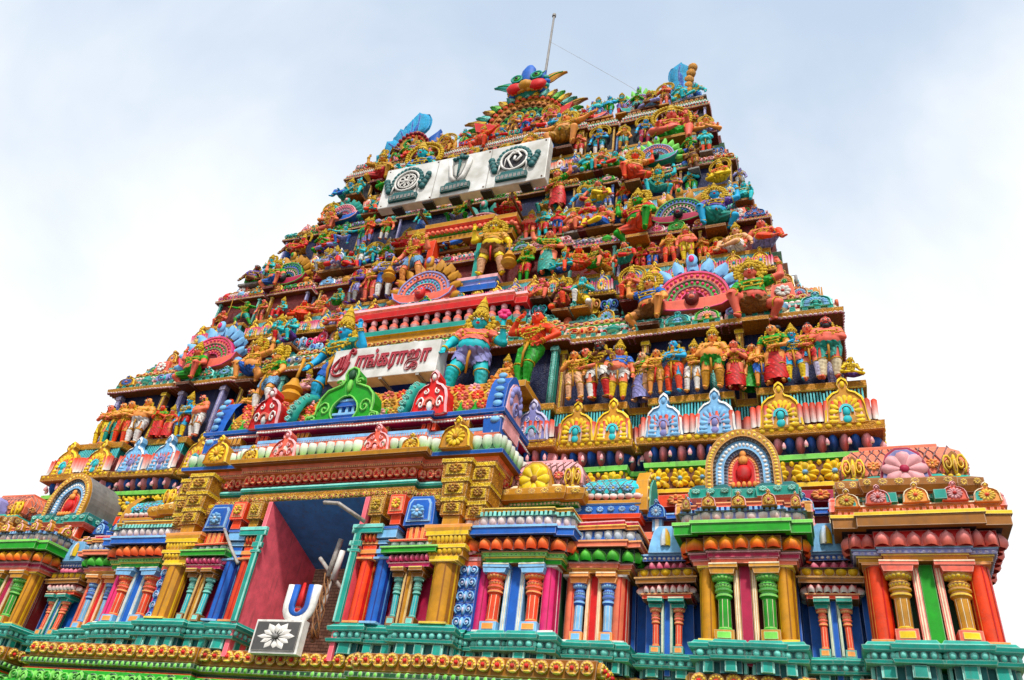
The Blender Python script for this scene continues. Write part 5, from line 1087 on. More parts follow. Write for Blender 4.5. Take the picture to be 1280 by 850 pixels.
POSES['atlas'] = J(**{**_s, 'pel': (0, 0, .26), 'che': (.01, -.02, .48), 'nec': (.01, -.02, .6), 'hea': (0, -.05, .70), 'sL': (-.13, 0, .57), 'sR': (.14, 0, .58), 'hL': (-.07, 0, .26), 'hR': (.07, 0, .26)}, eR=(.29, -.02, .62), wR=(.3, -.04, .8), mR=(-.4, 0, 1), eL=(-.22, -.05, .42), wL=(-.2, -.17, .33), kL=(-.19, -.18, .34), kR=(.24, -.1, .16), aL=(-.15, -.12, .05), aR=(.16, .0, .03), tL=(-.18, -.2, .02), tR=(.2, -.05, -.01), mL=(0, -1, -.2))
POSES['kneel'] = J(**{**_s, 'pel': (0, 0, .24), 'che': (0, 0, .46), 'nec': (0, 0, .58), 'hea': (0, -.02, .685), 'sL': (-.125, 0, .55), 'sR': (.125, 0, .55), 'hL': (-.06, 0, .24), 'hR': (.06, 0, .24)}, eL=(-.18, -.06, .42), eR=(.18, -.06, .42), wL=(-.03, -.16, .47), wR=(.03, -.16, .47), mL=(.2, 0, 1), mR=(-.2, 0, 1), kL=(-.1, -.2, .28), kR=(.13, -.16, .06), aL=(-.1, -.13, .05), aR=(.1, .08, .04), tL=(-.11, -.21, .02), tR=(.1, .14, .02))
POSES['archer'] = J(eR=(.28, -.02, .76), wR=(.44, -.06, .8), mR=(1, 0, 0), eL=(-.27, .0, .75), wL=(-.1, -.1, .78), mL=(1, 0, 0), hL=(-.08, 0, .45), pel=(0, 0, .46), kL=(-.2, -.03, .26), aL=(-.3, .0, .05), tL=(-.36, -.06, .02), kR=(.17, -.08, .28), aR=(.14, -.03, .05), tR=(.2, -.09, .02))
POSES['lean'] = J(**{**_s}, eL=(-.24, .0, .28), wL=(-.26, -.08, .12), eR=(.2, -.04, .27), wR=(.16, -.18, .2), kL=(-.02, -.2, .12), kR=(.25, -.15, .2), aL=(.18, -.22, .05), aR=(.3, -.17, .03), tL=(.25, -.25, .04), tR=(.36, -.2, .02), mR=(0, -1, 0))
BON = [('pel', 'che', .082, .098, .78, 'torso'), ('che', 'nec', .095, .05, .75, 'chest'), ('nec', 'hea', .036, .036, 1, 'neck'), ('hL', 'kL', .07, .046, 1, 'thigh'), ('hR', 'kR', .07, .046, 1, 'thigh'), ('kL', 'aL', .045, .027, 1, 'shin'), ('kR', 'aR', .045, .027, 1, 'shin'),
       ('sL', 'eL', .048, .037, 1, 'uarm'), ('sR', 'eR', .048, .037, 1, 'uarm'), ('eL', 'wL', .037, .025, 1, 'farm'), ('eR', 'wR', .037, .025, 1, 'farm'), ('aL', 'tL', .026, .02, 1, 'foot'), ('aR', 'tR', .026, .02, 1, 'foot')]
def P_(j, k): return np.array(j[k], float)
GEO = {}
def raw_mesh(name, V, F, mi=None, smooth=True):
    me = bpy.data.meshes.new(name); me.from_pydata([tuple(v) for v in V], [], F); me.polygons.foreach_set('use_smooth', [smooth]*len(me.polygons))
    if mi is not None: me.polygons.foreach_set('material_index', mi)
    me.update(); return me
def orient(v, d, up=(0, 0, 1)):
    """turn +z of v to direction d"""
    d = np.array(d, float); d /= np.linalg.norm(d)+1e-9; x = np.cross((0, 1, 0.001), d); x /= np.linalg.norm(x)+1e-9; y = np.cross(d, x); return v[:, :1]*x+v[:, 1:2]*y+v[:, 2:3]*d
def ringt(t, c, d, r, rr, n=12, fl=1.0, slot=0):
    pts = []; base = np.array([(r*cos(2*pi*i/n), r*sin(2*pi*i/n), 0) for i in range(n+1)]); o = orient(base, d); o[:, 1] *= fl; tube(t, [np.array(c)+p for p in o], rr, slot, 5)
def make_pose(key, stout=1.0):
    if (key, stout) in GEO: return GEO[(key, stout)]
    j = POSES[key]; t = T(); f = stout; seg = []
    for a, b, ra, rb, fl, z in BON:
        k = f if z in ('torso', 'chest', 'uarm', 'thigh', 'shin') else 1
        cap(t, j[a], j[b], ra*k, rb*k, 12, fl); seg.append((P_(j, a), P_(j, b), ra, rb, z))
    cap(t, P_(j, 'sL')+(.02, 0, -.0), P_(j, 'sR')-(.02, 0, 0), .05*f, .05*f, 10, .9); cap(t, j['hL'], j['hR'], .076*f, .076*f, 12, .92)
    if f > 1.1: sphere(t, P_(j, 'pel')+(0, -.03, .09), (.12*f, .105*f, .12*f), 0, 14, 9)
    for s in (-1, 1): sphere(t, P_(j, 'che')+(s*.045, -.052, .02), (.048, .034, .04), 0, 9, 6)
    h = P_(j, 'hea'); sphere(t, h+(0, .004, .018), (.066, .07, .078), 0, 14, 10); sphere(t, h+(0, -.018, -.025), (.044, .046, .046), 0, 12, 8); sphere(t, h+(0, -.045, -.055), (.02, .017, .014), 0, 8, 6)
    cap(t, h+(0, -.062, .022), h+(0, -.078, -.012), .007, .013, 8)
    for s in (-1, 1): sphere(t, h+(s*.062, .008, -.002), (.012, .018, .03), 0, 8, 6); sphere(t, h+(s*.026, -.052, .033), (.022, .013, .008), 0, 8, 5)
    for e, w, m in (('eL', 'wL', 'mL'), ('eR', 'wR', 'mR')): d = P_(j, m); d /= np.linalg.norm(d); cap(t, j[w], P_(j, w)+d*.045, .021, .024, 10, 1)
    t.fin(); me = raw_mesh('tmp', t.v, t.F); o = bpy.data.objects.new('tmp', me); COL.objects.link(o)
    r = o.modifiers.new('r', 'REMESH'); r.mode = 'VOXEL'; r.voxel_size = .0125; r.use_smooth_shade = True; s_ = o.modifiers.new('s', 'SMOOTH'); s_.factor = .5; s_.iterations = 3
    d_ = o.modifiers.new('d', 'DECIMATE'); d_.ratio = .55
    bpy.context.view_layer.update(); ev = bpy.data.meshes.new_from_object(o.evaluated_get(bpy.context.evaluated_depsgraph_get())); bpy.data.objects.remove(o)
    n = len(ev.vertices); V = np.zeros(n*3); ev.vertices.foreach_get('co', V); V = V.reshape(-1, 3); NO = np.zeros(n*3); ev.vertices.foreach_get('normal', NO); NO = NO.reshape(-1, 3)
    F = [tuple(p.vertices) for p in ev.polygons]; ev.name = 'x'; bpy.data.meshes.remove(ev)
    # nearest bone per vertex and place along it
    D = []; Q = []
    for a, b, ra, rb, z in seg:
        ab = b-a; q = np.clip(((V-a)@ab)/(ab@ab), 0, 1); c = a+q[:, None]*ab; D.append(np.linalg.norm(V-c, axis=1)-(ra+(rb-ra)*q)); Q.append(q)
    D = np.array(D); bi = D.argmin(0); q = np.array(Q)[bi, np.arange(n)]; zone = np.array([s[4] for s in seg])[bi]
    hd = np.linalg.norm((V-h)/np.array((1, 1, 1.1)), axis=1) < .085; zone[hd] = 'head'
    def sub(mask, off, name):
        keep = [f_ for f_ in F if all(mask[i] for i in f_)]; ids = sorted({i for f_ in keep for i in f_}); mp = {i: k for k, i in enumerate(ids)}
        return raw_mesh(name, V[ids]+NO[ids]*(off+.0045*np.sin(V[ids]@np.array((55., 20., 130.))))[:, None], [tuple(mp[i] for i in f_) for f_ in keep]) if keep else None
    # fingers and painted face
    t = T(); fz = [0]*len(F)
    E_ = T(); mi = []
    def addm(fn, m): 
        b = len(E_.F); fn(E_); mi.extend([m]*(len(E_.F)-b))
    for w, m, s in (('wL', 'mL', -1), ('wR', 'mR', 1)):
        d = P_(j, m); d /= np.linalg.norm(d); sd = np.cross(d, (0, -1, .01)); sd /= np.linalg.norm(sd); c = P_(j, w)+d*.05; fr = np.array((0, -1, 0))*(1 if abs(d[1]) < .8 else 0)+np.array((0, 0, -1))*(abs(d[1]) >= .8)
        for k in range(4):
            l = (.036, .044, .042, .032)[k]; a = c+sd*(k-1.5)*.012; mm = a+d*l*.6; addm(lambda q_: (cap(q_, a, mm, .0068, .0064, 6), cap(q_, mm, mm+d*l*.4+fr*.014, .0064, .005, 6)), 0)
        a = P_(j, w)+d*.02-sd*.02*s; addm(lambda q_: cap(q_, a, a+d*.025-sd*.022*s+fr*.008, .009, .006, 6), 0)
    for s in (-1, 1):
        addm(lambda q_: sphere(q_, h+(s*.027, -.0655, .016), (.02, .011, .011), 0, 10, 6), 1); addm(lambda q_: sphere(q_, h+(s*.027, -.0745, .016), (.009, .005, .0095), 0, 8, 5), 2)
        addm(lambda q_: tube(q_, [h+(s*.008, -.074, .034), h+(s*.027, -.074, .044), h+(s*.048, -.06, .036)], .0048, 0, 4), 2)
    addm(lambda q_: sphere(q_, h+(0, -.065, -.032), (.02, .01, .006), 0, 8, 5), 3); addm(lambda q_: sphere(q_, h+(0, -.064, -.041), (.016, .01, .006), 0, 8, 5), 3)
    addm(lambda q_: tube(q_, [h+(0, -.076, .045), h+(0, -.072, .066)], .005, 0, 4), 3)
    ex = E_.fin(); bm = raw_mesh('body_'+key, np.concatenate([V, ex.v]), F+[tuple(i+n for i in f_) for f_ in E_.F], fz+mi)
    g = dict(body=bm, j=j, h=h)
    hips = (zone == 'thigh') | ((zone == 'torso') & (q < .28)); g['dhoti'] = sub(hips & ~((zone == 'thigh') & (q > .93)), .009, 'dhoti'); g['short'] = sub(hips & ~((zone == 'thigh') & (q > .62)), .011, 'shorts')
    g['leg'] = sub((zone == 'shin') & (q < .94) | ((zone == 'thigh') & (q > .88)), .006, 'leggings'); g['top'] = sub((zone == 'chest') | ((zone == 'torso') & (q > .55)) | ((zone == 'uarm') & (q < .55)), .007, 'blouse')
    # gold ornaments
    t = T(); N_ = P_(j, 'nec'); C_ = P_(j, 'che')
    ringt(t, N_+(0, 0, -.012), (0, -.25, 1), .052, .008); ringt(t, N_+(0, -.03, -.045), (0, -.55, 1), .09, .012); ringt(t, (N_+C_)/2+(0, -.045, -.025), (0, -1.0, 1), .105, .011); [sphere(t, (N_+C_)/2+(.1*cos(q_), -.095-.0*abs(sin(q_)), -.05+.07*sin(q_)), (.014, .012, .016), 0, 6, 4) for q_ in (-.6, -1.1, -1.57, -2.04, -2.54)]
    sphere(t, C_+(0, -.108, .0), (.018, .012, .022), 0, 7, 5)
    pl = P_(j, 'pel'); ax = C_-pl; ringt(t, pl+ax*.36, ax, .092*f, .012, 16, .85); ringt(t, pl+ax*.24, ax, .094*f, .008, 16, .85); sphere(t, pl+ax*.34+(0, -.085*f, 0), (.026, .014, .022), 0, 8, 5)
    for a, b, r in (('sL', 'eL', .045), ('sR', 'eR', .045)): ringt(t, P_(j, a)*.45+P_(j, b)*.55, P_(j, b)-P_(j, a), r*.93*f, .007)
    for a, b in (('eL', 'wL'), ('eR', 'wR')):
        for q_ in (.82, .93): ringt(t, P_(j, a)*(1-q_)+P_(j, b)*q_, P_(j, b)-P_(j, a), .029, .006, 8)
    for a, b in (('kL', 'aL'), ('kR', 'aR')): ringt(t, P_(j, a)*.1+P_(j, b)*.9, P_(j, b)-P_(j, a), .035, .007, 8)
    for a, b in (('hL', 'kL'), ('hR', 'kR')): ringt(t, P_(j, a)*.08+P_(j, b)*.92, P_(j, b)-P_(j, a), .056*f, .007, 10)
    for k_ in range(13):        # long garland and shoulder discs
        a_ = pi*(k_)/12; sphere(t, (N_*.3+C_*.2+pl*.5)*1.0+(.115*cos(a_), -.088-.02*sin(a_), .16-.2*sin(a_)), (.013, .012, .015), 0, 6, 4)
    for s, e_ in ((-1, 'sL'), (1, 'sR')):
        sphere(t, P_(j, e_)+(s*.012, -.012, .03), (.04, .035, .022), 0, 8, 5); [sphere(t, P_(j, e_)+(s*(.02+.012*i_), -.035, .022-.022*i_), (.012, .012, .016), 0, 6, 4) for i_ in range(3)]
        for i_ in range(5): sphere(t, h+(s*(.072+.006*i_), .02, .0-.032*i_), (.02, .02, .022), 0, 7, 5)
    for i_ in range(7): sphere(t, pl+ax*.22+(.075*cos(pi*i_/6), -.07*f*sin(pi*i_/6)-.02, -.03), (.012, .012, .026), 0, 6, 4)
    for s in (-1, 1): sphere(t, h+(s*.066, -.005, -.04), (.011, .011, .016), 0, 6, 4)
    t.fin(); g['jewel'] = raw_mesh('ornaments', t.v, t.F)
    # front pleat / sash
    t = T(); k = (P_(j, 'kL')+P_(j, 'kR'))/2; a = pl+ax*.24+(0, -.09*f, 0); b = k+(0, -.04, -.03); tube(t, [a, a*.5+b*.5+(0, -.03, 0), b], .015, 0, 6, [1, .9, .6]); t.fin(); g['sash'] = raw_mesh('sash', t.v, t.F)
    # long skirt
    t = T(); fx = (P_(j, 'aL')+P_(j, 'aR'))/2; V2 = []; m_, n_ = 9, 24
    for i in range(m_):
        q_ = i/(m_-1); c = (pl+ax*.3)*(1-q_)+(fx+(0, 0, .01))*q_; rx = .09*f+.055*q_**.8+.02*sin(pi*q_); ry = .078*f+.03*q_
        for k_ in range(n_): a_ = 2*pi*k_/n_; e = 1+.07*q_*(1 if k_ % 2 else -1); V2.append(c+np.array((rx*e*cos(a_), ry*e*sin(a_), 0)))
    t.add(V2, [(i*n_+k_, (i+1)*n_+k_, (i+1)*n_+(k_+1) % n_, i*n_+(k_+1) % n_) for i in range(m_-1) for k_ in range(n_)], 0, True); t.fin(); g['skirt'] = raw_mesh('skirt', t.v, t.F)
    GEO[(key, stout)] = g; return g
HW = {}
def headwear(kind):
    if kind in HW: return HW[kind]
    t = T()
    if kind in ('crown', 'tall', 'halo'):
        H_ = 1.0 if kind != 'tall' else 1.45
        lathe(t, [(.07, .02), (.078, .035), (.07, .05), (.076, .06), (.066, .06+.03*H_), (.07, .07+.03*H_), (.055, .06+.08*H_), (.06, .07+.08*H_), (.035, .06+.13*H_), (.04, .07+.13*H_), (.012, .07+.18*H_), (0, .08+.2*H_)], 14, 0, True)
        for k in range(7): a = -pi*.95+pi*.9*k/6; sphere(t, (.072*cos(a), .075*sin(a), .085), (.014, .014, .024), 0, 6, 4)
        for s in (-1, 1):
            sphere(t, (s*.085, .02, -.005), (.022, .02, .04), 0, 8, 5)
            if kind != 'crown':
                for k in range(6): sphere(t, (s*(.1+.02*sin(k)), .03, .1-.05*k), (.028, .02, .032), 0, 7, 5)
        if kind == 'halo':
            for k in range(15): a = -.3+(pi+.6)*k/14; sphere(t, (.155*cos(a), .05, .06+.165*sin(a)), (.026, .018, .026), 0, 6, 4)
            ringt(t, (0, .05, .06), (0, 1, 0), .135, .012, 20)
        m = [0]*len(t.F)
    elif kind == 'ring':
        for k in range(26): a = -.5+(pi+1)*k/25; sphere(t, (.24*cos(a), .06, .02+.26*sin(a)), (.028, .03, .028), 0, 6, 4)
        ringt(t, (0, .06, .02), (0, 1, 0), .2, .014, 24); lathe(t, [(.07, .03), (.076, .05), (.06, .1), (.066, .12), (.04, .17), (.02, .23), (0, .25)], 12)
    elif kind == 'bun':
        sphere(t, (0, .018, .03), (.069, .068, .064), 0, 12, 8); sphere(t, (.06, .06, .06), (.05, .05, .05), 0, 10, 7)
    elif kind == 'hair':
        sphere(t, (0, .018, .03), (.069, .068, .066), 0, 12, 8); sphere(t, (0, .05, -.03), (.055, .04, .06), 0, 10, 7)
    elif kind == 'topknot':
        sphere(t, (0, .018, .03), (.069, .068, .066), 0, 12, 8); sphere(t, (0, .02, .105), (.04, .04, .045), 0, 9, 6)
    elif kind == 'turban':
        for k in range(4): ringt(t, (0, .01, .045+.016*k), (.15*(-1)**k, .2, 1), .062-.008*k, .024, 14)
        sphere(t, (0, .0, .09), (.05, .05, .04), 0, 9, 6)
    elif kind == 'beard':
        sphere(t, (0, .018, .03), (.069, .068, .066), 0, 12, 8); sphere(t, (0, -.035, -.07), (.045, .035, .04), 0, 10, 6)
        for s in (-1, 1): sphere(t, (s*.048, -.02, -.035), (.018, .03, .04), 0, 8, 5); tube(t, [(0, -.072, -.022), (s*.022, -.07, -.026), (s*.034, -.058, -.04)], .0065, 0, 5)
    HW[kind] = raw_mesh('headwear_'+kind, t.fin().v, t.F); return HW[kind]
def kid(me, name, par, mats, loc=(0, 0, 0)):
    o = bpy.data.objects.new(name, me); COL.objects.link(o); o.parent = par; o.location = loc
    while len(me.materials) < len(mats): me.materials.append(None)
    for i, m_ in enumerate(mats): o.material_slots[i].link = 'OBJECT'; o.material_slots[i].material = m_
    return o
NPED = 0; FR = random.Random(3)
def figure(pose, u, y, z, h, skin, label, cloth='red', cut='dhoti', leg=None, top=None, head='crown', hc='gold', flip=False, rz=0, stout=1.0, group=None, prop=None, base=True, name='statue'):
    g = make_pose(pose, stout); e = empty(name, (U(u), y, z), rz+FR.uniform(-.3, .3)); e.rotation_euler[0] = FR.uniform(-.02, .07); e.rotation_euler[1] = FR.uniform(-.06, .06); e.scale = (-h*1.18 if flip else h*1.18, h*1.12, h)
    tag(e, label, 'statue', group)
    kid(g['body'], 'body', e, [paint(skin), paint('white'), paint('dark'), paint('red')])
    if cut == 'skirt': kid(g['skirt'], 'skirt', e, [paint(cloth, 'cloth')])
    else:
        gm = g[cut]
        if gm: kid(gm, 'dhoti' if cut == 'dhoti' else 'shorts', e, [paint(cloth, 'cloth')])
        kid(g['sash'], 'sash', e, [paint('gold' if cloth != 'gold' else 'red')])
    if leg and g['leg']: kid(g['leg'], 'leggings', e, [paint(leg)])
    if top and g['top']: kid(g['top'], 'blouse', e, [paint(top, 'cloth')])
    kid(g['jewel'], 'ornaments', e, [paint('gold', 'jewel')])
    hm = {'bun': 'dark', 'hair': 'dark', 'topknot': 'dark', 'beard': 'dark'}.get(head, hc)
    kid(headwear(head), 'hair' if head in ('bun', 'hair', 'topknot') else 'beard' if head == 'beard' else 'turban' if head == 'turban' else 'crown', e, [paint(hm, 'jewel' if hm == 'gold' else 'plain')], tuple(g['h']))
    if head in ('halo', 'ring') and hc == 'gold':
        c_ = FR.choice(['gold', 'gold', 'ochre', 'green', 'blue_l', 'rose', 'teal']); e.children[-1].material_slots[0].material = paint(c_, 'jewel')
    if prop:
        t = T(); j = g['j']
        if prop == 'mace': a = P_(j, 'wL')+(-.01, -.06, 0); tube(t, [a+(0, 0, .05), a+(-.02, -.02, -.25)], .014, 0, 7); lathe(t, [(0, 0), (.05, .02), (.07, .06), (.045, .1), (.06, .12), (.03, .17), (.02, .2)], 12); t.V[-11:] = t.V[-11:]; 
        elif prop == 'bow': a = P_(j, 'wR'); tube(t, [a+(-.06*cos(q)+.05, -.05, .42*sin(q)) for q in np.linspace(-1.3, 1.3, 12)], .011, 0, 6); tube(t, [a+(.035, -.05, -.4), P_(j, 'wL')+(0, -.04, 0), a+(.035, -.05, .4)], .004, 0, 4)
        elif prop == 'flower': a = P_(j, 'wR')+(0, -.03, .1); [sphere(t, a+(.035*cos(k), -.0, .035*sin(k)+.02), (.03, .02, .03), 0, 7, 4) for k in range(6)]
        elif prop == 'staff': a = P_(j, 'wR')+(.02, -.04, 0); tube(t, [a+(0, 0, .35), a+(0, 0, -.5)], .012, 0, 6); sphere(t, a+(0, 0, .38), (.04, .02, .05), 0, 7, 5)
        elif prop == 'shield': a = P_(j, 'wR')+(.03, -.05, .05); sphere(t, a, (.09, .03, .09), 0, 12, 6)
        t.fin(); v = t.v
        if prop == 'mace': k = 8*0; nb = 14; v = v.copy(); v[nb:] = v[nb:]*1.5+(P_(j, 'wL')+(-.03, -.08, -.5))
        kid(raw_mesh(prop, v, t.F), prop, e, [paint('gold' if prop != 'flower' else 'pink')])
    if base:
        w = {'spread': .4, 'atlas': .34, 'archer': .7, 'lotus': .55, 'bless': .5, 'lean': .65}.get(pose, .4)*h
        global NPED; NPED += 1; LEDGE = MB(); LEDGE.box(U(u)-w*.45, U(u)+w*.45, y-.14*h, y+.45, z-.04*h-.03, z-.003, rnd.choice(['gold', 'ochre', 'ochre', 'maroon', 'brown', 'grey']))
        LEDGE.build('pedestal', tower, 'worn', (U(u), y, z))
    return e
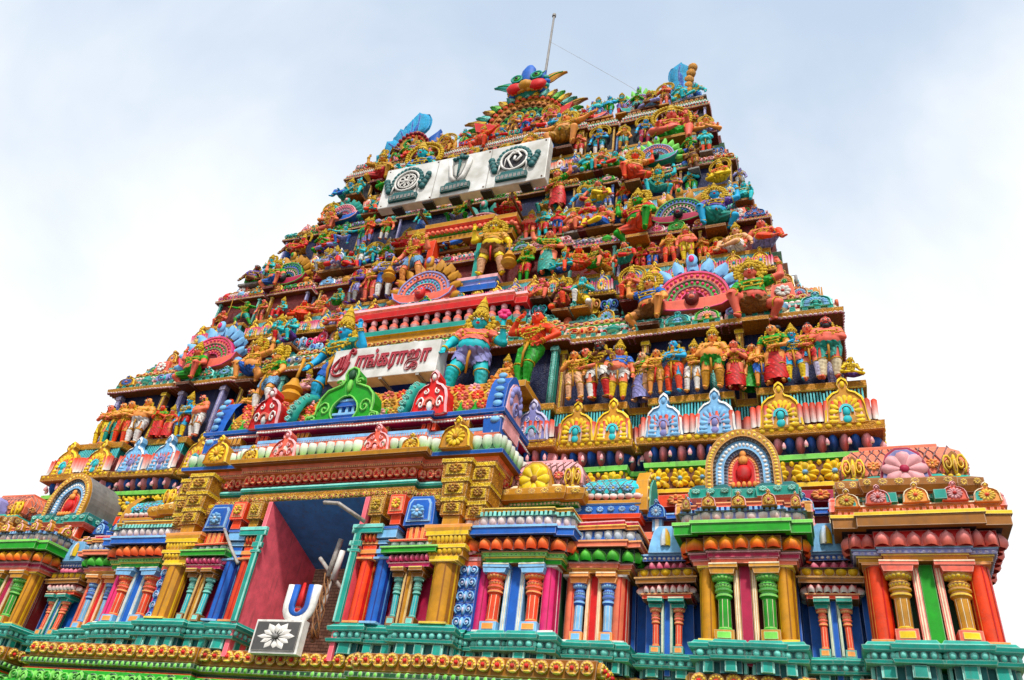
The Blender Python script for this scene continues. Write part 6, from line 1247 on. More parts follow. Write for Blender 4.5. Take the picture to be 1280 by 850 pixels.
# pose, u, y, z, height, skin, label, options
FIG = [
 ('dance', 4.51, -0.60, 10.90, 2.44, 'orange', 'large orange dancer in green trousers, one hand raised to the brow, right of the porch', dict(base=False, cloth='green', cut='dhoti', leg='green', top='orange', head='topknot', flip=False)),
 ('chest', 5.55, -0.10, 10.72, 1.54, 'skin', 'slim orange figure just right of the green trousered dancer', dict(base=False, cloth='peach', leg='peach', head='bun')),
 ('belly', 5.84, 0.02, 10.72, 1.67, 'salmon', 'figure with green shirt and white breeches, head turned, beside a bearded man', dict(base=False, cloth='white', cut='short', leg='white', top='green', head='hair')),
 ('chest', 6.20, 0.02, 10.72, 1.84, 'brown', 'brown bearded man in white shorts with red leggings', dict(base=False, cloth='white', cut='short', leg='red', head='beard')),
 ('belly', 6.67, 0.03, 10.72, 1.62, 'salmon', 'stout figure with blue shirt, white shorts and yellow leggings', dict(base=False, cloth='white', cut='short', leg='yellow', top='blue', head='crown', stout=1.2, flip=True)),
 ('chest', 7.23, 0.24, 10.72, 1.51, 'peach', 'woman in green blouse and grey lilac skirt on the narrow recess ledge', dict(base=False, cloth='lilac', cut='skirt', top='green', head='bun')),
 ('raise_', 7.69, -0.04, 10.72, 1.36, 'skin', 'small orange figure with raised hand behind the woman in grey lilac skirt', dict(base=False, cloth='gold', cut='dhoti', head='bun')),
 ('fold', 8.17, -0.02, 10.72, 1.58, 'skinb', 'turquoise figure with folded arms and orange leggings', dict(base=False, cloth='orange', leg='orange', head='bun')),
 ('belly', 8.61, -0.01, 10.72, 1.41, 'skin', 'orange crowned figure in plain white leggings beside the turquoise one', dict(base=False, cloth='white', leg='white', head='crown')),
 ('chest', 9.11, -0.08, 10.72, 1.65, 'orange_l', 'tall broad orange figure with green shorts and yellow leggings', dict(base=False, cloth='green', cut='short', leg='gold', head='crown', stout=1.2)),
 ('pray', 9.68, 0.01, 10.72, 1.40, 'salmon', 'pink skinned woman in red with joined hands', dict(base=False, cloth='red', cut='skirt', top='magenta', head='bun')),
 ('chest', 10.02, 0.18, 10.72, 1.40, 'skin', 'woman in red blouse and long green skirt', dict(base=False, cloth='green', cut='skirt', top='red', head='bun', flip=True)),
 ('fold', 10.32, -0.03, 10.72, 1.19, 'skin', 'little orange figure wedged beside the green skirted woman', dict(base=False, cloth='blue', head='hair')),
 ('belly', 10.66, -0.08, 10.72, 1.68, 'skin', 'woman in green blouse and long red skirt in the right corner niche', dict(base=False, cloth='red', cut='skirt', top='green', head='bun')),
 ('chest', 11.08, -0.10, 10.72, 1.48, 'skinb', 'sky blue figure with yellow leggings in the right corner niche', dict(base=False, cloth='rose', cut='short', leg='yellow', head='crown')),
 ('belly', 11.46, -0.09, 10.72, 1.63, 'salmon', 'pink figure with pale lilac leggings in the right corner niche', dict(base=False, cloth='red', cut='short', leg='lilac_l', head='topknot', flip=True)),
 ('fold', 11.86, -0.08, 10.72, 1.74, 'rose', 'broad red skinned man with black beard and teal loincloth in the right corner niche', dict(base=False, cloth='teal', cut='dhoti', leg='cream', head='beard', stout=1.2)),
 ('lotus', 12.30, -0.09, 10.72, 0.85, 'yellow', 'small yellow child sitting at the far right end of the row', dict(base=False, cloth='purple', head='hair')),
 ('fold', -10.14, 0.29, 10.72, 1.79, 'skin', 'man with folded arms in white trousers, first of four', dict(base=False, cloth='white', leg='white', head='hair', stout=1.2)),
 ('fold', -10.66, 0.23, 10.72, 1.64, 'skin', 'man with folded arms in orange trousers', dict(base=False, cloth='orange', leg='orange', head='hair')),
 ('fold', -11.13, 0.22, 10.72, 1.65, 'orange_l', 'man with folded arms in teal trousers', dict(base=False, cloth='teal', leg='teal', head='hair')),
 ('fold', -11.56, 0.23, 10.72, 1.62, 'salmon', 'man with folded arms in yellow trousers, outermost on the left', dict(base=False, cloth='yellow', leg='yellow', head='hair')),
 ('pray', -8.84, 0.02, 10.72, 1.19, 'orange', 'small orange woman in red skirt and green blouse in the left row', dict(base=False, cloth='red', cut='skirt', top='green', head='bun')),
 ('chest', -8.45, 0.07, 10.72, 1.08, 'salmon', 'small woman all in red beside the blue figure', dict(base=False, cloth='red', cut='skirt', top='red', head='crown')),
 ('belly', -7.97, 0.14, 10.72, 1.47, 'skinb', 'bright blue figure with red shorts and yellow leggings in the left row', dict(base=False, cloth='red', cut='short', leg='yellow', head='crown')),
 ('belly', -7.41, 0.21, 10.72, 1.61, 'salmon', 'pink man with black beard and white trousers in the left row', dict(base=False, cloth='white', leg='white', head='beard', stout=1.2)),
 ('chest', -6.36, 0.20, 10.72, 1.34, 'orange', 'orange figure with magenta trousers in the left row', dict(base=False, cloth='magenta', cut='dhoti', leg='magenta', head='hair')),
 ('pray', -5.93, 0.20, 10.72, 1.21, 'skin', 'small woman with red skirt behind the white robed man', dict(base=False, cloth='red', cut='skirt', top='orange', head='bun')),
 ('fold', -5.54, 0.15, 10.72, 1.62, 'skin', 'orange man in cream white trousers left of the porch', dict(base=False, cloth='cream', leg='cream', head='beard')),
 ('guard', -4.17, -0.68, 10.90, 2.17, 'skin', 'large guardian with green sleeves and white leggings left of the porch', dict(base=False, cloth='orange', leg='white', cut='short', top='green', head='halo', flip=True)),
 ('lotus', -3.24, -0.11, 11.78, 1.16, 'pink_l', 'pot bellied pink seated figure between the left guardians', dict(cloth='rose', head='crown', stout=1.25)),
 ('guard', -1.93, -0.40, 10.90, 3.09, 'skinb', 'blue skinned giant door guardian half hidden behind the name board', dict(base=False, cloth='blue', leg='skinb', cut='short', head='tall', top='teal', prop='mace')),
 ('guard', 2.44, -0.38, 10.90, 2.80, 'aqua', 'giant turquoise door guardian with pink coat and lilac shorts right of the name board', dict(base=False, cloth='lilac', cut='short', leg='aqua', top='rose', head='tall', prop='flower', stout=1.2)),
 ('bless', 3.59, -0.27, 11.23, 1.29, 'skin', 'plump orange seated figure on a pink pedestal right of the turquoise giant', dict(cloth='gold', head='crown', stout=1.25)),
 ('atlas', 7.39, 0.47, 13.31, 1.94, 'skin', 'crouching giant in blue blouse with gold headdress left of the big pink fan', dict(cloth='gold', cut='short', top='blue', head='halo', stout=1.2, flip=True)),
 ('atlas', 10.24, 0.36, 12.94, 2.23, 'rose', 'crouching pink giant in bright green shirt, one arm raised, right of the big pink fan', dict(cloth='gold', cut='short', top='green', head='halo', stout=1.2)),
 ('atlas', -8.74, 0.38, 13.01, 1.87, 'rose', 'crouching red skinned giant at the left end holding up the roof', dict(cloth='green', cut='dhoti', top='green', head='crown', flip=True, stout=1.2)),
 ('atlas', -6.06, 0.31, 12.75, 1.87, 'skin', 'crouching orange giant with gold headdress right of the left pink fan', dict(cloth='blue', head='halo', stout=1.2)),
 ('atlas', 6.66, 1.74, 17.87, 2.30, 'green', 'green faced giant in red coat left of the blue ringed fan', dict(cloth='orange', top='red', head='halo', flip=True, stout=1.2)),
 ('atlas', 9.17, 1.71, 17.75, 2.06, 'skinb', 'blue faced giant in purple coat right of the blue ringed fan', dict(cloth='teal', top='purple', head='halo', stout=1.2)),
 ('chest', 7.68, 1.73, 16.60, 1.30, 'orange_l', 'orange standing figure left of the pale yellow trousered one', dict(base=False, cloth='orange', leg='orange', head='hair')),
 ('belly', 8.27, 1.71, 16.60, 1.30, 'rose', 'pink standing figure with pale yellow trousers under the blue ringed fan', dict(base=False, cloth='yellow', leg='yellow', head='crown', stout=1.2)),
 ('lotus', 9.15, 1.75, 16.60, 1.05, 'orange', 'fiery orange seated figure with ring halo on the second tier', dict(base=False, cloth='red', head='ring', stout=1.2)),
 ('lean', 9.77, 1.62, 16.60, 1.52, 'peach', 'pale peach reclining figure near the right end of the second tier', dict(base=False, cloth='white', head='crown', flip=True, stout=1.2)),
 ('lean', 10.53, 1.61, 16.60, 1.70, 'rose', 'reclining rosy man with black hair at the right end of the second tier', dict(base=False, cloth='lilac', head='hair', leg='orange', stout=1.2)),
 ('belly', 6.73, 1.94, 16.60, 1.11, 'red', 'slim red standing figure on the second tier', dict(base=False, cloth='red', leg='red', head='crown')),
 ('belly', 7.11, 1.94, 16.60, 1.18, 'rose', 'woman in magenta blouse and blue trousers on the second tier', dict(base=False, cloth='blue', leg='blue', top='magenta', head='bun')),
 ('lean', 6.33, 1.39, 16.60, 1.32, 'salmon', 'seated woman in teal with red skirt in a boat shaped seat', dict(base=False, cloth='teal', top='teal', leg='red', head='bun')),
 ('lean', 5.61, 1.76, 16.60, 1.39, 'orange', 'lounging orange figure in gold', dict(base=False, cloth='gold', leg='gold', head='turban', flip=True)),
 ('bless', 5.33, 1.39, 16.60, 1.45, 'salmon', 'tiny seated figure with green shirt and turban', dict(base=False, cloth='green', top='green', head='turban')),
 ('bless', 4.73, 1.39, 16.60, 1.52, 'orange', 'small orange seated figure next to the teal skirted woman', dict(base=False, cloth='orange', head='hair', flip=True)),
 ('lotus', 4.30, 1.39, 16.60, 1.36, 'aqua', 'small turquoise seated figure beside the teal skirted woman', dict(base=False, cloth='blue', head='crown')),
 ('raise_', 3.75, 1.39, 16.60, 1.88, 'salmon', 'woman in green blouse and long teal skirt raising her hand', dict(base=False, cloth='teal', cut='skirt', top='green', head='bun', flip=True)),
 ('bless', 3.78, 1.02, 15.29, 1.28, 'rose', 'pink faced seated woman with gold lap over the balustrade', dict(cloth='gold', top='pink', head='bun', stout=1.2)),
 ('guard', 1.65, 1.40, 16.90, 2.28, 'yellow', 'golden yellow giant guardian right of the upper niche', dict(base=False, cloth='gold', cut='short', leg='peach', top='gold', head='halo', stout=1.2, prop='mace', flip=True)),
 ('guard', -1.26, 1.17, 16.90, 2.09, 'salmon', 'red coated giant guardian left of the upper niche', dict(base=False, cloth='green', cut='short', leg='skin', top='red', head='halo', prop='mace')),
 ('belly', -3.05, 1.39, 16.60, 1.65, 'salmon', 'figure with rose red trousers and gold shirt left of the upper niche', dict(base=False, cloth='red', leg='rose', top='gold', head='crown')),
 ('raise_', -2.48, 1.39, 16.60, 2.10, 'lilac', 'grey lilac man with beard and blue loincloth left of the upper niche', dict(base=False, cloth='blue', leg='white', head='beard')),
 ('seat', -7.21, 1.82, 16.60, 1.14, 'aqua', 'turquoise seated archer with bright red trousers on the left wing', dict(base=False, cloth='red', leg='red', head='crown')),
 ('lotus', -6.26, 1.94, 16.60, 1.42, 'orange', 'orange squatting figure with topknot on the left wing', dict(base=False, cloth='orange', head='topknot', stout=1.2)),
 ('bless', -5.36, 1.78, 16.60, 1.38, 'salmon', 'small orange seated figure between two green ones on the left wing', dict(base=False, cloth='orange', head='hair')),
 ('lean', -4.36, 1.40, 16.60, 1.15, 'teal', 'green skinned figure sitting sideways on the left wing', dict(base=False, cloth='green', head='hair')),
 ('lotus', -3.81, 1.01, 15.26, 1.23, 'rose', 'rosy faced seated woman in blue and lilac above the left balustrade', dict(cloth='lilac', top='blue', head='bun')),
 ('archer', -8.99, 1.84, 16.60, 1.23, 'green', 'green archer drawing a bow at the left end', dict(base=False, cloth='teal', leg='green', head='hair', prop='bow', flip=True)),
 ('belly', -8.09, 1.75, 16.60, 1.14, 'rose', 'dark red clad figure behind the green archer', dict(base=False, cloth='maroon', top='maroon', head='hair')),
 ('atlas', -8.22, 1.89, 18.39, 1.62, 'salmon', 'crouching giant in bright green shirt on the upper left edge', dict(cloth='blue', top='green', head='crown', flip=True, stout=1.2)),
 ('atlas', -6.05, 2.06, 19.02, 1.26, 'grey', 'grey crouching giant with gold headdress on the left wing', dict(cloth='gold', top='lilac', head='halo', stout=1.2)),
 ('atlas', 6.13, 2.83, 21.74, 1.86, 'orange', 'big orange crouching giant below the top row, right wing', dict(cloth='orange', top='skin', head='halo', stout=1.25)),
 ('atlas', 7.05, 2.84, 20.87, 1.69, 'aqua', 'turquoise squatting bearer under a small round fan', dict(base=False, cloth='teal', head='crown', top='teal')),
 ('pray', 8.17, 3.13, 20.87, 1.38, 'aqua', 'teal green standing figure with joined hands on the third tier', dict(base=False, cloth='green', leg='aqua', top='teal', head='hair')),
 ('raise_', 8.33, 2.88, 21.94, 1.13, 'brown', 'brown red giant with one arm flung out to the right', dict(cloth='gold', top='brown', head='crown', stout=1.2)),
 ('lotus', 9.25, 2.63, 20.87, 1.33, 'yellow', 'golden seated figure with ring halo on the third tier', dict(base=False, cloth='yellow', head='ring', top='orange', stout=1.2)),
 ('bless', 7.41, 3.61, 24.54, 2.69, 'rose', 'big red seated figure below the right serpent hood crest', dict(cloth='green', cut='dhoti', top='red', head='ring', stout=1.2)),
 ('lotus', 8.73, 3.60, 24.52, 1.57, 'orange_l', 'gold crowned seated figure at the top right corner', dict(cloth='lilac', head='halo', top='rose', stout=1.2)),
 ('belly', 6.11, 4.24, 25.45, 1.49, 'skinb', 'sky blue deity with magenta trousers and ring halo on the top row', dict(base=False, cloth='magenta', leg='magenta', top='blue', head='ring')),
 ('belly', 4.18, 4.31, 25.45, 1.60, 'skinb', 'blue deity with white leggings and ring halo on the top row', dict(base=False, cloth='gold', cut='short', leg='white', top='blue', head='ring')),
 ('spread', 2.74, 3.92, 25.65, 2.58, 'orange_l', 'big tan giant squatting with arms outstretched right of the emblem board', dict(cloth='gold', cut='dhoti', top='gold', head='halo', stout=1.2)),
 ('spread', -1.58, 4.39, 27.33, 1.74, 'orange', 'orange crowned giant rising behind the emblem board', dict(cloth='orange', top='orange', head='crown', stout=1.2)),
 ('atlas', -6.35, 4.06, 26.16, 2.11, 'gold', 'golden crouching giant at the top left corner', dict(cloth='red', top='gold', head='crown', flip=True, stout=1.2)),
 ('raise_', 3.30, 2.58, 20.87, 2.00, 'salmon', 'woman in green blouse and red skirt beside the emblem board', dict(base=False, cloth='red', cut='skirt', top='green', head='turban')),
 ('lean', 4.83, 2.58, 20.87, 1.56, 'salmon', 'seated woman in teal blouse and yellow skirt on the third tier', dict(base=False, cloth='yellow', top='teal', head='bun', leg='yellow')),
 ('atlas', 2.85, 2.85, 20.87, 1.41, 'teal', 'teal squatting bearer below the right end of the emblem board', dict(base=False, cloth='gold', top='teal', head='crown', stout=1.2)),
 ('atlas', -7.36, 2.96, 22.22, 1.58, 'salmon', 'pink crouching giant left of the small grey fan', dict(cloth='rose', head='crown', top='rose', flip=True)),
 ('spread', -6.03, 2.58, 20.87, 1.22, 'aqua', 'small turquoise dancer with arms out on the third tier, left wing', dict(base=False, cloth='lilac', leg='blue', head='hair')),
 ('lotus', -8.10, 2.62, 20.87, 1.39, 'red', 'red seated deity with ring halo on the third tier, far left', dict(base=False, cloth='gold', top='red', head='ring', stout=1.2)),
 ('pray', -4.84, 2.58, 20.87, 1.17, 'orange', 'small red and orange worshipper with joined hands on the left wing', dict(base=False, cloth='red', leg='lilac', top='red', head='crown')),
 ('bless', -2.69, 2.26, 19.71, 1.46, 'red', 'red maned seated giant left of the upper niche hood', dict(cloth='red', top='orange', head='halo', stout=1.2)),
 ('belly', -2.42, 2.58, 20.87, 1.29, 'aqua', 'figure in green and blue cloak under the emblem board', dict(base=False, cloth='blue', cut='skirt', top='green', head='bun')),
 ('lotus', 1.38, 2.58, 20.87, 1.73, 'red', 'small red seated figure under the emblem board', dict(base=False, cloth='red', head='crown', top='orange')),
 ('bless', -7.23, 3.82, 25.29, 1.77, 'aqua', 'turquoise seated figure at the left edge below the emblem board', dict(cloth='teal', head='hair')),
 ('bless', 10.02, 2.12, 19.21, 1.24, 'aqua', 'stout turquoise seated figure at the right edge of the third tier', dict(cloth='teal', top='aqua', head='hair', stout=1.25)),
 ('pray', 8.73, 1.81, 16.60, 1.04, 'skin', 'small orange worshipper between the yellow trousered figure and the fiery seated one', dict(base=False, cloth='orange', top='orange', leg='gold', head='bun')),
 ('chest', 5.67, 3.13, 20.87, 1.11, 'orange', 'orange figure with blue loincloth on the third tier', dict(base=False, cloth='blue', leg='red', head='crown')),
 ('belly', 7.56, 3.01, 20.87, 1.20, 'salmon', 'small salmon figure in lilac top beside the teal green one', dict(base=False, cloth='red', top='lilac', head='turban')),
 ('chest', 5.21, 4.24, 25.45, 1.29, 'orange_l', 'orange attendant standing between the two haloed blue deities', dict(base=False, cloth='teal', leg='gold', head='halo')),
 ('chest', 9.84, 3.13, 20.87, 0.98, 'lilac', 'lilac figure at the right end of the third tier', dict(base=False, cloth='grey', leg='teal', head='hair')),
 ('pray', 3.32, 4.16, 25.45, 1.39, 'salmon', 'small praying figure beside the tan giant', dict(base=False, cloth='red', leg='white', head='crown')),
 ('fold', -3.75, 1.39, 16.60, 1.56, 'purple', 'purple clad figure with folded arms left of the upper niche', dict(base=False, cloth='lilac', leg='grey', top='purple', head='hair')),
 ('atlas', -0.73, 2.58, 20.87, 1.68, 'green', 'green squatting bearer beneath the middle of the emblem board', dict(base=False, cloth='lilac', head='crown')),
 ('pray', 5.14, 3.05, 20.87, 1.00, 'lilac_l', 'pale lilac worshipper with turban on the third tier', dict(base=False, cloth='blue', leg='white', head='turban')),
 ('belly', -4.12, 2.62, 20.87, 1.26, 'salmon', 'figure with orange shirt and green loincloth left of the emblem board', dict(base=False, cloth='green', leg='white', top='orange', head='hair', flip=True)),
 ('kneel', -10.04, 1.80, 16.60, 1.12, 'rose', 'kneeling rosy figure at the far left of the second tier', dict(base=False, cloth='maroon', head='hair')),
 ('lotus', -4.02, 3.86, 25.45, 3.14, 'aqua', 'small turquoise seated deity above the left of the emblem board', dict(base=False, cloth='gold', head='ring', top='blue')),
 ('bless', -3.59, 4.60, 28.08, 1.73, 'gold', 'gold seated figure in magenta behind the emblem board', dict(cloth='rose', top='magenta', head='ring')),
 ('belly', 8.07, 4.33, 25.45, 1.48, 'brown', 'brown bearded attendant in red near the top right corner', dict(base=False, cloth='gold', top='red', leg='red', head='beard')),
 ('fold', 2.80, 1.62, 16.60, 1.43, 'green', 'green skinned figure in red, arms folded, second tier row, on the right wing', dict(cloth='red', cut='dhoti', head='halo', stout=1.0, flip=True, base=False)),
 ('lean', -8.65, 2.81, 20.87, 1.76, 'brown', 'brown figure in blue, sitting sideways, third tier row, on the left wing', dict(cloth='blue', cut='dhoti', head='topknot', stout=1.2, flip=False, base=False, top='red')),
 ('kneel', -7.23, 2.81, 20.87, 1.45, 'green', 'green skinned figure in red, kneeling, third tier row, on the left wing', dict(cloth='red', cut='dhoti', head='halo', stout=1.0, flip=True, base=False, top='pink')),
 ('lotus', -6.78, 2.81, 20.87, 1.60, 'red', 'red figure in purple, sitting cross legged, third tier row, on the left wing', dict(cloth='purple', cut='short', head='crown', stout=1.2, flip=False, base=False, top='red', leg='lilac')),
 ('raise_', -5.28, 2.81, 20.87, 1.41, 'green', 'green skinned figure in teal, one arm raised, third tier row, on the left wing', dict(cloth='teal', cut='dhoti', head='halo', stout=1.2, flip=False, base=False, top='red', leg='lilac')),
 ('lean', 4.28, 2.81, 20.87, 1.56, 'skinb', 'sky blue figure in lilac, sitting sideways, third tier row, on the right wing', dict(cloth='lilac', cut='dhoti', head='halo', stout=1.2, flip=False, base=False, leg='red')),
 ('lean', -7.91, 4.09, 25.45, 1.78, 'skinb', 'sky blue figure in teal, sitting sideways, top tier row, on the left wing', dict(cloth='teal', cut='short', head='crown', stout=1.2, flip=True, base=False, leg='blue')),
 ('lotus', -5.58, 4.09, 25.45, 1.99, 'green', 'green skinned figure in green, sitting cross legged, top tier row, on the left wing', dict(cloth='green', cut='dhoti', head='topknot', stout=1.2, flip=True, base=False, top='green')),
 ('lean', -2.75, 4.09, 25.45, 2.16, 'peach', 'pale peach figure in blue, sitting sideways, top tier row, on the left wing', dict(cloth='blue', cut='short', head='halo', stout=1.0, flip=True, base=False, top='pink', leg='orange')),
 ('atlas', -2.28, 4.09, 25.45, 1.58, 'lilac', 'lilac figure in pink, crouching under the ledge above, top tier row, on the left wing', dict(cloth='pink', cut='dhoti', head='turban', stout=1.2, flip=False, base=False)),
 ('fold', -1.70, 4.09, 25.45, 1.74, 'rose', 'rosy figure in green, arms folded, top tier row, in the middle', dict(cloth='green', cut='dhoti', head='halo', stout=1.0, flip=False, base=False, top='purple', leg='blue')),
 ('belly', -1.08, 4.09, 25.45, 1.56, 'skin', 'orange skinned figure in green, hand on belly, top tier row, in the middle', dict(cloth='green', cut='dhoti', head='topknot', stout=1.0, flip=False, base=False, top='green', leg='lilac')),
 ('chest', -0.60, 4.09, 25.45, 1.52, 'rose', 'rosy figure in teal, hand on chest, top tier row, in the middle', dict(cloth='teal', cut='short', head='hair', stout=1.2, flip=False, base=False)),
 ('spread', 0.02, 4.09, 25.45, 1.56, 'aqua', 'turquoise figure in lilac, squatting with arms out, top tier row, in the middle', dict(cloth='lilac', cut='dhoti', head='ring', stout=1.2, flip=False, base=False, leg='lilac')),
 ('lotus', 0.58, 4.09, 25.45, 1.82, 'aqua', 'turquoise figure in green, sitting cross legged, top tier row, in the middle', dict(cloth='green', cut='short', head='topknot', stout=1.0, flip=False, base=False, leg='orange')),
 ('pray', 1.05, 4.09, 25.45, 1.85, 'skin', 'orange skinned figure in yellow, hands joined, top tier row, in the middle', dict(cloth='yellow', cut='dhoti', head='halo', stout=1.2, flip=False, base=False, leg='blue')),
 ('lean', 1.67, 4.09, 25.45, 2.16, 'brown', 'brown figure in blue, sitting sideways, top tier row, in the middle', dict(cloth='blue', cut='short', head='turban', stout=1.0, flip=False, base=False, top='green', leg='blue')),
 ('lean', -9.53, 2.09, 18.95, 1.63, 'brown', 'brown figure in green, sitting sideways, ledge above the second tier row, on the left wing', dict(cloth='green', cut='short', head='hair', stout=1.2, flip=False, base=True, top='purple')),
 ('fold', -8.91, 2.09, 18.95, 1.31, 'aqua', 'turquoise figure in teal, arms folded, ledge above the second tier row, on the left wing', dict(cloth='teal', cut='dhoti', head='halo', stout=1.0, flip=True, base=True)),
 ('lean', -5.58, 2.09, 18.95, 1.69, 'lilac', 'lilac figure in white, sitting sideways, ledge above the second tier row, on the left wing', dict(cloth='white', cut='short', head='crown', stout=1.2, flip=False, base=True, leg='red')),
 ('lean', -4.99, 2.09, 18.95, 1.44, 'red', 'red figure in lilac, sitting sideways, ledge above the second tier row, on the left wing', dict(cloth='lilac', cut='short', head='topknot', stout=1.2, flip=False, base=True, top='teal')),
 ('pray', -4.50, 2.09, 18.95, 1.22, 'aqua', 'turquoise figure in white, hands joined, ledge above the second tier row, on the left wing', dict(cloth='white', cut='dhoti', head='turban', stout=1.0, flip=True, base=True, leg='blue')),
 ('kneel', -3.88, 2.09, 18.95, 1.31, 'aqua', 'turquoise figure in blue, kneeling, ledge above the second tier row, on the left wing', dict(cloth='blue', cut='dhoti', head='ring', stout=1.0, flip=True, base=True, top='teal')),
 ('kneel', -3.32, 2.09, 18.95, 1.23, 'green', 'green skinned figure in red, kneeling, ledge above the second tier row, on the left wing', dict(cloth='red', cut='dhoti', head='topknot', stout=1.0, flip=True, base=True, top='green', leg='lilac')),
 ('lotus', -1.76, 2.09, 18.95, 1.42, 'rose', 'rosy figure in blue, sitting cross legged, ledge above the second tier row, in the middle', dict(cloth='blue', cut='dhoti', head='topknot', stout=1.0, flip=True, base=True, leg='yellow')),
 ('kneel', -1.23, 2.09, 18.95, 1.44, 'lilac', 'lilac figure in teal, kneeling, ledge above the second tier row, in the middle', dict(cloth='teal', cut='short', head='halo', stout=1.2, flip=False, base=True, leg='red')),
 ('kneel', -0.67, 2.09, 18.95, 1.42, 'aqua', 'turquoise figure in white, kneeling, ledge above the second tier row, in the middle', dict(cloth='white', cut='short', head='crown', stout=1.0, flip=True, base=True, top='blue', leg='blue')),
 ('lean', -0.08, 2.09, 18.95, 1.69, 'brown', 'brown figure in yellow, sitting sideways, ledge above the second tier row, in the middle', dict(cloth='yellow', cut='short', head='topknot', stout=1.2, flip=True, base=True, top='blue', leg='blue')),
 ('lean', 0.54, 2.09, 18.95, 1.47, 'peach', 'pale peach figure in purple, sitting sideways, ledge above the second tier row, in the middle', dict(cloth='purple', cut='short', head='halo', stout=1.2, flip=False, base=True, top='red', leg='red')),
 ('fold', 2.59, 2.09, 18.95, 1.37, 'rose', 'rosy figure in red, arms folded, ledge above the second tier row, on the right wing', dict(cloth='red', cut='dhoti', head='crown', stout=1.2, flip=False, base=True)),
 ('fold', 3.10, 2.09, 18.95, 1.34, 'aqua', 'turquoise figure in red, arms folded, ledge above the second tier row, on the right wing', dict(cloth='red', cut='dhoti', head='turban', stout=1.0, flip=True, base=True)),
 ('pray', 3.66, 2.09, 18.95, 1.22, 'red', 'red figure in blue, hands joined, ledge above the second tier row, on the right wing', dict(cloth='blue', cut='dhoti', head='crown', stout=1.2, flip=True, base=True, top='green')),
 ('kneel', 4.21, 2.09, 18.95, 1.39, 'salmon', 'pink skinned figure in white, kneeling, ledge above the second tier row, on the right wing', dict(cloth='white', cut='short', head='ring', stout=1.2, flip=True, base=True)),
 ('fold', 4.71, 2.09, 18.95, 1.41, 'red', 'red figure in lilac, arms folded, ledge above the second tier row, on the right wing', dict(cloth='lilac', cut='dhoti', head='crown', stout=1.0, flip=True, base=True, top='pink', leg='blue')),
 ('lean', 5.24, 2.09, 18.95, 1.65, 'rose', 'rosy figure in blue, sitting sideways, ledge above the second tier row, on the right wing', dict(cloth='blue', cut='dhoti', head='bun', stout=1.2, flip=True, base=True, leg='yellow')),
 ('kneel', 5.85, 2.09, 18.95, 1.25, 'skin', 'orange skinned figure in blue, kneeling, ledge above the second tier row, on the right wing', dict(cloth='blue', cut='dhoti', head='crown', stout=1.0, flip=False, base=True, top='pink')),
 ('kneel', -7.98, 3.28, 23.20, 1.36, 'skin', 'orange skinned figure in white, kneeling, ledge above the third tier row, on the left wing', dict(cloth='white', cut='dhoti', head='ring', stout=1.0, flip=True, base=True, top='teal')),
 ('lean', -5.68, 3.28, 23.20, 1.42, 'aqua', 'turquoise figure in red, sitting sideways, ledge above the third tier row, on the left wing', dict(cloth='red', cut='short', head='crown', stout=1.0, flip=False, base=True, top='teal', leg='orange')),
 ('kneel', -5.03, 3.28, 23.20, 1.31, 'aqua', 'turquoise figure in pink, kneeling, ledge above the third tier row, on the left wing', dict(cloth='pink', cut='dhoti', head='bun', stout=1.2, flip=True, base=True, top='orange', leg='orange')),
 ('kneel', -4.50, 3.28, 23.20, 1.44, 'aqua', 'turquoise figure in green, kneeling, ledge above the third tier row, on the left wing', dict(cloth='green', cut='dhoti', head='ring', stout=1.0, flip=False, base=True)),
 ('kneel', -3.91, 3.28, 23.20, 1.43, 'skin', 'orange skinned figure in green, kneeling, ledge above the third tier row, on the left wing', dict(cloth='green', cut='dhoti', head='hair', stout=1.2, flip=True, base=True, top='green')),
 ('lean', 3.65, 3.28, 23.20, 1.62, 'lilac', 'lilac figure in purple, sitting sideways, ledge above the third tier row, on the right wing', dict(cloth='purple', cut='short', head='bun', stout=1.0, flip=True, base=True, top='green')),
 ('kneel', 4.15, 3.28, 23.20, 1.45, 'aqua', 'turquoise figure in green, kneeling, ledge above the third tier row, on the right wing', dict(cloth='green', cut='dhoti', head='turban', stout=1.2, flip=True, base=True, top='teal')),
 ('kneel', 4.69, 3.28, 23.20, 1.43, 'salmon', 'pink skinned figure in green, kneeling, ledge above the third tier row, on the right wing', dict(cloth='green', cut='short', head='crown', stout=1.0, flip=False, base=True, top='teal')),
 ('lean', 5.24, 3.28, 23.20, 1.52, 'aqua', 'turquoise figure in green, sitting sideways, ledge above the third tier row, on the right wing', dict(cloth='green', cut='dhoti', head='topknot', stout=1.0, flip=True, base=True, leg='red')),
 ('kneel', 8.09, 3.28, 23.20, 1.31, 'green', 'green skinned figure in blue, kneeling, ledge above the third tier row, on the right wing', dict(cloth='blue', cut='dhoti', head='bun', stout=1.0, flip=True, base=True, top='purple')),
 ('pray', 8.72, 3.28, 23.20, 1.25, 'aqua', 'turquoise figure in teal, hands joined, ledge above the third tier row, on the right wing', dict(cloth='teal', cut='dhoti', head='topknot', stout=1.2, flip=False, base=True, leg='orange')),
 ('kneel', -6.04, 0.86, 14.55, 1.55, 'aqua', 'turquoise figure in white, kneeling, ledge above the lower row of statues, on the left wing', dict(cloth='white', cut='dhoti', head='crown', stout=1.0, flip=True, base=True, leg='red')),
 ('kneel', -5.41, 0.86, 14.55, 1.54, 'aqua', 'turquoise figure in purple, kneeling, ledge above the lower row of statues, on the left wing', dict(cloth='purple', cut='dhoti', head='bun', stout=1.0, flip=True, base=True)),
 ('kneel', 4.59, 0.86, 14.55, 1.47, 'brown', 'brown figure in yellow, kneeling, ledge above the lower row of statues, on the right wing', dict(cloth='yellow', cut='short', head='halo', stout=1.2, flip=True, base=True, top='pink', leg='orange')),
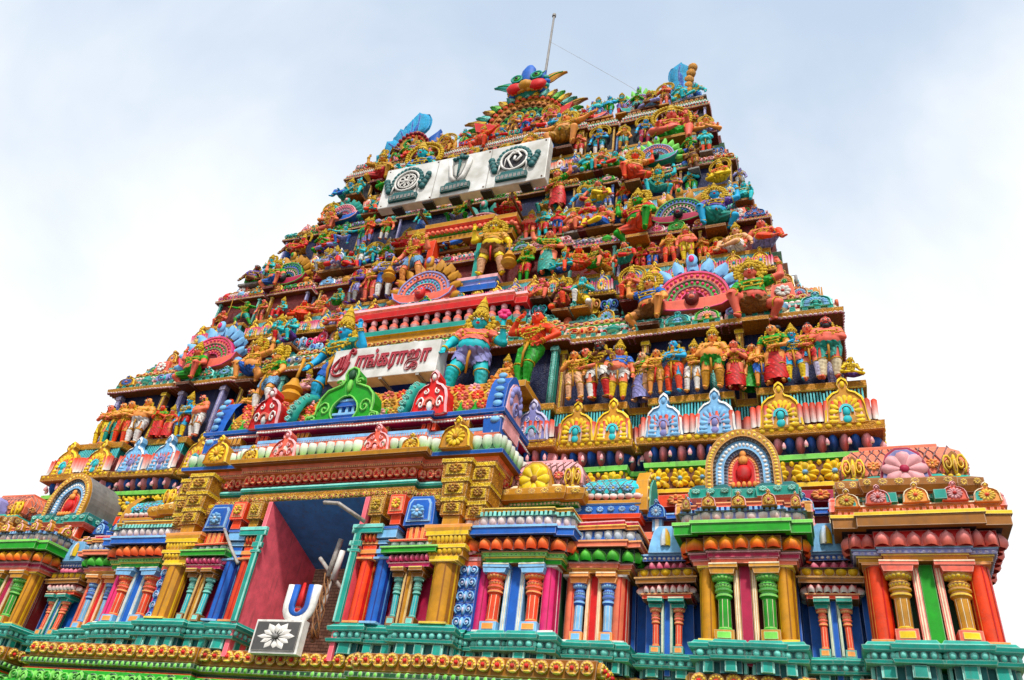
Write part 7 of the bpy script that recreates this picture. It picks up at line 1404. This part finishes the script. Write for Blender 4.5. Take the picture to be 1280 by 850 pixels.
 ('kneel', 5.21, 0.86, 14.55, 1.56, 'aqua', 'turquoise figure in yellow, kneeling, ledge above the lower row of statues, on the right wing', dict(cloth='yellow', cut='dhoti', head='bun', stout=1.0, flip=False, base=True, top='teal', leg='white')),
 ('kneel', 6.69, 0.86, 14.55, 1.47, 'rose', 'rosy figure in lilac, kneeling, ledge above the lower row of statues, on the right wing', dict(cloth='lilac', cut='short', head='ring', stout=1.0, flip=False, base=True, leg='orange')),
 ('kneel', -7.05, 4.68, 28.20, 1.26, 'aqua', 'turquoise figure in blue, kneeling, roof edge under the crest, on the left wing', dict(cloth='blue', cut='short', head='halo', stout=1.2, flip=True, base=True, top='pink')),
 ('pray', -6.50, 4.68, 28.20, 1.29, 'brown', 'brown figure in green, hands joined, roof edge under the crest, on the left wing', dict(cloth='green', cut='short', head='bun', stout=1.0, flip=True, base=True, top='purple', leg='orange')),
 ('kneel', -5.76, 4.68, 28.20, 1.45, 'green', 'green skinned figure in pink, kneeling, roof edge under the crest, on the left wing', dict(cloth='pink', cut='dhoti', head='topknot', stout=1.0, flip=True, base=True, top='green')),
 ('lean', -5.20, 4.68, 28.20, 1.51, 'red', 'red figure in lilac, sitting sideways, roof edge under the crest, on the left wing', dict(cloth='lilac', cut='short', head='crown', stout=1.2, flip=True, base=True, top='green', leg='orange')),
 ('chest', -2.66, 4.68, 28.20, 1.33, 'aqua', 'turquoise figure in green, hand on chest, roof edge under the crest, on the left wing', dict(cloth='green', cut='dhoti', head='topknot', stout=1.0, flip=True, base=True, top='pink', leg='blue')),
 ('lotus', -0.78, 4.68, 28.20, 1.42, 'skinb', 'sky blue figure in lilac, sitting cross legged, roof edge under the crest, in the middle', dict(cloth='lilac', cut='short', head='ring', stout=1.0, flip=False, base=True, top='blue', leg='red')),
 ('chest', -0.14, 4.68, 28.20, 1.49, 'skin', 'orange skinned figure in white, hand on chest, roof edge under the crest, in the middle', dict(cloth='white', cut='short', head='ring', stout=1.0, flip=True, base=True, top='purple', leg='yellow')),
 ('chest', 0.42, 4.68, 28.20, 1.39, 'red', 'red figure in blue, hand on chest, roof edge under the crest, in the middle', dict(cloth='blue', cut='dhoti', head='ring', stout=1.2, flip=True, base=True, top='green', leg='blue')),
 ('lotus', 1.00, 4.68, 28.20, 1.67, 'brown', 'brown figure in blue, sitting cross legged, roof edge under the crest, in the middle', dict(cloth='blue', cut='dhoti', head='bun', stout=1.2, flip=False, base=True, top='orange', leg='red')),
 ('belly', 1.55, 4.68, 28.20, 1.47, 'salmon', 'pink skinned figure in blue, hand on belly, roof edge under the crest, in the middle', dict(cloth='blue', cut='short', head='ring', stout=1.0, flip=False, base=True, top='pink')),
 ('lotus', 2.09, 4.68, 28.20, 1.51, 'skinb', 'sky blue figure in pink, sitting cross legged, roof edge under the crest, in the middle', dict(cloth='pink', cut='short', head='bun', stout=1.2, flip=True, base=True)),
 ('fold', 2.67, 4.68, 28.20, 1.23, 'aqua', 'turquoise figure in lilac, arms folded, roof edge under the crest, on the right wing', dict(cloth='lilac', cut='dhoti', head='bun', stout=1.2, flip=False, base=True, leg='orange')),
 ('lotus', 3.24, 4.68, 28.20, 1.43, 'red', 'red figure in green, sitting cross legged, roof edge under the crest, on the right wing', dict(cloth='green', cut='dhoti', head='topknot', stout=1.0, flip=False, base=True)),
 ('belly', 3.80, 4.68, 28.20, 1.44, 'aqua', 'turquoise figure in blue, hand on belly, roof edge under the crest, on the right wing', dict(cloth='blue', cut='dhoti', head='crown', stout=1.2, flip=False, base=True)),
 ('fold', 4.35, 4.68, 28.20, 1.38, 'skinb', 'sky blue figure in green, arms folded, roof edge under the crest, on the right wing', dict(cloth='green', cut='dhoti', head='hair', stout=1.2, flip=True, base=True, top='teal')),
 ('chest', 4.96, 4.68, 28.20, 1.37, 'aqua', 'turquoise figure in purple, hand on chest, roof edge under the crest, on the right wing', dict(cloth='purple', cut='dhoti', head='crown', stout=1.0, flip=False, base=True, top='teal', leg='red')),
 ('pray', 5.64, 4.68, 28.20, 1.30, 'green', 'green skinned figure in teal, hands joined, roof edge under the crest, on the right wing', dict(cloth='teal', cut='dhoti', head='bun', stout=1.0, flip=False, base=True)),
 ('lotus', 6.26, 4.68, 28.20, 1.55, 'brown', 'brown figure in blue, sitting cross legged, roof edge under the crest, on the right wing', dict(cloth='blue', cut='short', head='halo', stout=1.2, flip=False, base=True, leg='lilac')),
 ('fold', 6.81, 4.68, 28.20, 1.43, 'rose', 'rosy figure in purple, arms folded, roof edge under the crest, on the right wing', dict(cloth='purple', cut='short', head='ring', stout=1.0, flip=True, base=True)),
 ('kneel', 7.49, 4.68, 28.20, 1.40, 'aqua', 'turquoise figure in yellow, kneeling, roof edge under the crest, on the right wing', dict(cloth='yellow', cut='short', head='bun', stout=1.2, flip=True, base=True)),
 ('lean', 8.18, 4.68, 28.20, 1.54, 'aqua', 'turquoise figure in blue, sitting sideways, roof edge under the crest, on the right wing', dict(cloth='blue', cut='dhoti', head='bun', stout=1.0, flip=True, base=True)),
]
for pose, u, y, z, h, skin, lab, kw in FIG: figure(pose, u, y, z, h, skin, lab, group='painted stucco figures on the tower tiers', **kw)
build_clutter()
# ---------------------------------------------------------------- ground, base below the frame, sky, light, camera
GRANITE = simple_mat('granite', (.22, .2, .18), (.34, .31, .28), 3, .8, .8)
PAVE = simple_mat('paving', (.08, .07, .06), (.17, .15, .13), .6, .9, .5)
m = MB(); m.raw([(-400, -400, -1.6), (400, -400, -1.6), (400, 400, -1.6), (-400, 400, -1.6)], [(0, 1, 2, 3)], K['grey']); tag(m.build('ground', None, PAVE), kind='structure')
m = MB(); PB = plan([(2.2, 1.9), (2.21, 2.1), (7.0, 2.1), (8.95, .9), (10.75, 1.5), (11.85, .9), (14.1, 1.5)], 0, 14.1, 7.5)
sweep(m, PB, [(.2, -1.6), (.2, -.9), (0, -.85), (0, 2.3), (.1, 2.35)], ['grey']*4)
m.build('granite_base', tower, GRANITE)
m = MB(); sweep(m, PB, [(.0, 2.3), (.45, 2.45), (.5, 2.6), (.35, 2.75), (.2, 3.05), (.1, 3.1), (.1, 3.16), (.26, 3.18), (.26, 3.28), (.12, 3.3), (.16, 3.34), (.2, 3.66), (-1.8, 3.66)], ['green', 'green_d', 'green', 'green', 'orange', 'green_d', 'green_l', 'green_d', 'green_l', 'ochre', 'ochre', 'ochre'])
row(m, PB, .22, 3.23, BEAD, .17, .13, ('green_l',), .14, .7); row(m, PB, .3, 2.72, SCROLL, .55, .42, ('green_l', 'green', 'green_d'), .9, 1.0)
row(m, PB, .46, 2.0, KUDUS[1], 1.6, .85, ('green', 'green_l', 'green_l', 'gold'), .5, .5)
m.build('base_cornice', tower)
m = MB(); row(m, PB, .16, 3.38, SHELL, .3, .3, ('gold', 'gold_l', 'red'), .45, 1.04); m.build('shell_moulding', tower)

w = bpy.data.worlds.new('World'); SC.world = w; w.use_nodes = True; N = w.node_tree.nodes; L = w.node_tree.links
bg = N['Background']; sky = N.new('ShaderNodeTexSky'); sky.sky_type = 'NISHITA'; sky.sun_disc = False
SUN_EL, SUN_AZ = radians(52), radians(158)      # azimuth measured clockwise from +Y
sky.sun_elevation = SUN_EL; sky.sun_rotation = SUN_AZ; sky.air_density = 1.4; sky.dust_density = .8
tc = N.new('ShaderNodeTexCoord'); mp = N.new('ShaderNodeMapping'); mp.inputs['Scale'].default_value = (1.0, 1.0, 1.3); L.new(tc.outputs['Generated'], mp.inputs['Vector'])
ns = N.new('ShaderNodeTexNoise'); ns.inputs['Scale'].default_value = 1.5; ns.inputs['Detail'].default_value = 6; ns.inputs['Roughness'].default_value = .52; ns.inputs['Distortion'].default_value = .35; L.new(mp.outputs[0], ns.inputs['Vector'])
sp = N.new('ShaderNodeSeparateXYZ'); L.new(tc.outputs['Generated'], sp.inputs[0])
r = N.new('ShaderNodeMapRange'); r.inputs[1].default_value = .3; r.inputs[2].default_value = .95; r.inputs[3].default_value = .34; r.inputs[4].default_value = -.26; L.new(sp.outputs[2], r.inputs[0])
ad = N.new('ShaderNodeMath'); L.new(ns.outputs['Fac'], ad.inputs[0]); L.new(r.outputs[0], ad.inputs[1])
r2 = N.new('ShaderNodeMapRange'); r2.inputs[1].default_value = .26; r2.inputs[2].default_value = .72; r2.interpolation_type = 'SMOOTHSTEP'; L.new(ad.outputs[0], r2.inputs[0])
r3 = N.new('ShaderNodeMapRange'); r3.inputs[3].default_value = .05; r3.inputs[4].default_value = 1.0; L.new(r2.outputs[0], r3.inputs[0])
mx = N.new('ShaderNodeMix'); mx.data_type = 'RGBA'; L.new(r3.outputs[0], mx.inputs[0]); hz = N.new('ShaderNodeMix'); hz.data_type = 'RGBA'; hz.inputs[0].default_value = .75; L.new(sky.outputs[0], hz.inputs[6]); hz.inputs[7].default_value = (6.0, 7.3, 9.0, 1); L.new(hz.outputs[2], mx.inputs[6]); CLOUD = mx.inputs[7]; CLOUD.default_value = (9.6, 9.8, 10.0, 1)
L.new(mx.outputs[2], bg.inputs['Color']); bg.inputs['Strength'].default_value = .1
ld = bpy.data.lights.new('sun', 'SUN'); ld.energy = 3.4; ld.angle = radians(6); ld.color = (1, .95, .88); lo = bpy.data.objects.new('sun', ld); COL.objects.link(lo)
from mathutils import Vector, Matrix
dv = Vector((sin(SUN_AZ)*cos(SUN_EL), cos(SUN_AZ)*cos(SUN_EL), sin(SUN_EL))); lo.rotation_euler = dv.to_track_quat('Z', 'Y').to_euler(); lo.location = (0, -30, 60)
SC.view_settings.view_transform = 'Standard'; SC.view_settings.look = 'None'; SC.view_settings.gamma = 1; SC.view_settings.exposure = 0.2
cd = bpy.data.cameras.new('camera'); cam = bpy.data.objects.new('camera', cd); COL.objects.link(cam); SC.camera = cam
cd.sensor_width = 36; cd.lens = 985/1280*36; cd.clip_end = 2000; cd.clip_start = .1
pi_, ya, ro = radians(34.8), radians(25), radians(8.3)
fh = Vector((-sin(ya), cos(ya), 0)); up = Vector((0, 0, 1)); fw = fh*cos(pi_)+up*sin(pi_); u0 = up*cos(pi_)-fh*sin(pi_); r0 = fw.cross(u0)
R_ = r0*cos(ro)+u0*sin(ro); U_ = u0*cos(ro)-r0*sin(ro)
cam.matrix_world = Matrix(((R_.x, U_.x, -fw.x, 0), (R_.y, U_.y, -fw.y, -17), (R_.z, U_.z, -fw.z, 0), (0, 0, 0, 1)))
